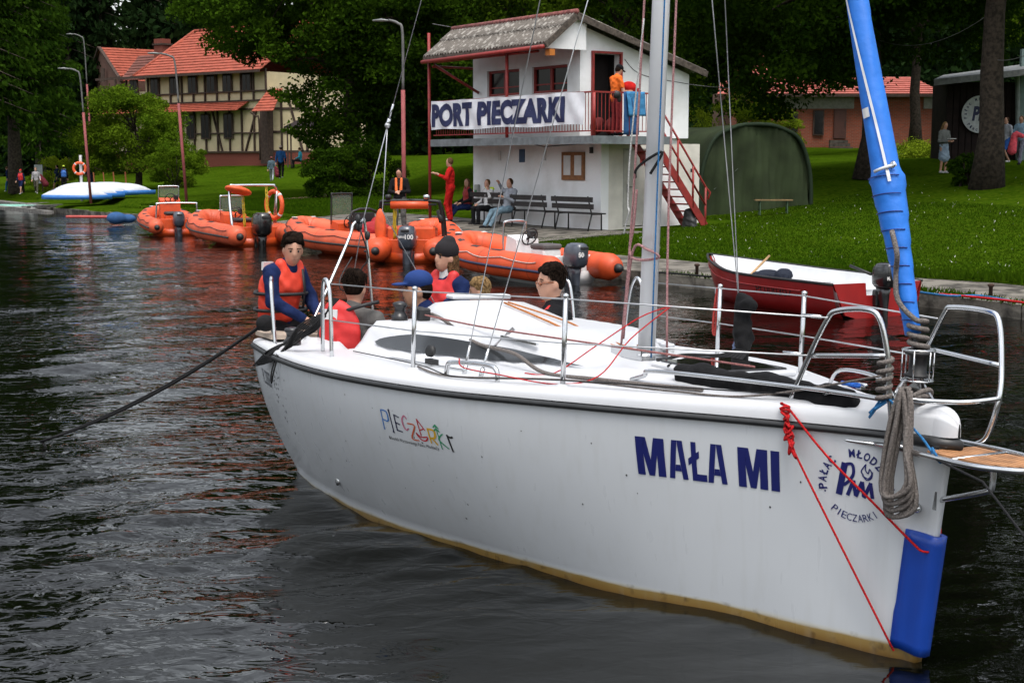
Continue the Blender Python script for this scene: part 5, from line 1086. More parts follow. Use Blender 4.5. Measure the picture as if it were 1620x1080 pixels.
MB().tube([B(.80, -.285, .95), B(.22, -.105, .955)], .010, 8).build('side_bar', STEEL, yt)
for k, (s, z) in enumerate(((.115, .70),)): MB().lathe([(.022, 0), (.022, .015), (.010, .03)], (0, 0, 0), 10, T=Matrix.Translation(B(s, -hull_y(s, z)-.002, z)) @ Matrix.Rotation(R(90), 4, 'X')).build('bow_eye', STEEL, yt)
# mast
MS = 2.27; mh = 8.3
mv = [];
for z, k in ((1.08, 1), (3.2, 1), (5.5, .97), (mh, .8)): mv.append([B(MS+.060*k*math.cos(2*PI*j/20), .044*k*math.sin(2*PI*j/20), z) for j in range(20)])
MB().loft(mv).build('mast', ALU, yt)
st = MB().box(B(2.31, 0, 1.095), (.26, .20, .012)).box(B(2.34, -.09, 1.125), (.30, .008, .06)).box(B(2.34, .09, 1.125), (.30, .008, .06)).tube([B(2.20, -.11, 1.13), B(2.20, .11, 1.13)], .008, 6).build('mast_step', STEEL, yt)
for y in (-.07, .07, .12): MB().lathe([(.02, -.008), (.024, -.004), (.024, .004), (.02, .008)], (0, 0, 0), 10, T=Matrix.Translation(B(2.42, y, 1.14)) @ Matrix.Rotation(R(90), 4, 'X')).build('block', STEEL, yt)
# standing rigging
WIRE = MATS['wire']; hz = 6.6
def wire(a, b, r=.0035, name='shroud'):
    d_ = (b-a).normalized(); o = MB().tube([a, b], r, 6).build(name, WIRE, yt); MB().tube([a+d_*.02, a+d_*.16], .008, 8).tube([a-d_*.02, a+d_*.05], .013, 8).build('turnbuckle', STEEL, o); return o
for sg in (-1, 1):
    wire(B(2.62, sg*.98, dz(2.6, .98)), B(2.30, sg*.05, hz)); wire(B(2.36, sg*1.0, dz(2.36, 1.0)), B(2.29, sg*.05, 4.9)) if False else None
wire(B(2.43, -.98, dz(2.4, .98)), B(2.20, .05, 5.0)); wire(B(2.50, .90, 1.03), B(2.28, .05, 4.9))
br = B(4.95, -.40, 2.45); wire(br, B(2.33, 0, mh), .0035, 'backstay')
MB().tube([br, B(5.35, -.40, 1.75), B(5.42, -.5, .95)], .004, 6).tube([br, B(5.05, -.38, 1.85), B(5.25, .3, .95)], .004, 6).ball(br, .022, 8).build('backstay_bridle', WIRE, yt)
# furled headsail: blue cover spiralling round the stay
BLUE = M('sail_blue', (.010, .165, .64), .55, var=.08, scale=5, bump=.5, bscale=9); BLUE2 = M('fender_blue', (.006, .050, .33), .35, var=.05)
f0, f1 = B(.215, 0, 1.33), B(2.2, 0, 7.6); fd = (f1-f0).normalized(); zr = [(1.45, .034), (1.55, .037), (1.8, .050), (2.02, .066), (2.14, .076), (2.16, .060), (2.5, .055), (3.0, .047), (4.5, .042), (7.4, .02)]
prof = []; z = 1.45
while z < 7.4: prof.append(z); z += .022 if z < 3.4 else .08
x1 = fd.cross(Vector((0, 1, 0))).normalized(); y1 = Vector((0, 1, 0)); rings = []; NN = 26
for z in prof:
    c_ = f0.lerp(f1, (z-f0.z)/(f1.z-f0.z)); r_ = float(np.interp(z, [q_[0] for q_ in zr], [q_[1] for q_ in zr])); ring = []
    for j in range(NN):
        a = 2*PI*j/NN; turn = (z*(8.5 if z < 2.15 else .55)+a/(2*PI)) % 1.0; rr_ = r_*(1.05-.09*turn)*(1+.012*math.sin(3*a+z*6)); ring.append(c_+x1*math.cos(a)*rr_*1.08+y1*math.sin(a)*rr_)
    rings.append(ring)
js = MB().loft(rings).build('furled_headsail', BLUE, yt)
MB().tube([f0-fd*.35, f1], .012, 8).build('forestay', STEEL, yt)
for k in range(9):   # wrap edges with their stitched seams near the foot
    z = 1.50+.078*k; loop = []
    for j in range(17):
        a = -3.0+3.6*j/16; zz = z+.030*(j/16); c_ = f0.lerp(f1, (zz-f0.z)/(f1.z-f0.z)); r_ = float(np.interp(zz, [q_[0] for q_ in zr], [q_[1] for q_ in zr]))*1.055; loop.append(c_+x1*math.cos(a)*r_*1.08+y1*math.sin(a)*r_)
    MB().tube(loop, .0028, 5).build('wrap_edge', M('seam_navy', (.006, .03, .20), .6), js)
# white tape and patches of the cover
tp = []; 
for k in range(40):
    z = 2.10+.024*k; c_ = f0.lerp(f1, (z-f0.z)/(f1.z-f0.z)); r_ = float(np.interp(z, [q_[0] for q_ in zr], [q_[1] for q_ in zr]))+.010; a = -2.5+1.15*(k/39)**1.3; tp.append((c_+x1*math.cos(a)*r_*1.05+y1*math.sin(a)*r_, c_+x1*math.cos(a+.17)*r_*1.05+y1*math.sin(a+.17)*r_))
MB().add([v for p_ in tp for v in p_], [(2*i, 2*i+1, 2*i+3, 2*i+2) for i in range(39)]).build('white_tape', M('sail_tape', (.72, .74, .76), .6), js)
for z, a0, w_, h_ in ((2.40, -1.9, .5, .045),):
    c_ = f0.lerp(f1, (z-f0.z)/(f1.z-f0.z)); r_ = .071; vs = [c_+fd*dh+x1*math.cos(a)*r_*1.05+y1*math.sin(a)*r_ for dh in (0, h_) for a in (a0, a0+w_/2, a0+w_)]; MB().add(vs, [(0, 1, 4, 3), (1, 2, 5, 4)]).build('care_label', PAPER, js)
c_ = f0.lerp(f1, (2.14-f0.z)/(f1.z-f0.z)); MB().tube([c_+x1*math.cos(a)*.088+y1*math.sin(a)*.084-fd*.01*a for a in (-2.9, -2.5, -2.1, -1.7)], .008, 6).build('clew_strap', MATS['sail_tape'], js)
MB().lathe([(.012, -.004), (.020, 0), (.012, .004)], (0, 0, 0), 12, T=Matrix.Translation(c_+x1*math.cos(-2.7)*.088+y1*math.sin(-2.7)*.086+fd*.03) @ Matrix.Rotation(R(80), 4, 'X')).build('cringle', STEEL, js)
# furler drum in its cage
dr = MB().lathe([(.022, -.06), (.058, -.055), (.060, -.045), (.04, -.04), (.04, .04), (.060, .045), (.058, .055), (.022, .06)], (0, 0, 0), 20, T=Matrix.Translation(B(.215, 0, 1.32))).build('furler_drum', BLACK, yt)
cg = MB().tube([B(.215+.07*math.cos(2*PI*j/20), .07*math.sin(2*PI*j/20), 1.385) for j in range(20)], .005, 6, closed=True).tube([B(.215+.07*math.cos(2*PI*j/20), .07*math.sin(2*PI*j/20), 1.25) for j in range(20)], .005, 6, closed=True)
for j in range(6): a = 2*PI*j/6; cg.tube([B(.215+.07*math.cos(a), .07*math.sin(a), 1.25), B(.215+.07*math.cos(a), .07*math.sin(a), 1.385)], .004, 5)
cg.build('drum_cage', STEEL, dr)
MB().poly([B(.30, 0, 1.09), B(.08, 0, 1.06), B(.10, 0, 1.16), B(.20, 0, 1.26), B(.26, 0, 1.22)], .012).build('stem_plate', STEEL, yt)
# winches, cleats, tracks, blocks
for s, y, k in ((4.82, -1.14, 1), (4.22, -.62, .9), (4.82, 1.14, 1)):
    MB().lathe([(.062*k, -.02), (.062*k, .02), (.045*k, .03), (.038*k, .055), (.042*k, .075), (.055*k, .085), (.052*k, .105), (.02*k, .115)], tuple(B(s, y, dz(s, y)+.01)), 18).build('winch', M('winch_black', (.02, .02, .022), .3, var=.1), yt)
trk = MB().bar(B(3.60, -.97, dz(3.6, -.97)+.004), B(2.70, -.93, dz(2.7, -.93)+.004), .022, .012).build('genoa_track', STEEL, yt)
MB().box(B(3.08, -.95, dz(3.08, -.95)+.025), (.09, .045, .03)).lathe([(.012, -.012), (.034, -.010), (.034, .010), (.012, .012)], (0, 0, 0), 14, T=Matrix.Translation(B(3.10, -.95, dz(3.1, -.95)+.085)) @ Matrix.Rotation(R(78), 4, 'X') @ Matrix.Rotation(.3, 4, 'Y')).build('track_car', BLACK, trk)
MB().bar(B(3.02, -.52, dz(3.0, -.52)+.02), B(2.74, -.44, dz(2.75, -.44)+.045), .022, .014).bar(B(3.06, -.60, dz(3.05, -.6)+.02), B(3.0, -.45, dz(3.0, -.45)+.02), .02, .02).build('hinge_bracket', STEEL, yt)
for k in range(3): MB().box(B(2.75+.1*k, .50+.035*k, dz(2.8, .5)+.05), (.10, .05, .06), bev=.01).build('clutch', GELD, yt)
for k in range(2): MB().box(B(4.18-.08*k, -.50, dz(4.1, -.5)+.04), (.06, .08, .09), bev=.012).build('rope_clutch', BLACK, yt)
MB().tube([B(1.25, .62, dz(1.25, .62)+.02), B(1.10, .56, dz(1.1, .56)+.02)], .012, 6).box(B(1.17, .59, dz(1.17, .59)+.01), (.04, .03, .03)).build('cleat', STEEL, yt)
# stern crutch with its dark blocks
MB().tube(smooth_path([B(4.98, -.98, .95), B(5.28, -.55, 1.60), B(5.33, -.48, 1.74), B(5.36, -.40, 1.76), B(5.38, -.36, 1.70), B(5.30, -.30, .9)], 5), .011, 8).build('stern_crutch', STEEL, yt)
for k, (s, y, z) in enumerate(((5.34, -.44, 1.78), (5.36, -.42, 1.72), (5.30, -.38, 1.66))): MB().ball(B(s, y, z), (.03, .02, .035), 8).build('block', BLACK, yt)
MB().tube(smooth_path([B(5.34, -.42, 1.7), B(5.32, -.36, 1.5), B(5.36, -.40, 1.4), B(5.30, -.44, 1.2)], 4), .006, 5).tube(smooth_path([B(5.3, -.50, 1.5), B(5.2, -.62, 1.38), B(5.15, -.66, 1.3), B(5.2, -.6, 1.26)], 4), .005, 5).build('crutch_line', BLACK, yt)
MB().box(B(5.22, -.9, .955), (.32, .60, .03)).build('stern_seat', M('seat_wood', (.42, .34, .27), .7), yt)
MB().poly([B(2.02, -.0, 0)]*0+[B(1.2, -.02, -.2), B(1.3, -.02, -.2), B(1.3, -.02, -.3)], .02).build('keel', HULL, yt) if False else None
# ---- lettering on the hull
def on_hull(body, s_left, z_left, width, height, mat, name, slope=0, bold=.0, strips=24, fn=None, shear=0, lift=.003, spacing=1.0):
    """text reads from the stern to the bow on the starboard side"""
    v_, f_ = text_mesh(body, height, width, bold=bold, strips=strips, shear=shear, spacing=spacing); vs = []
    for v in v_: s = s_left-v.x; z = z_left+v.y+slope*v.x; vs.append(B(s, -(hull_y(s, z)+lift), z))
    return MB().add(vs, f_).build(name, mat, yt)
def hp(s, z, lift=.003): return B(s, -(hull_y(s, z)+lift), z)
v_, f_ = block_text('MAŁAMI', .192, [(0, .132), (.148, .085), (.238, .080), (.322, .088), (.462, .135), (.612, .040)], 36)
MB().add([B(1.392-v.x, -(hull_y(1.392-v.x, .652+v.y+.02*v.x)+.003), .652+v.y+.02*v.x) for v in v_], f_).build('name_lettering', NAVYV, yt)
# round emblem at the bow
ec, ez, er2 = .397, .752, .130
def emf(x, y): return hp(ec-x, ez+y)
ring_text('PAŁAC  MŁODZIEŻY', 196, -16, er2, .036, NAVYV, yt, emf, wd=.74, bold=.028, name='emblem_lettering'); ring_text('PIECZARKI', 228, 312, er2+.036, .034, NAVYV, yt, emf, inward=True, wd=.66, bold=.0, name='emblem_lettering')
def strokes(pts, w_, name, mat, fn, parent=None, taper=None):
    """flat brush strokes drawn on a surface"""
    m = MB()
    for P in pts:
        P = smooth_path([(x, y, 0) for x, y in P], 5) if len(P) > 2 else [Vector((*P[0], 0)), Vector((*P[1], 0))]; vs = []
        for i, p_ in enumerate(P):
            d_ = (P[min(i+1, len(P)-1)]-P[max(i-1, 0)]); d_ = d_.normalized() if d_.length > 1e-9 else Vector((1, 0, 0)); n3 = Vector((-d_.y, d_.x, 0)); ww = w_/2*(1-(taper or 0)*abs(2*i/(len(P)-1)-1)**2); vs += [fn(p_.x+n3.x*ww, p_.y+n3.y*ww), fn(p_.x-n3.x*ww, p_.y-n3.y*ww)]
        m.add(vs, [(2*i, 2*i+1, 2*i+3, 2*i+2) for i in range(len(P)-1)])
    return m.build(name, mat, parent or yt)
k_ = .0026
strokes([[(x*k_, y*k_) for x, y in ((-28, -20), (-18, 38))]], .029, 'emblem_monogram', NAVYV, emf)
strokes([[(x*k_, y*k_) for x, y in ((-18, 35), (-6, 37), (-3, 22), (-10, 8), (-20, -2))]], .014, 'emblem_monogram', NAVYV, emf)
pm = [[(-13, -19), (-3, 9)], [(-3, 9), (1, -17)], [(1, -19), (12, 9)], [(12, 9), (15, -17)], [(15, -19), (27, 9)], [(26, 9), (30, -18)]]
strokes([[(x*k_, y*k_) for x, y in q_] for q_ in pm], .0165, 'emblem_monogram', NAVYV, emf)
fl = [[(14, 20), (10, 26), (14, 34), (18, 40)], [(18, 40), (17, 30), (22, 24), (24, 32), (28, 24), (22, 15), (14, 18)], [(12, 20), (20, 12), (28, 18), (29, 28)]]
strokes([[(x*k_, y*k_+.002) for x, y in q_] for q_ in fl], .0055, 'emblem_flame', NAVYV, emf); strokes([[(-.138, -.045), (-.132, -.045)]], .008, 'emblem_dot', NAVYV, emf)
# coloured hand-drawn logo amidships: (colour, strokes) in photograph-like units, x 0..115, y down
lg = [('logo_blue', (.02, .16, .50), [[(2, 2), (1, 36)], [(2, 2), (13, 4), (13, 19), (2, 18)]], 3), ('logo_navy', (.012, .012, .05), [[(18, -2), (19, 38)], [(17, 0), (19, 4)], [(17, 36), (20, 38)], [(27, 5), (27, 33)], [(27, 6), (36, 9)], [(28, 19), (35, 21)], [(28, 32), (37, 33)]], 3.6),
      ('logo_pink', (.50, .13, .22), [[(50, 9), (46, 4), (41, 12), (42, 24), (46, 28), (50, 24)]], 3), ('logo_orange', (.55, .10, .03), [[(49, 16), (62, 18), (52, 40), (64, 42)]], 3.2), ('logo_red', (.48, .015, .03), [[(68, 5), (70, 33)], [(68, 5), (79, 22)], [(69, 24), (78, 19)], [(62, 29), (69, 35), (80, 33), (77, 39), (70, 40), (64, 34), (62, 29)]], 2.8),
      ('logo_yellow', (.60, .34, .01), [[(84, 17), (85, 42)], [(84, 18), (94, 20), (93, 31), (85, 33)], [(88, 33), (95, 43)]], 4), ('logo_green', (.03, .26, .12), [[(98, 8), (100, 49)], [(94, 14), (98, 10), (102, 15)], [(94, 20), (98, 16), (103, 20)], [(107, 22), (99, 33), (111, 46)]], 2.8), ('logo_black', (.01, .01, .01), [[(113, 22), (116, 50)], [(113, 24), (118, 26), (121, 24)]], 4)]
def lf(x, y): return hp(2.935-x*.0046, .785-y*.0034, .003)
for nm, c, q_, w_ in lg:
    strokes(q_, w_*.8, nm, M(nm, c, .5), lf, taper=.25)
on_hull('Ośrodek Warszawskiego Pałacu Młodzieży', 2.91, .610, .41, .019, M('logo_black', (.01, .01, .01), .5), 'logo_caption', slope=.0, strips=10)
on_hull('PL 200054', 5.00, .655, .32, .10, M('reg_grey', (.10, .11, .13), .6), 'registration', strips=12, bold=.01)
# small black scuffs by the stern
sc_ = MB(); rr2 = np.random.default_rng(3)
for k in range(64):
    s, z = 4.62-abs(rr2.normal(0, .10)), .80-abs(rr2.normal(0, .16)); w_ = rr2.uniform(.003, .009)
    if k > 34: s, z = rr2.uniform(.6, 4.2), rr2.uniform(.2, .85); w_ *= .6
    sc_.add([hp(s+w_, z, .002), hp(s, z+w_*1.6, .002), hp(s-w_, z, .002), hp(s, z-w_*1.3, .002)], [(0, 1, 2, 3)])
sc_.build('scuff', M('scuff_black', (.04, .04, .045), .8), yt, kind='stuff')
MB().lathe([(.03, 0), (.03, .006), (.012, .012)], (0, 0, 0), 12, T=Matrix.Translation(hp(3.93, .16, .0)) @ Matrix.Rotation(R(90), 4, 'X')).build('drain', STEEL, yt)

# ---- running rigging and lines that lie on the deck (things of their own)
def yline(label, pts, r, col, name='rope', k=6, cat='rope', n=6):
    m = MATS.get(col[0]) or M(col[0], col[1], .8, var=.25, scale=120, bump=.6, bscale=160)
    o = MB().tube(smooth_path([B(*p_) for p_ in pts], k), r, n).build(name, m); o.matrix_world = YM; return tag(o, label, cat)
GR = ('rope_grey', (.20, .175, .16)); PK = ('rope_pink', (.36, .15, .14)); OR = ('rope_orange', (.62, .22, .06)); RDL = ('rope_red', (.60, .012, .015)); BK = ('rope_black', (.014, .014, .015)); BLR = ('rope_blue', (.03, .18, .42)); RW = ('rope_red_white', (.46, .24, .24)); WHR = ('rope_white', (.62, .62, .60))
top = lambda s, y, d=.012: (s, y, dz(s, y)+d)
yline('pair of orange control lines running from the hatch garage down to the mast foot', [(4.0, .05, 1.272), (3.4, .03, 1.205), (3.05, .02, 1.16), (2.45, .0, 1.13)], .007, OR)
yline('second orange line beside the first over the hatch garage', [(4.0, .08, 1.275), (3.4, .16, 1.205), (3.05, .12, 1.165), (2.45, .03, 1.135)], .006, OR)
yline('grey braided sheet lying over the coachroof and along the side deck', [(4.15, -.42, 1.19), top(3.8, -.50, .02), top(3.2, -.60, .02), (2.7, -.62, 1.10), top(2.3, -.66), top(1.9, -.60), top(1.55, -.52), top(1.2, -.42)], .011, GR)
yline('grey furling line led through the stanchion feet along the starboard deck edge', [top(3.02, -1.07), top(2.5, -1.12), top(1.88, -.80, .03), top(1.3, -.54), top(.9, -.33), (.3, -.06, 1.27)], .006, GR)
yline('pink line running from the rope clutches straight past the mast', [(4.15, -.5, 1.19), (3.2, -.55, 1.20), (2.3, -.42, 1.205), (1.2, -.10, 1.19)], .006, PK)
yline('coil of pink rope behind the winch at the cockpit edge', [(4.22+.10*math.cos(t_*.9)+.1, -.46+.13*math.sin(t_*.9), 1.05+.07*math.sin(t_*.47)) for t_ in range(26)], .006, PK, k=4)
yline('thin dark jackline along the starboard side deck', [top(4.1, -1.0, .01), top(3.02, -1.06, .02), top(2.4, -1.13, .02), top(1.88, -.82, .03), (.7, -.28, 1.13)], .0035, BK)
yline('red and white halyard on the left side of the mast', [(2.44, -.06, 1.13), (2.39, -.05, 2.0), (2.37, -.03, 4.0), (2.35, 0, 8.0)], .007, RW, k=3)
yline('red and white halyard on the right side of the mast', [(2.10, .02, 1.13), (2.16, .03, 2.0), (2.18, .03, 4.0), (2.22, .0, 8.0)], .007, RW, k=3)
yline('red and white halyard tied round the mast in a loose knot', [(2.33, -.07, 2.05), (2.36, -.06, 1.85), (2.39, -.06, 1.70), (2.28, -.08, 1.66), (2.16, -.02, 1.68), (2.20, -.07, 1.72), (2.34, -.075, 1.70), (2.42, -.06, 1.2)], .008, RW, k=5)
yline('black strap pulled round the mast above the knot', [(2.42, -.02, 2.12), (2.36, -.06, 2.16), (2.26, -.07, 2.21), (2.17, -.02, 2.26), (2.22, -.06, 2.14)], .008, BK)
yline('thin white line hanging down the aft side of the mast', [(2.37, -.04, 3.0), (2.42, -.06, 2.3), (2.44, -.05, 1.98), (2.41, -.06, 1.93), (2.45, -.05, 1.86), (2.47, -.05, 1.80)], .005, WHR)
yline('blue halyard close against the mast', [(2.16, -.045, 1.12), (2.175, -.045, 3.2), (2.2, -.03, 7.0)], .005, BLR, k=3)
yline('thin red cord looped over the upper lifeline and drooping to the side deck', [(2.05, .0, 1.42), (2.06, -.2, 1.36), (2.15, -.42, 1.20), top(2.25, -.62, .01), top(2.35, -.75, .01)], .0035, RDL)
yline('second thin red cord drooping over the edge of the deck', [(2.05, .0, 1.42), (2.0, -.3, 1.25), top(1.85, -.60, .03), top(1.95, -.80, .0), (2.1, -1.05, 1.07), (2.35, -1.13, 1.08), (2.42, -1.12, 1.12)], .0035, RDL)
yline('short red strap hanging from the port lifeline by a stanchion', [(3.06, 1.11, 1.44), (3.07, 1.10, 1.30), (3.075, 1.10, 1.16), (3.05, 1.10, 1.15), (3.045, 1.11, 1.42)], .009, ('rope_red_strap', (.5, .06, .05)))
yline('blue and white line coiled at the foot of the port shrouds', [(2.52+.025*math.cos(t_), .86+.03*math.sin(t_), 1.06+.012*(t_ % 9)) for t_ in range(22)], .006, ('rope_blue_white', (.22, .28, .45)), k=3)
yline('small blue rope ring lying on the foredeck near the port rail', [top(1.15+.04*math.cos(t_), .50+.05*math.sin(t_), .015+.004*(t_ % 3)) for t_ in range(14)], .009, ('rope_blue_ring', (.02, .12, .5)), k=3)
# grey mooring rope wrapped on the furler and hanging in long loops over the bow
pts = []
for k in range(9):
    a_ = k*.9; zt, zb = 1.24-.02*(k % 3), .67+.06*((k*5) % 4)/2; cx, cy = .110, -.150-.012*(k % 4)
    pts += [(cx+.02*math.sin(a_), cy, zt), (cx+.03+.02*math.cos(k), cy-.02, (zt+zb)/2+.1), (cx+.035+.012*k*.4, cy-.03, zb+.05), (cx+.01, cy-.035, zb), (cx-.05-.006*k, cy-.02, zb+.07), (cx-.04, cy-.01, (zt+zb)/2)]
yline('thick grey mooring rope coiled and hanging in long loops from the bow rail', pts, .0105, GR, k=4)
yline('grey mooring rope wound up the bottom of the furled sail', [(.215+.03*t_*.03+.040*math.cos(t_*1.1), .04*math.sin(t_*1.1), 1.385+.0065*t_) for t_ in range(22)]+[(.30, -.06, 1.60), (.33, -.05, 1.72), (.30, -.08, 1.80), (.36, -.06, 1.90)], .012, GR, k=4)
yline('grey rope knotted round the starboard bow rail above the hanging loops', [(.24+.028*math.cos(t_*1.3), -.17+.030*math.sin(t_*1.3), 1.36-.008*t_) for t_ in range(26)], .011, GR, k=3)
yline('grey rope looped behind the furler drum onto the stem fitting', [(.20+.05*math.cos(t_*.8), .02+.07*math.sin(t_*.8)-.03, 1.13+.02*math.sin(t_*1.7)+.0035*t_) for t_ in range(24)], .011, GR, k=4)
# red line and its coil on the starboard pulpit foot
yline('bunch of red line knotted at the foot of the pulpit', [(.71+.024*math.sin(t_*2.1)-.0022*t_, -.325-.012*math.cos(t_*1.7), 1.09-.0058*t_*(1 if t_ % 2 else 1.3)) for t_ in range(34)], .0065, RDL, k=4)
yline('bright red line from the red bunch to the foot of the blue bow guard', [(.66, -.335, .95), (.63, -.315, .87), (.41, -.19, .45), (.19, -.065, .035)], .0055, RDL, k=3)
yline('bright red line from the pulpit foot to the top of the blue bow guard', [(.69, -.315, 1.07), (.50, -.245, .88), (.30, -.145, .70), (.13, -.065, .55), (.06, -.06, .52), (.04, 0, .53), (.07, .05, .60), (.12, .08, .63)], .0055, RDL, k=4)
yline('light blue cord tied at the pulpit and running down past the platform', [(.22, -.17, 1.16), (.26, -.2, 1.12), (.22, -.16, 1.17), (.15, -.15, 1.11), (.03, -.14, 1.03), (-.06, -.15, .965), (-.10, -.16, .95), (-.07, -.165, .985), (-.04, -.15, 1.0)], .006, BLR)
yline('frayed light blue cord end dangling by the pulpit leg', [(.235, -.17, 1.19), (.26, -.19, 1.14), (.29, -.20, 1.08), (.25, -.18, 1.15), (.30, -.19, 1.10)], .0055, BLR)
o = MB().tube([BW(-.07, -.16, .96), W(1555, 762, 5.3), W(1622, 850, 5.0), W(1800, 1060, 4.4)], .005, 6).build('rope', MATS['rope_black']); tag(o, 'thin black line leaving the bow platform towards the lower right', 'rope')
# blue bow guard
bg_ = []
for z in np.linspace(.585, .035, 14):
    s0 = stem_s(z); ring = []
    for k in range(-6, 7): t_ = k/6; s = s0-.038+.185*max(0, abs(t_)-.12)**1.3; y = .042*min(1, abs(t_)/.3)**.6; y = max(y, (.022+(hull_y(s, z)-.022)*min(1, (s-s0)/.12) if s > s0 else 0)+.014) if t_ else 0; ring.append(B(s, math.copysign(y, t_) if t_ else 0, z+.012*abs(t_)))
    bg_.append(ring)
o = MB().loft(bg_, closed=False, cap=False).build('bow_guard', BLUE2); o.matrix_world = YM; md = o.modifiers.new('thick', 'SOLIDIFY'); md.thickness = .022; md.offset = 1; tag(o, 'blue rubber bow guard strapped upright to the stem of the yacht', 'bow guard')
# black sail bag hanging by the port shroud, and its straps; bag along the foredeck
BAG = M('bag_black', (.006, .006, .007), .9, var=.3, scale=9, bump=.8, bscale=14)
o = blob('sail_bag', [('c', (-2.44, .80, 1.42), (-2.40, .80, 1.20), .035, .055), ('c', (-2.40, .80, 1.22), (-2.30, .72, 1.06), .05, .035), ('c', (-2.48, .86, 1.40), (-2.36, .80, 1.38), .04, .05)], .012, BAG, k=.05); o.matrix_world = YM; tag(o, 'black fabric bag hanging in a bundle at the port shroud', 'bag')
for k in range(6): yline('black strap fanning out from the hanging bag, the %s' % ['leftmost of six', 'second of six', 'third of six', 'fourth of six', 'fifth of six', 'rightmost of six'][k], [(2.36-.02*k, .72, 1.12), (2.30-.07*k, .55-.03*k, 1.10), (2.20-.14*k, .20-.05*k, dz(2.1, 0)+.02), (1.95-.14*k, -.15-.03*k, dz(1.9, -.2)+.02)], .010, BK, cat='strap', name='strap')
pr = [('c', (-1.52+.13*i, -.30+.02*i+.02*math.sin(i*2), dz(1.5-.13*i, -.25)+.03), (-1.52+.13*(i+1), -.28+.02*i, dz(1.4-.13*i, -.25)+.035), .055+.018*math.sin(i*1.9), .05) for i in range(8)]
o = blob('sail_bag', pr, .014, BAG, k=.04); o.matrix_world = YM; tag(o, 'long crumpled black bag lying along the foredeck behind the pulpit', 'bag')
MB().tube([BW(.62, -.20, 1.14), BW(.55, -.22, 1.15), BW(.54, -.14, 1.15), BW(.61, -.12, 1.14)], .006, 5, closed=True).build('buckle', STEEL, None).parent = None
tag(COL.objects[-1], 'metal buckle on the black foredeck bag near the bow', 'buckle')
# black rope coil at the stern, black mooring line to the pole
for k in range(7):
    d_ = k*.017; yline('black rope strand of the coil over the stern edge, %s' % ['the uppermost', 'just below the uppermost', 'third from the top', 'the middle one', 'third from the bottom', 'just above the lowest', 'the lowest'][k], [(4.22-d_, -1.10, 1.30), (4.30, -1.16-d_*.5, 1.10), (4.40+d_, -1.26, 1.02), (4.52, -1.36-d_*.4, .96-d_*.5), (4.60+d_*2, -1.42, .90-d_), (4.50-d_, -1.40, .90), (4.36, -1.28, 1.0+d_), (4.25+d_, -1.13, 1.18)], .0055, BK, k=4, cat='rope')['group'] = 'black rope strands over the stern edge'
yline('single black loop hanging down the hull near the stern', [(4.42, -1.40, .92), (4.43, -1.43, .80), (4.40, -1.44, .735), (4.37, -1.44, .80), (4.37, -1.41, .92)], .0055, BK)
p0 = BW(5.12, -1.22, 1.05); p1 = W(64, 660, 11.0); p1.z = .03
o = MB().tube([p0.lerp(p1, t_/12)-Vector((0, 0, .30*4*(t_/12)*(1-t_/12)*.25)) for t_ in range(13)], .012, 6).tube([p0.lerp(p1, t_/12)-Vector((.01, 0, .38*4*(t_/12)*(1-t_/12)*.25)) for t_ in range(13)], .010, 6).tube([p1, p1+Vector((.14, -.10, -.12))], .010, 6).build('rope', MATS['rope_black']); tag(o, 'doubled black mooring line slanting from the stern down into the water', 'rope')
blob('k', [('e', tuple(p0), (.07, .05, .06))], .015, MATS['rope_black']); COL.objects[-1].name = 'rope_knot'; tag(COL.objects[-1], 'big black knot on the stern rail where the mooring line starts', 'knot')
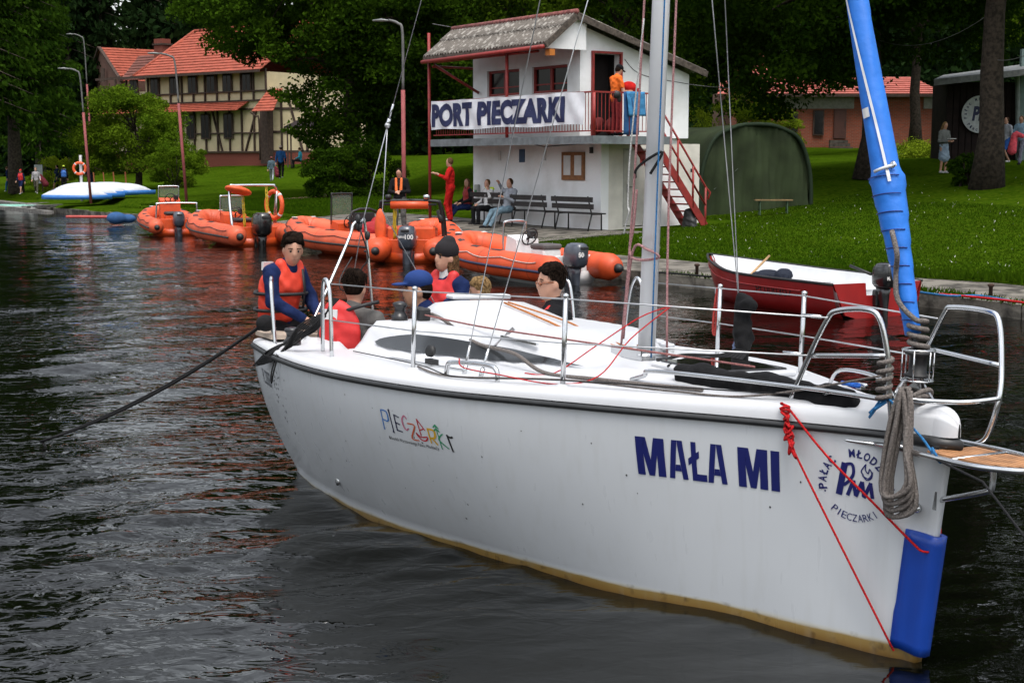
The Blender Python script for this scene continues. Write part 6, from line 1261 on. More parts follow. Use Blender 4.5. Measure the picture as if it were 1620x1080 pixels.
# ------------------------------------------------------------ inflatables
ORG = M('tube_orange', (.72, .085, .018), .5, var=.16, scale=2.2, bump=.1); ORG2 = M('tube_orange_salmon', (.68, .105, .038), .5, var=.16, scale=2.2); ORP = M('orange_grp', (.60, .075, .015), .4, var=.08)
COWL = M('cowl_grey', (.055, .065, .085), .3, coat=.4, var=.05); COWB = M('cowl_black', (.012, .012, .013), .25, coat=.5, var=.05); WHP = M('white_plastic', (.70, .70, .70), .4, var=.05); CLEARW = M('screen_tint', (.30, .33, .30), .1, alpha=.18); YEL = M('rope_yellow', (.60, .42, .02), .7); LIFEO = M('lifebuoy_orange', (.75, .10, .02), .5); LOGOW = M('print_white', (.75, .72, .70), .5)
def outboard(parent, x, y, z, mat, size=1.0, text=None, brand=None, lean=0):
    k = size; o = bpy.data.objects.new('outboard', None); COL.objects.link(o); o.parent = parent; o.location = (x, y, z); o.rotation_euler = (0, lean, 0)
    me = MB().sup([(.30*k, -.02, 0, .17*k, .12*k), (.36*k, -.03*k, 0, .235*k, .165*k), (.50*k, -.04*k, 0, .25*k, .175*k), (.64*k, -.05*k, 0, .24*k, .165*k), (.72*k, -.07*k, 0, .20*k, .13*k), (.745*k, -.08*k, 0, .13*k, .08*k)], 24, 3).build('cowl', mat, o)
    MB().sup([(-.62*k, -.05*k, 0, .06*k, .025*k), (-.30*k, -.03*k, 0, .09*k, .04*k), (-.02*k, -.02*k, 0, .10*k, .06*k), (.16*k, 0, 0, .12*k, .09*k), (.31*k, 0, 0, .15*k, .105*k)], 16, 2.6).box((-.06*k, 0, -.28*k), (.32*k, .20*k, .02)).box((.12*k, 0, .10*k), (.14*k, .22*k, .30*k), bev=.02).build('leg', mat, o)
    MB().sup([(.305*k, -.02, 0, .175*k, .128*k), (.325*k, -.02, 0, .20*k, .148*k), (.345*k, -.02, 0, .175*k, .128*k)], 24, 3).build('cowl_seam', BLACK, o)
    MB().box((-.30*k, 0, .66*k), (.05*k, .16*k, .05*k), bev=.01).build('air_intake', BLACK, o)
    if text: sign_text(text, .085*k, None, 'lettering', LOGOW, o, (-.296*k, .135*k if len(text) < 3 else .0, .50*k), (0, -1, 0), (0, 0, 1), .004, bold=.03)
    if brand:
        sign_text(brand, .05*k, .26*k, 'lettering', LOGOW, o, (.13*k, -.1825*k, .47*k)[:3] if False else (-.17*k, -.186*k, .50*k), (1, 0, 0), (0, 0, 1), .004, bold=.03)
        if text: sign_text(brand, .045*k, .15*k, 'lettering', LOGOW, o, (-.294*k, .15*k, .52*k), (0, -1, 0), (0, 0, 1), .004, bold=.02)
    return o
def rib(label, x, y, heading, L_=4.2, beam=1.8, rt=.22, tube=None, fill=1, stripe=BLACK, txt=None):
    """local x forward from the transom, y to port"""
    tube = tube or ORG; t = thing('inflatable_boat', label, 'inflatable boat', (x, y, 0), R(heading), 'orange rigid inflatables moored along the quay'); wv = beam/2-rt
    cl = []
    for sg in (1,): pass
    pts = [(-.62, wv, .30), (-.45, wv, .31), (0, wv, .32), (L_*.32, wv, .34), (L_*.55, wv*1.0, .37), (L_*.72, wv*.93, .43), (L_*.86, wv*.68, .52), (L_*.945, wv*.34, .58), (L_*.965, 0, .60)]
    full = smooth_path(pts+[(a, -b, c) for a, b, c in pts[::-1][1:]], 5); n = len(full); rs = []
    for i, p_ in enumerate(full):
        e = min(i, n-1-i); rs.append(rt*(.22+.78*min(1, e/6)**.55)*(1+.012*math.sin(i*1.3)))
    MB().tube(full, rs, 20).build('tube', tube, t)
    for sg in (1, -1): MB().tube([(-.60, sg*wv, .30), (-.67, sg*wv, .30), (-.74, sg*wv, .30)], [rt*.36, rt*.33, rt*.18], 14).build('end_cap', BLACK, t)
    def off(i, ang, k=1.0):
        a, b = full[max(0, i-1)], full[min(n-1, i+1)]; d_ = (b-a).normalized(); s_ = Vector((d_.y, -d_.x, 0)).normalized()*-1
        s_ = Vector((-d_.y, d_.x, 0)).normalized(); return full[i]+(s_*math.cos(ang)+Vector((0, 0, 1))*math.sin(ang))*rs[i]*k
    for a_, w_ in ((-.16, .055), ):
        st = [off(i, PI-(-.10) if False else -.10, 1.0) for i in range(5, n-5)]; sgn = 1 if (st[3]-full[8]).dot(Vector((0, 1, 0))) > 0 else -1
        MB().tube([off(i, -.12 if sgn > 0 else PI+.12, 1.0) for i in range(5, n-5)], .042, 8, flat=.6).build('rubbing_strake', stripe, t)
    for fr in (.13, .23, .32, .42, .5, .58, .68, .77, .87):
        i = int(fr*n); MB().tube([full[i], full[i]+(full[i+1]-full[i]).normalized()*.035], rs[i]*1.006, 20, cap=False).build('seam_tape', M('seam_orange', (.50, .07, .02), .6), t)
    base_a = (0 if sgn > 0 else PI)
    ang = lambda el: el if sgn > 0 else PI-el
    for fr in (.20, .27, .34, .40, .60, .66, .73, .80):   # grip patches on top
        i = int(fr*n); m = MB(); vs = []
        for di in (-1, 0, 1):
            for el in (1.25, 1.5, 1.75): vs.append(off(i+di, ang(el), 1.02))
        m.add(vs, [(q*3+j, q*3+j+1, q*3+j+4, q*3+j+3) for q in (0, 1) for j in (0, 1)]).build('grip_patch', BLACK, t)
    gl = []; 
    for i in range(8, n-8):
        gl.append(off(i, ang(.62-.22*abs(math.sin(i*.45))), 1.05))
    MB().tube(gl, .009, 5, cap=False).build('grab_line', BLACK if tube is ORG2 else M('line_white', (.5, .45, .42), .8), t)
    # rigid hull, floor, transom
    secs = []
    for f_ in np.linspace(0, 1, 12):
        xx = -.05+L_*.93*f_; w_ = (wv+.02)*(1-max(0, (f_-.55)/.45)**2.2)+.01; zk = -.22+.62*max(0, (f_-.5)/.5)**2; secs.append([(xx, w_, .24+.25*f_**3), (xx, w_*.8, .02+.45*f_**3), (xx, 0, zk), (xx, -w_*.8, .02+.45*f_**3), (xx, -w_, .24+.25*f_**3), (xx, 0, .20+.22*f_**3)])
    MB().loft(secs, closed=True).build('rigid_hull', ORP if fill else WHP, t)
    MB().box((.02, 0, .34), (.06, 2*wv-.05, .36), bev=.01).build('transom', ORP if fill else WHP, t)
    t['_wv'] = wv
    for i in (int(n*.42), int(n*.58)):
        pp = off(i, ang(1.45), 1.015); MB().ball(pp, (.085, .085, .012), 12).build('badge', LOGOW, t)
    if txt:
        i0 = int(n*.71) if True else 0; m = MB(); v_, f_ = text_mesh(txt, .16, .75, bold=.03, strips=8); vs = []
        for v in v_:
            i = (i0-v.x/.115); ii = int(i); fr = i-ii; el = .15+v.y*3.2; p_ = off(ii, ang(el), 1.02).lerp(off(ii+1, ang(el), 1.02), fr); vs.append(p_)
        m.add(vs, f_).build('lettering', LOGOW, t)
    return t, wv
def console(t, x, mat, h=.95, w_=.6, screen=True, frame=STEEL, fh=1.55, sh=.45, wheel=True, seat=True, seatm=None, facing=-1):
    MB().add([(x-.22, -w_/2, .22), (x+.25, -w_/2, .22), (x+.12, -w_/2, h), (x-.18, -w_/2, h-.08), (x-.22, w_/2, .22), (x+.25, w_/2, .22), (x+.12, w_/2, h), (x-.18, w_/2, h-.08)], [(0, 3, 2, 1), (4, 5, 6, 7), (0, 1, 5, 4), (1, 2, 6, 5), (2, 3, 7, 6), (3, 0, 4, 7)]).build('console', mat, t)
    if screen:
        MB().tube(smooth_path([(x+.12, -w_/2, h-.1), (x+.08, -w_/2, fh-.04), (x+.08, -w_/2+.05, fh), (x+.08, w_/2-.05, fh), (x+.08, w_/2, fh-.04), (x+.12, w_/2, h-.1)], 3), .018, 8).build('screen_frame', frame, t)
        MB().box((x+.09, 0, (h+fh)/2), (.012, w_-.06, fh-h-.06)).build('windscreen', CLEARW, t)
    if wheel:
        T = Matrix.Translation((x-.26, .0, h-.02)) @ Matrix.Rotation(R(65), 4, 'Y'); c = [T @ Vector((.17*math.cos(2*PI*j/20), .17*math.sin(2*PI*j/20), 0)) for j in range(20)]
        w = MB().tube(c, .014, 6, closed=True); 
        for j in range(3): a = 2*PI*j/3; w.tube([T @ Vector((0, 0, 0)), T @ Vector((.17*math.cos(a), .17*math.sin(a), 0))], .010, 5)
        w.tube([T @ Vector((0, 0, 0)), (x-.1, 0, h-.12)], .02, 6).build('steering_wheel', BLACK, t)
    if seat:
        b = MB().box((x-.78, 0, .40), (.42, w_*.8, .42), bev=.03).build('seat_base', mat, t); MB().box((x-.78, 0, .66), (.46, w_*.84, .10), bev=.03).build('seat_cushion', seatm or BLACK, b)
    MB().box((x-.10, -w_*.3, h+.02), (.12, .14, .12), bev=.01).tube([(x-.14, -w_*.38, h-.1), (x-.2, -w_*.38, h+.12)], .015, 6).build('throttle', BLACK, t)
def lifebuoy(label, loc, rot, r=.30, parent=None):
    c = [(r*math.cos(2*PI*j/24), r*math.sin(2*PI*j/24), 0) for j in range(24)]; o = MB().tube(c, .062, 10, closed=True).build('lifebuoy', LIFEO); o.location = loc; o.rotation_euler = rot; tag(o, label, 'lifebuoy')
    for j in range(4):
        a = PI/4+j*PI/2; MB().tube([(r*math.cos(a+d_), r*math.sin(a+d_), 0) for d_ in (-.09, 0, .09)], .066, 10).build('reflective_band', PAPER, o)
    return o
# 1: small one far left
HD = lambda dx, dy: math.degrees(math.atan2(dy, dx))
r1, wv = rib('leftmost orange inflatable with a tall orange console and grey outboard', -10.15, 43.3, HD(-.36, .93), 3.9, 1.85, .23, ORG2)
console(r1, 1.7, ORP, 1.12, .62, True, STEEL, 1.48); outboard(r1, -.18, 0, .0, COWL, 1.0, None, 'YAMAHA')
MB().tube(smooth_path([(.15, -.62, .4), (.10, -.60, .92), (.10, -.5, .99), (.10, .5, .99), (.10, .60, .92), (.15, .62, .4)], 4), .025, 8).build('towing_arch', STEEL, r1)
# 2: long one with silver arch and black outboard
r2, wv = rib('second orange inflatable from the left with a silver arch, lifebuoy and big black outboard', -6.75, 37.9, HD(-.50, .866), 4.3, 2.0, .27, ORG2)
console(r2, 2.0, ORP, .86, .65, True, STEEL, 1.30); outboard(r2, -.22, 0, -.10, COWB, 1.35, None, 'MERCURY')
MB().tube(smooth_path([(.75, -.72, .5), (.45, -.70, 1.42), (.35, -.62, 1.58), (.35, -.5, 1.61), (.35, .5, 1.61), (.35, .62, 1.58), (.2, .70, 1.2), (-.1, .74, .5)], 4), .035, 8).tube([(.55, -.70, .5), (.30, -.66, 1.45)], .025, 8).build('towing_arch', STEEL, r2)
def on(t, p): return (Matrix.Translation(t.location) @ Matrix.Rotation(t.rotation_euler.z, 4, 'Z')) @ Vector(p)
lifebuoy('orange ring lifebuoy hanging on the silver arch of the second inflatable', on(r2, (.52, -.66, 1.08)), (R(90), 0, r2.rotation_euler.z+R(15)), .36)
o = MB().ball((0, 0, 0), (.42, .30, .11), 16).build('float', LIFEO); o.location = on(r2, (.30, .42, 1.48)); o.rotation_euler = (0, R(14), r2.rotation_euler.z-1.1); tag(o, 'oval orange rescue float slung under the silver arch', 'rescue float')
for k, (a, b) in enumerate((((.40, -.40, 1.58), (.3, -.38, .6)), ((.36, .28, 1.42), (.2, .30, .5)))):
    m = MB(); A_, B_ = on(r2, a), on(r2, b)
    for q in range(5): m.tube([A_.lerp(B_, t_/6)+Vector((.03*math.sin(t_*1.4+q*1.3), .03*math.cos(t_+q), 0)) for t_ in range(7)], .009, 4)
    tag(m.build('rope', YEL), ['yellow rope hanks hanging on the left of the silver arch', 'yellow rope hanks hanging under the orange rescue float'][k], 'rope')
# 3: with black framed screen
r3, wv = rib('third orange inflatable from the left with a black framed windscreen and red bags', -2.95, 33.55, HD(-.66, .75), 3.75, 1.75, .27, ORG2, stripe=BLACK)
console(r3, 1.75, ORP, .82, .6, True, BLACK, 1.46); MB().tube(smooth_path([(.95, -.35, .5), (.9, -.35, 1.05), (.9, .35, 1.05), (.95, .35, .5)], 3), .03, 8).box((.92, 0, .85), (.08, .62, .36), bev=.02).build('backrest', BLACK, r3)
o = blob('bag', [('e', tuple(on(r3, (.35, .1, .62))), (.40, .32, .22)), ('e', tuple(on(r3, (.6, -.2, .8))), (.18, .25, .14))], .03, M('bag_red', (.33, .02, .025), .8, bump=.5, bscale=10), k=.06); tag(o, 'red gear bags heaped behind the seat of the third inflatable', 'bag')
# 4: stern on, black arch, outboard with number 100
r4, wv = rib('inflatable seen from astern with a black arch and the dark outboard numbered 100', -2.28, 31.55, HD(.10, .995), 3.7, 1.8, .26, ORG)
outboard(r4, -.20, 0, -.02, COWL, 1.15, '100', 'YAMAHA')
ar = MB()
for sg in (1, -1): ar.tube(smooth_path([(.35, sg*.72, .5), (.25, sg*.70, 1.0), (.15, sg*.66, 1.30), (.12, sg*.58, 1.36), (.12, 0, 1.38)], 4), .035, 8).tube(smooth_path([(.75, sg*.72, .5), (.55, sg*.70, 1.05), (.30, sg*.64, 1.36)], 4), .030, 8)
ar.tube([(.12, -.60, 1.29), (.12, .60, 1.29)], .025, 8); ar.build('roll_bar', BLACK, r4)
MB().tube([(.10, -.42, 1.28), (.10, .42, 1.28)], .085, 12).build('roll_bar_float', ORP, r4); MB().ball((.1, .66, .78), (.07, .13, .42), 14).build('rescue_float', LIFEO, r4)
for yy in (-.38, .48): MB().lathe([(.03, 0), (.07, .02), (.075, .09), (.03, .11)], (.12, yy, 1.40), 12).build('deck_light', BLACK if yy > 0 else STEEL, r4)
MB().box((.4, 0, .55), (.5, 1.1, .5), bev=.05).build('seat', ORP, r4); MB().tube([(.2, -.70, .9), (.3, -.62, 1.15)], .06, 8).build('control_box', BLACK, r4)
for q in range(2): MB().box((-.05, .52-q*1.05, .40), (.03, .18, .22)).build('stern_step', ORP, r4)
m = MB()
for q in range(5): m.tube([on(r4, (.12+.01*q, .34+.03*math.sin(q*2)+.012*math.sin(t_*1.7+q), 1.28-t_*.11)) for t_ in range(8)], .012, 4)
tag(m.build('rope', YEL), 'yellow rope hanging in hanks inside the black arch', 'rope')
# 5: white console, nearest
r5, wv = rib('nearest orange inflatable with a white console, grey seat and outboard numbered 50', 1.02, 26.0, HD(-.575, .818), 3.4, 1.85, .25, ORG, fill=0, stripe=M('strake_navy', (.02, .022, .06), .5))
console(r5, 1.45, WHP, .84, .52, False, seatm=M('seat_grey', (.10, .09, .09), .8)); outboard(r5, -.20, 0, .02, COWL, 1.0, '50', 'YAMAHA', lean=.0)
MB().tube(smooth_path([(1.7, .26, .5), (1.68, .26, 1.0), (1.65, .20, 1.10), (1.65, -.20, 1.10), (1.68, -.26, 1.0), (1.7, -.26, .5)], 4), .022, 8).build('console_rail', STEEL, r5)
MB().ball((.15, -.35, .48), (.14, .11, .14), 10).build('fuel_bulb', YEL, r5); MB().box((1.0, -.275, .40), (.02, .006, .02)).build('badge', BLACK, r5)
# ------------------------------------------------------------ red rowing boat with the small black outboard
ro = W(1408, 500, 20.6); RBW = M('boat_red', (.34, .014, .014), .35, coat=.3, var=.1, scale=3); INW = M('boat_white', (.66, .67, .68), .4, var=.05)
b_st, b_bw = Vector((5.25, 20.35, 0)), Vector((3.40, 24.2, 0)); hd_ = (b_bw-b_st); LR = hd_.length; rb = thing('motor_boat', 'red open boat with a white inside and a small black outboard at the right', 'boat', tuple(b_st), math.atan2(hd_.y, hd_.x))
def rsec(f_, inn=0):
    w_ = (.80+.10*math.sin(PI*min(1, f_*1.2)))*(1-max(0, (f_-.45)/.55)**2.3)+.012; zt = .50+.02*f_+0.42*max(0, f_-.5)**1.6; zk = -.14+.50*max(0, (f_-.72)/.28)**2; w2 = w_-inn; zb = zk+inn*1.6+(.10 if inn else 0); x = LR*(f_*(1.0-.012*(1 if inn else 0)))
    dx = 0 if f_ < .8 else 0
    return [(x+.34*max(0, f_-.75)*1.2, w2, zt+(.003 if inn else 0)), (x+.10*max(0, f_-.75), w2*.93, zb+(zt-zb)*.55), (x, w2*.72, zb+(zt-zb)*.18), (x, 0, zb), (x, -w2*.72, zb+(zt-zb)*.18), (x+.10*max(0, f_-.75), -w2*.93, zb+(zt-zb)*.55), (x+.34*max(0, f_-.75)*1.2, -w2, zt+(.003 if inn else 0))]
FS = [0, .08, .16, .25, .35, .45, .55, .65, .75, .83, .90, .95, .985, 1.0]
outer = [rsec(f_) for f_ in FS]; inner = [rsec(f_, .05) for f_ in FS[:-1]]
hb = MB().loft(outer, closed=False, cap=False)
tz = .62; hb.poly([(0, .79, .50), (0, .57, .05), (0, 0, -.12), (0, -.57, .05), (0, -.79, .50), (0, -.22, .50), (0, -.20, .32), (0, .20, .32), (0, .22, .50)], .04)
hb.build('hull', RBW, rb)
ib = MB().loft(inner[::-1], closed=False, cap=False)
ib.poly([(.05, .72, .495), (.05, .22, .495), (.05, .20, .315), (.05, -.20, .315), (.05, -.22, .495), (.05, -.72, .495), (.05, -.5, .08), (.05, .5, .08)], .015)
ib.build('inner_shell', INW, rb)
for sg in (1, -1): MB().tube([(outer[i][0 if sg > 0 else 6]) for i in range(len(FS))], .022, 6).build('gunwale', BLACK, rb)
MB().tube([Vector(outer[i][0]).lerp(Vector(outer[i][1]), .5)+Vector((0, .012, 0)) for i in range(2, 12)], .012, 5).build('spray_rail', RBW, rb); MB().tube([Vector(outer[i][6]).lerp(Vector(outer[i][5]), .5)+Vector((0, -.012, 0)) for i in range(2, 12)], .012, 5).build('spray_rail', RBW, rb)
for f_, w_ in ((.18, .28), (.50, .26), (.86, .5)):
    ww = abs(rsec(f_, .05)[1][1])*2*.96; MB().box((LR*f_, 0, .34), (w_, ww if f_ < .8 else ww*.75, .03), bev=.01).box((LR*f_, 0, .18), (w_*.8, ww*.6, .30)).build('thwart', INW, rb)
outboard(rb, -.12, 0, .20, COWB, .80, None, None); ob_ = [c for c in rb.children if c.name.startswith('outboard')][0]
sign_text('MERCURY', .05, .24, 'lettering', LOGOW, ob_, (-.215, .12, .36), (0, -1, 0), (0, 0, 1), .004, bold=.03); MB().box((-.10, -.125, .33), (.10, .01, .07)).build('red_sticker', M('sign_red', (.45, .03, .03), .5), ob_)
MB().tube([(.15, .1, .42), (.55, .16, .52)], .022, 6).build('tiller', BLACK, ob_)
v_, f_ = text_mesh('PL000307', .13, .86, bold=.0, strips=8); vs = []
def red_y(x, z): 
    f_ = x/LR; s_ = rsec(f_); zs2 = [s_[3][2], s_[2][2], s_[1][2], s_[0][2]]; return float(np.interp(z, zs2, [0, s_[2][1], s_[1][1], s_[0][1]]))
for v in v_: x = 1.75-v.x; z = .25+v.y; vs.append((x, red_y(x, z)+.004, z))
# the starboard... side facing the camera
cam_side = 1 if (Matrix.Rotation(rb.rotation_euler.z, 4, 'Z') @ Vector((0, 1, 0))).y < 0 else -1
if cam_side < 0: vs = [(v[0], -v[1], v[2]) for v in vs]
MB().add(vs, f_).build('lettering', M('reg_dark', (.03, .01, .01), .7), rb)
m = MB(); a_, b_ = on(rb, (3.25, -.45, .68)), on(rb, (2.75, .35, .36)); m.tube([a_, b_], .02, 6); e = (b_-a_).normalized(); tag(m.build('oar', M('oar_wood', (.45, .27, .12), .6)), 'wooden oar leaning inside the red boat', 'oar')
o = blob('bag', [('e', tuple(on(rb, (2.35, .22, .44))), (.20, .16, .10)), ('e', tuple(on(rb, (2.1, .1, .46))), (.14, .14, .11)), ('e', tuple(on(rb, (2.55, .26, .44))), (.10, .10, .06))], .02, M('bag_navy', (.012, .016, .028), .8, bump=.5, bscale=12), k=.05); tag(o, 'dark navy bag lying inside the red boat', 'bag')
# mooring lines by the quay
for lb, pts, col in (('red line lying along the quay edge right of the furled sail', [W(1485, 476, 21.2), W(1540, 482, 20.7), W(1590, 486, 20.2), W(1640, 492, 19.6)], RDL), ('blue line snaking beside the red one on the quay edge', [W(1440, 465, 21.7), W(1500, 480, 20.9), W(1550, 478, 20.9), W(1600, 488, 20.1)], BLR), ('dark line dropping from the quay to the red boat', [W(1040, 435, 25.4), W(1080, 438, 25.0), W(1125, 441, 24.4)], BK)):
    tag(MB().tube(smooth_path([Vector((p.x, p.y, .26)) for p in pts], 4), .018, 5).build('rope', MATS[col[0]]), lb, 'rope')
for k, (px, d_, lb) in enumerate(((1570, 20.9, 'short iron mooring peg on the quay right of the blue sail'), (1103, 25.1, 'short iron mooring peg on the quay by the red boat bow'))):
    x = PX(px, d_); tag(MB().lathe([(.03, -.1), (.03, .16), (.05, .17), (.05, .20), (.02, .21)], (x, d_, .23), 10).build('mooring_peg', M('rust_iron', (.06, .035, .025), .8)), lb, 'peg')
# ------------------------------------------------------------ left shore: jetty, stacked boats, racks, signs
JW = M('jetty_wood', (.20, .19, .175), .85, var=.25, scale=6, bump=.4)
jt = thing('jetty', 'low grey boat jetty and planks at the left water edge', 'jetty', (0, 0, 0))
def shore(px, py, z): # ground plane hit
    dx, dz_ = (px-810)/2250, -(py-540)/2250; ry, rz = _cp+dz_*_sp, -_sp+dz_*_cp; t_ = (z-CAMH)/rz; return Vector((dx*t_, ry*t_, z))
for (a, b, w_) in (((-60, 322), (75, 336), .5), ((-40, 315), (60, 326), .5), ((10, 330), (76, 337), .3), ((38, 328), (96, 325), .25), ((20, 324), (75, 322), .25)):
    p, q_ = shore(*a, .30), shore(*b, .30); MB().bar(p, q_, w_, .12).build('plank', JW, jt)
for px in (12, 40): p = shore(px, 331, .2); MB().box((p.x, p.y, .12), (.9, .7, .4), bev=.08).build('float', M('float_grey', (.25, .26, .25), .8), jt)
for k, (px, py) in enumerate(((5, 325), (22, 326))): p = shore(px, py, .33); MB().box(p, (1.9, .5, .10), bev=.04).build('paddle_board', M('board_mint', (.20, .45, .36), .5), jt)
BLB = M('boat_blue', (.035, .17, .50), .4, var=.08); WHB = M('boat_white_top', (.55, .58, .60), .4, var=.04)
for k in range(6):
    px, d_ = (122, 142, 164, 192, 140, 172)[k], (62.6, 63.1, 63.6, 64.1, 65.4, 65.9)[k]; x = PX(px, d_); z = gz(x, d_)
    t = thing('dinghy', ['upturned white and blue dinghy at the left end of the stack', 'second upturned dinghy from the left in the stack', 'third upturned dinghy from the left in the stack', 'rightmost upturned dinghy with the long blue bow', 'upturned white dinghy at the back left of the stack', 'upturned white dinghy at the back right of the stack'][k], 'dinghy', (x, d_, z+.12+(.10 if k > 3 else .02*k)), R(4+5*(k % 3)))
    secs = []; Lk = 1.4
    for f_ in np.linspace(-1, 1, 11): w_ = .62*(1-abs(f_)**2.6)+.03; h_ = .30*(1-abs(f_)**2.8)+.04; secs.append([(f_*Lk, w_*math.cos(a), h_*math.sin(a)+.16) for a in np.linspace(0, PI, 9)])
    MB().loft(secs, closed=False, cap=False).build('hull', WHB, t)
    secs = []
    for f_ in np.linspace(-1, 1.12, 12): w_ = .68*(1-abs(f_/1.12 if f_ > 0 else f_)**2.6)+.03; secs.append([(f_*Lk*1.02, w_, .0), (f_*Lk*1.02, w_*.98, .19), (f_*Lk*1.02, -w_*.98, .19), (f_*Lk*1.02, -w_, .0)])
    MB().loft(secs).build('deck_rim', BLB, t)
# trailers
for k in range(4):
    px, d_ = (170, 186, 200, 215)[k], 70+k*.4; x = PX(px, d_); t = thing('boat_trailer', ['launching trolley nearest the red lamp post behind the stacked dinghies', 'second launching trolley from the lamp post behind the dinghies', 'third launching trolley from the lamp post behind the dinghies', 'launching trolley nearest the willow behind the dinghies'][k], 'trolley', (x, d_, gz(x, d_)), R(20*k), 'launching trolleys')
    MB().bar((-.9, 0, .25), (.9, 0, .25), .06, .06).bar((0, -.5, .28), (0, .5, .28), .06, .06).bar((-.5, 0, .25), (-.55, 0, 1.1), .05, .05).build('frame', M('rust_orange', (.30, .09, .03), .7), t)
    for sg in (1, -1): MB().lathe([(.05, -.06), (.18, -.05), (.19, 0), (.18, .05), (.05, .06)], (0, 0, 0), 14, T=Matrix.Translation((0, sg*.55, .2)) @ Matrix.Rotation(R(90), 4, 'X')).build('wheel', BLACK, t)
x = PX(133, 66); ps = thing('lifebuoy_post', 'white wooden post on the grass carrying a lifebuoy', 'post', (x, 66, gz(x, 66))); MB().box((0, 0, .9), (.11, .11, 2.1), bev=.01).build('post', WHP, ps); lifebuoy('orange lifebuoy hung on the white post by the lamp', (x-.02, 65.85, gz(x, 66)+1.35), (R(90), 0, .3), .26)
x = PX(66, 77); sg_ = thing('notice_sign', 'white notice sign standing tilted on the grass', 'sign', (x, 77, gz(x, 77)), .25); MB().box((0, 0, .95), (.42, .06, 1.0)).build('panel', M('sign_white_grey', (.45, .50, .52), .6), sg_)
for s_ in (-.18, .18): MB().box((s_, .04, .3), (.05, .04, .9)).build('leg', TIMB, sg_)
x = PX(160, 54.5); o = MB().box((0, 0, 0), (2.2, .35, .10), bev=.03).build('paddle_boat', M('faded_red', (.42, .06, .05), .6)); o.location = shore(150, 343, .18); o.rotation_euler = (0, 0, R(-8)); tag(o, 'low faded red hull moored beside the leftmost inflatable', 'boat')
o = blob('bundle', [('e', tuple(shore(184, 345, .25)), (.35, .25, .22)), ('e', tuple(shore(203, 346, .22)), (.28, .2, .16))], .05, M('bag_blue', (.03, .09, .22), .8), k=.1); tag(o, 'small blue bundle lying at the water edge left of the first inflatable', 'bundle')
# garden pavilion by the house
gp = W(478, 262, 92); gp.z = gz(gp.x, 92); gt = thing('pavilion', 'small dark roofed garden pavilion beside the half timbered house', 'pavilion', tuple(gp)); zt = 2.55
MB().poly([(-1.0, -.9, zt), (1.6, -.9, zt), (1.6, 0, zt+.42), (-1.0+.7, 0, zt+.42)], .08).poly([(1.6, .9, zt), (-1.0, .9, zt), (-.3, 0, zt+.42), (1.6, 0, zt+.42)], .08).build('roof', DKW, gt)
for a in ((-.8, -.7), (-.8, .7), (1.4, -.7), (1.4, .7)): MB().box((a[0], a[1], zt/2), (.09, .09, zt)).build('post', TIMB, gt)
MB().box((.0, .2, .45), (1.6, .35, .06)).box((.0, .2, .22), (.1, .3, .44)).build('bench_board', TIMB, gt)

# ------------------------------------------------------------ people
C = lambda n, c: cloth(n, c)
BLKC, REDC, JEAN, GREYC, WHC, NAVC = C('black', (.014, .014, .016)), C('red', (.50, .018, .016)), C('jeans', (.16, .24, .30)), C('grey', (.12, .115, .11)), C('white', (.60, .60, .60)), C('navy', (.012, .022, .075))
LVO = M('vest_orange_red', (.74, .05, .02), .6, var=.08, scale=8, bump=.4, bscale=7); LVR = M('vest_red', (.60, .02, .02), .6, var=.1, scale=8, bump=.4, bscale=7); SHW = C('shoe_white', (.45, .45, .45))
def gnd(px, py, z0=.5):
    z = z0
    for _ in range(30): p = shore(px, py, z); z = .5*z+.5*gz(p.x, p.y)
    return p
# -- crew of the yacht (seated in the cockpit, frame of the yacht)
def crew(s, y, z, face, **k):  # seat point
    return YM @ Matrix.Translation(B(s, y, z)) @ Matrix.Rotation(R(face), 4, 'Z')
# local +X of the yacht = forward (towards the bow, right and towards the camera in the photo)
def add_vest_trim(root, P, s=1.0, col=None, panels=True):
    m = MB(); ch, nk = P['chest'], P['neck']; f = np.array([.17, 0, 0]); y_ = np.array([0, 1., 0])
    m2 = MB().tube([tuple(ch+f*.92+y_*.05+[0, 0, .14]), tuple(ch+f+y_*.06), tuple(ch+f*.85+y_*.07+[0, 0, -.2])], .014, 5, flat=.4)
    for dz_ in (-.04, -.16):
        ring = [tuple(ch+np.array([.168*math.cos(a), .218*math.sin(a), dz_])) for a in np.linspace(0, 2*PI, 20, endpoint=False)]; m2.tube(ring, .013, 5, closed=True, flat=1)
    m2.build('vest_strap', BLACK, root)
    MB().box(tuple(ch+np.array([-.105, -.03, .15])), (.02, .11, .06)).build('reflective_patch', PAPER, root)
J = pose('sit', look=-42, nod=12, chest=(.05, 0, .84), neck=(.12, 0, 1.02), head=(.17, .0, 1.155), shL=(.10, .17, .96), shR=(.08, -.18, .97), elL=(.16, .26, .74), elR=(.18, -.26, .74), haL=(.36, .10, .62), haR=(.40, -.12, .60), knL=(.42, .12, .42), knR=(.42, -.10, .40), anL=(.40, .12, .02), anR=(.44, -.1, .02))
root, P, q = person('boy in a red and orange life vest sitting on the stern', None, 0, J, 1.52, top=NAVC, topname='sweater', legs=BLKC, shoes=BLKC, hair='dark', vest=LVO, vox=.0105, matrix=YM @ Matrix.Translation(B(5.56, -.98, 1.66-1.29*1.52/1.75)) @ Matrix.Rotation(R(30), 4, 'Z')); add_vest_trim(root, P)
J = pose('sit', look=-4, nod=2, haL=(.40, .25, .50), haR=(.36, -.3, .46), elR=(-.02, -.34, .72), chest=(.03, 0, .86))
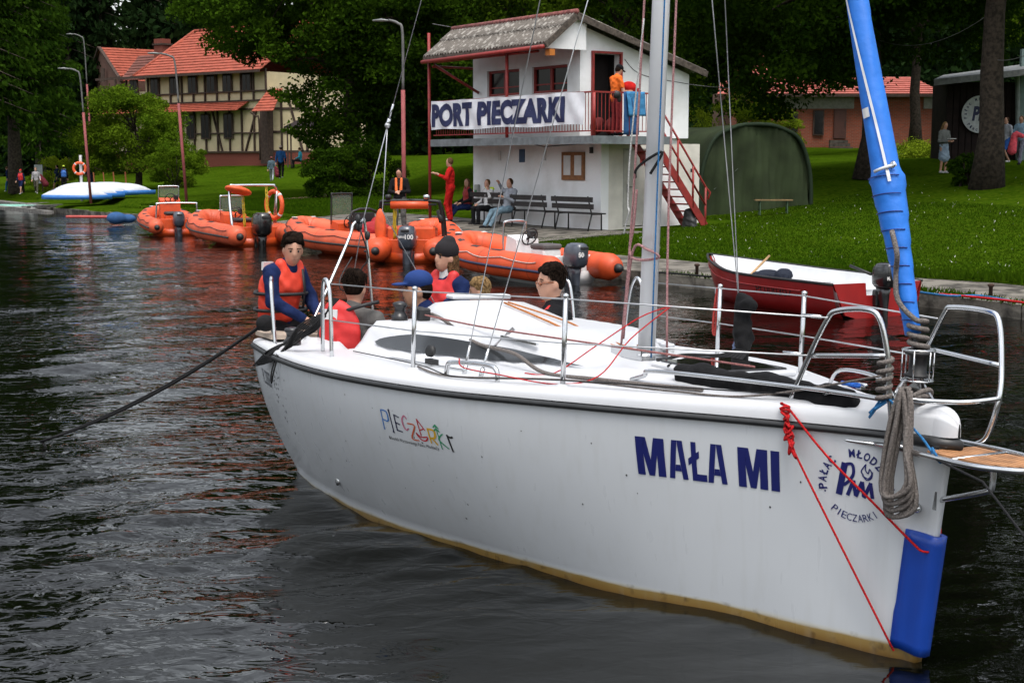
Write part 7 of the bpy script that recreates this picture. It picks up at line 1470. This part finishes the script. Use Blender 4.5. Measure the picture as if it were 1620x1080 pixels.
root, P, q = person('boy seen from behind in a grey jacket with a red vest', None, 0, J, 1.62, top=GREYC, topname='jacket', legs=BLKC, shoes=BLKC, hair='dark', vox=.0105, matrix=YM @ Matrix.Translation(B(4.80, -.70, 1.43-1.34*1.62/1.75)) @ Matrix.Rotation(R(136), 4, 'Z'))
rv = blob('life_vest', [('e', (-.115, .05, .80), (.055, .15, .24)), ('c', (-.11, .09, .98), (-.10, .05, .72), .065, .08), ('c', (-.10, .06, .62), (-.10, -.08, .56), .07, .07)], .011, LVR, root, k=.04); MB().box((-.175, .10, .95), (.012, .10, .07)).build('vest_patch', PAPER, rv)
MB().tube(smooth_path([(-.13, .20, .66), (-.178, .05, .64), (-.165, -.10, .65), (-.12, -.19, .665)], 4), .016, 6).build('vest_strap', BLACK, rv)
MB().tube(smooth_path([(-.135, .0, .98), (-.13, -.12, 1.02), (-.02, -.19, 1.04)], 4), .014, 6).build('vest_strap', BLACK, rv)
# facing forward-left group on the port side
def seated(label, s, y, ztop, face, h, **k):
    J = k.pop('J', None) or pose('sit'); hd = J['head'][2]*h/1.75+.115*h/1.75+.02; return person(label, None, 0, J, h, vox=.0105, matrix=YM @ Matrix.Translation(B(s, y, ztop-hd)) @ Matrix.Rotation(R(face), 4, 'Z'), **k)
root, P, q = seated('girl in a black beanie, red vest and white neck warmer in the cockpit', 5.50, .40, 1.61, -78, 1.58, top=NAVC, legs=BLKC, shoes=BLKC, hair='light', long_hair=True, cap=M('beanie_black', (.018, .016, .018), .9), capkind='beanie', vest=LVR, J=pose('sit', look=-6))
blob('neck_warmer', [('c', tuple(P['neck']-np.array([0, 0, .02])), tuple(P['neck']+np.array([.01, 0, .055])), .072, .060)], .010, WHC, root)
root, P, q = seated('man in a navy blue cap bending low in the cockpit, seen side on', 4.58, -.02, 1.43, 236, 1.72, top=NAVC, legs=BLKC, shoes=BLKC, hair='dark', cap=M('cap_blue', (.010, .035, .15), .8), J=pose('sit', chest=(.12, 0, .80), neck=(.22, 0, .96), head=(.27, 0, 1.09), look=14, nod=4), skin=SKIN2)
root, P, q = seated('small blond child half hidden behind the hatch', 4.72, .28, 1.39, -135, 1.32, top=C('blue_kid', (.03, .10, .35)), legs=NAVC, shoes=BLKC, hair='blond', J=pose('sit', look=10, nod=10))
root, P, q = seated('dark haired boy in sunglasses sitting in the cockpit, turned to the left', 4.00, .45, 1.53, 238, 1.70, top=BLKC, legs=BLKC, shoes=BLKC, hair='dark', J=pose('sit', look=20, nod=4), vest=None)
MB().tube([q(.088, -.058, .012), q(.098, -.03, .008), q(.102, 0, .010), q(.098, .03, .008), q(.088, .058, .012), q(.0, .078, .012)], .0055, 6).ball(q(.096, -.032, .004), (.012, .020, .016), 8).ball(q(.096, .032, .004), (.012, .020, .016), 8).build('sunglasses', M('glasses_orange', (.22, .06, .015), .15, coat=.5), root)
MB().tube(smooth_path([tuple(P['shL']+np.array([.02, -.02, .05])), tuple(P['chest']+np.array([.125, .08, .05])), tuple(P['chest']+np.array([.12, .07, -.15]))], 4), .035, 8).build('vest_trim', LVR, root)
# -- people ashore
def stand(label, px, py, face, h, **k):
    p = k.pop('at', None) or gnd(px, py); z = k.pop('z', None); p = Vector((p.x, p.y, p.z+.01 if z is None else z)); k.setdefault('vox', .018); k.setdefault('J', pose('stand')); return person(label, tuple(p), face, k.pop('J'), h, **k)
pp = pbw(-4.0, 5.15, 0); pp.z = max(.24, gz(pp.x, pp.y)+.035)
stand('boy in a black hoodie with an orange vest standing behind the black arch', 0, 0, -95, 1.70, at=Vector((PX(633, 37.6), 37.6, max(.24, gz(PX(633, 37.6), 37.6))+.04)), J=pose('stand', haL=(.28, .05, 1.12), haR=(.28, -.05, 1.10), elL=(.05, .26, 1.12), elR=(.05, -.26, 1.12), nod=30, head=(.06, 0, 1.61)), top=BLKC, topname='hoodie', legs=GREYC, shoes=BLKC, hair='dark')
blob('safety_vest', [('c', tuple(Vector((.10, .07, 1.42))), (.14, .06, 1.10), .035, .04), ('c', (.10, -.07, 1.42), (.14, -.06, 1.10), .035, .04)], .018, M('vest_fluo_orange', (.80, .17, .03), .6), [o for o in COL.objects if o.name.startswith('person')][-1] if False else [o for o in COL.objects if o.get('category') == 'person'][-1])
pa_ = pbw(-1.75, 5.4, 0)
stand('person in a full red waterproof suit leaning a hand on the red post', 0, 0, 172, 1.80, at=Vector((PX(713, 40.6), 40.6, gz(PX(713, 40.6), 40.6)+.05)), J=pose('walk', haL=(.25, .32, 1.30), elL=(.05, .32, 1.20), haR=(.42, -.10, 1.32), elR=(.15, -.25, 1.2), knL=(.1, .08, .5), anL=(.02, .08, .09), knR=(.05, -.1, .5), anR=(.0, -.1, .09), look=-10), top=REDC, topname='suit_top', legs=REDC, shoes=BLKC, hair='light')
def onbench(label, x, y, face, h, **k):
    p = pbw(x, y, 0); z = max(.24, gz(p.x, p.y)+.045)-.06; return person(label, (p.x, p.y, z), face, k.pop('J'), h, vox=.016, **k)
sitJ = lambda **k: pose('sit', **k)
onbench('long haired person in a red vest over black, first on the left bench', -.62, 5.35, 205, 1.66, J=sitJ(anL=(.70, .12, .10), anR=(.62, -.10, .08), knL=(.42, .12, .46), look=30), top=BLKC, legs=NAVC, shoes=SHW, hair='light', long_hair=True, vest=M('vest_red_dim', (.30, .02, .02), .7))
onbench('person in a pale jacket with a bright yellow collar, second on the bench', -.60, 4.35, 218, 1.68, J=sitJ(haL=(.10, .14, 1.02), elL=(.12, .26, .84), look=10), top=WHC, topname='jacket', legs=BLKC, shoes=BLKC, hair='light')
blob('collar', [('c', (-.06, -.15, 1.0), (-.08, .1, 1.02), .06, .06)], .02, M('fluo_yellow', (.60, .85, .03), .7), [o for o in COL.objects if o.get('category') == 'person'][-1])
onbench('young man in a pale grey sweater and jeans lounging with one arm up', -.68, 3.25, 222, 1.80, J=sitJ(chest=(-.06, 0, .84), neck=(-.10, 0, 1.02), head=(-.06, 0, 1.18), shL=(-.1, .18, .97), shR=(-.1, -.18, .97), haR=(-.02, -.38, 1.18), elR=(-.22, -.44, .98), haL=(.25, .10, .82), knL=(.46, .10, .44), knR=(.48, -.1, .44), anL=(.74, .12, .08), anR=(.78, -.06, .08)), top=C('pale_grey', (.30, .32, .36)), legs=JEAN, shoes=BLKC, hair='brown')
# man on the balcony
p = pbw(-.12, -.72, FL+.01)
person('man in an orange shirt and black cap on the balcony sorting a red life jacket', tuple(p), math.degrees(math.atan2(VV.y, VV.x))-8, pose('stand', haL=(.34, .10, 1.12), haR=(.34, -.10, 1.10), elL=(.08, .24, 1.10), elR=(.08, -.24, 1.08), nod=28, head=(.08, 0, 1.61), neck=(.03, 0, 1.46)), 1.78, vox=.014, top=M('shirt_orange', (.85, .16, .02), .8, bump=.3, bscale=14), legs=M('trousers_red', (.18, .015, .02), .8), shoes=BLKC, hair='dark', cap=BLKC, sleeves='short')
o = blob('life_jacket', [('e', tuple(p+VV*.42+Vector((0, 0, 1.22))), (.20, .15, .16)), ('e', tuple(p+VV*.55+Vector((0, 0, 1.14))), (.18, .14, .10))], .02, REDC, k=.05); tag(o, 'red and black life jacket held by the man on the balcony', 'life jacket')
o = blob('life_jacket', [('e', tuple(p+VV*.64+Vector((0, 0, 1.12))), (.15, .12, .11))], .02, BLKC); tag(o, 'black bundle on the far side of the red life jacket on the balcony', 'bundle')
# lawn on the right
r_, P_, q_ = stand('blonde woman in a grey jacket and light blue skirt reading on the lawn', 1487, 262, -60, 1.68, at=Vector((PX(1487, 47.5), 47.5, gz(PX(1487, 47.5), 47.5))), J=pose('stand', haL=(.28, .08, 1.12), haR=(.28, -.12, 1.1), elL=(.02, .25, 1.1), elR=(.02, -.25, 1.1), nod=22), top=C('grey_jacket', (.16, .17, .16)), legs=C('pale_blue', (.26, .34, .42)), legs_kind='skirt', shoes=WHC, hair='blond', long_hair=True, skin=SKIN2)
MB().box((.38, -.05, 1.14), (.16, .24, .02)).build('paper', PAPER, r_)
r_, P_, q_ = stand('person in a pale blue top and grey trousers carrying a pink jacket by the clubhouse', 0, 0, -130, 1.66, at=Vector((PX(1607, 49), 49, gz(PX(1607, 49), 49))), J=pose('walk', haR=(.28, -.10, 1.08), elR=(.05, -.25, 1.1), nod=15), top=C('sky_blue', (.24, .38, .50)), legs=C('grey_blue', (.18, .19, .24)), shoes=BLKC, hair='light', skin=SKIN2)
o = blob('jacket', [('c', tuple(Vector((PX(1597, 48.6), 48.6, gz(PX(1597, 48.6), 48.6)+1.05))), tuple(Vector((PX(1594, 48.6), 48.6, gz(PX(1594, 48.6), 48.6)+.55))), .10, .15), ('c', tuple(Vector((PX(1600, 48.6), 48.6, gz(PX(1600, 48.6), 48.6)+1.1))), tuple(Vector((PX(1609, 48.5), 48.5, gz(PX(1607, 48.5), 48.5)+1.02))), .09, .08)], .02, C('coral', (.72, .10, .13)), k=.04); tag(o, 'coral pink jacket carried over an arm on the right', 'jacket')
stand('person in blue mostly hidden behind the thick oak trunk', 0, 0, -150, 1.62, at=Vector((PX(1584, 50), 50, gz(PX(1584, 50), 50))), J=pose('walk'), top=C('white_top', (.4, .42, .46)), legs=C('royal', (.04, .12, .40)), legs_kind='shorts', shoes=WHC, hair='brown')
# children far left and on the slope
def kid(label, px, py, face, h, topc, legc, d=None, **k):
    p = gnd(px, py, .6); return stand(label, px, py, face, h, at=p, top=topc, legs=legc, vox=.024, shoes=SHW, **k)
kid('child in a dark top and blue jeans walking at the left edge', 16, 304, 150, 1.42, NAVC, C('denim', (.03, .12, .26)), J=pose('walk', chest=(.10, 0, 1.26), neck=(.16, 0, 1.42), head=(.22, 0, 1.55), nod=30), hair='light')
kid('child in a red cap and red life vest walking on the left shore', 34, 308, -100, 1.25, NAVC, NAVC, J=pose('walk'), cap=M('cap_red', (.6, .03, .02), .7), vest=LVR, hair='brown', legs_kind='shorts')
kid('child in a light grey jacket carrying a dark red bag on the left shore', 58, 307, -80, 1.30, C('pale', (.36, .35, .36)), C('olive', (.09, .085, .06)), J=pose('walk', haL=(.2, .3, 1.0)), hair='blond')
p = gnd(66, 305, .6); o = blob('bag', [('c', (p.x-.05, p.y, p.z+.85), (p.x+.22, p.y, p.z+.45), .12, .16)], .04, M('bag_maroon', (.16, .02, .03), .8)); tag(o, 'dark red bag swinging beside the child in light grey', 'bag')
kid('child in dark clothes stooping behind the one with the yellow cap', 92, 302, 170, 1.40, NAVC, NAVC, J=pose('walk', chest=(.08, 0, 1.26)), hair='dark', legs_kind='shorts')
kid('child in a fluorescent yellow cap and blue life vest by the stacked dinghies', 102, 304, 100, 1.36, BLKC, BLKC, J=pose('stand', nod=15), cap=M('cap_fluo', (.65, .85, .05), .6), vest=M('vest_blue', (.04, .16, .55), .6), hair='dark')
kid('figure in a dark olive jacket left of the white post', 128, 300, 60, 1.68, C('olive_dark', (.03, .032, .022)), BLKC, J=pose('stand'), hair='dark')
kid('figure in a navy top standing half behind the red lamp post', 143, 300, -60, 1.70, NAVC, C('blue_trouser', (.04, .06, .16)), J=pose('stand'), hair='dark', vest=None)
kid('child in a pale cap walking up the lawn by the linden, light trousers', 430, 288, 95, 1.42, C('teal_grey', (.10, .15, .19)), C('light_trouser', (.34, .38, .42)), J=pose('walk'), cap=M('cap_dim', (.20, .04, .04), .7), hair='brown')
kid('child in a blue jacket and pale hat walking up the lawn by the linden', 445, 284, 95, 1.40, C('blue_jkt', (.02, .09, .25)), BLKC, J=pose('walk'), cap=M('hat_pale', (.45, .36, .30), .8), capkind='hat', hair='brown')
p = gnd(437, 287, .8); o = blob('bag', [('c', (p.x, p.y, p.z+.7), (p.x+.08, p.y, p.z+.35), .10, .16)], .04, MATS['bag_maroon']); tag(o, 'dark red bag carried between the two children on the lawn', 'bag')
person('person in a turquoise shirt sitting under the pavilion', (gp.x-.15, gp.y+.15, gp.z-.05), 180, pose('sit', nod=20), 1.7, top=C('turquoise', (.03, .26, .36)), legs=BLKC, shoes=BLKC, hair='brown', vox=.024)
o = blob('bag', [('c', (BW(.0,0,0).x*0+PX(66, 41), 41, .3), (0, 0, 0), .1, .1)], .5, BLKC) if False else None
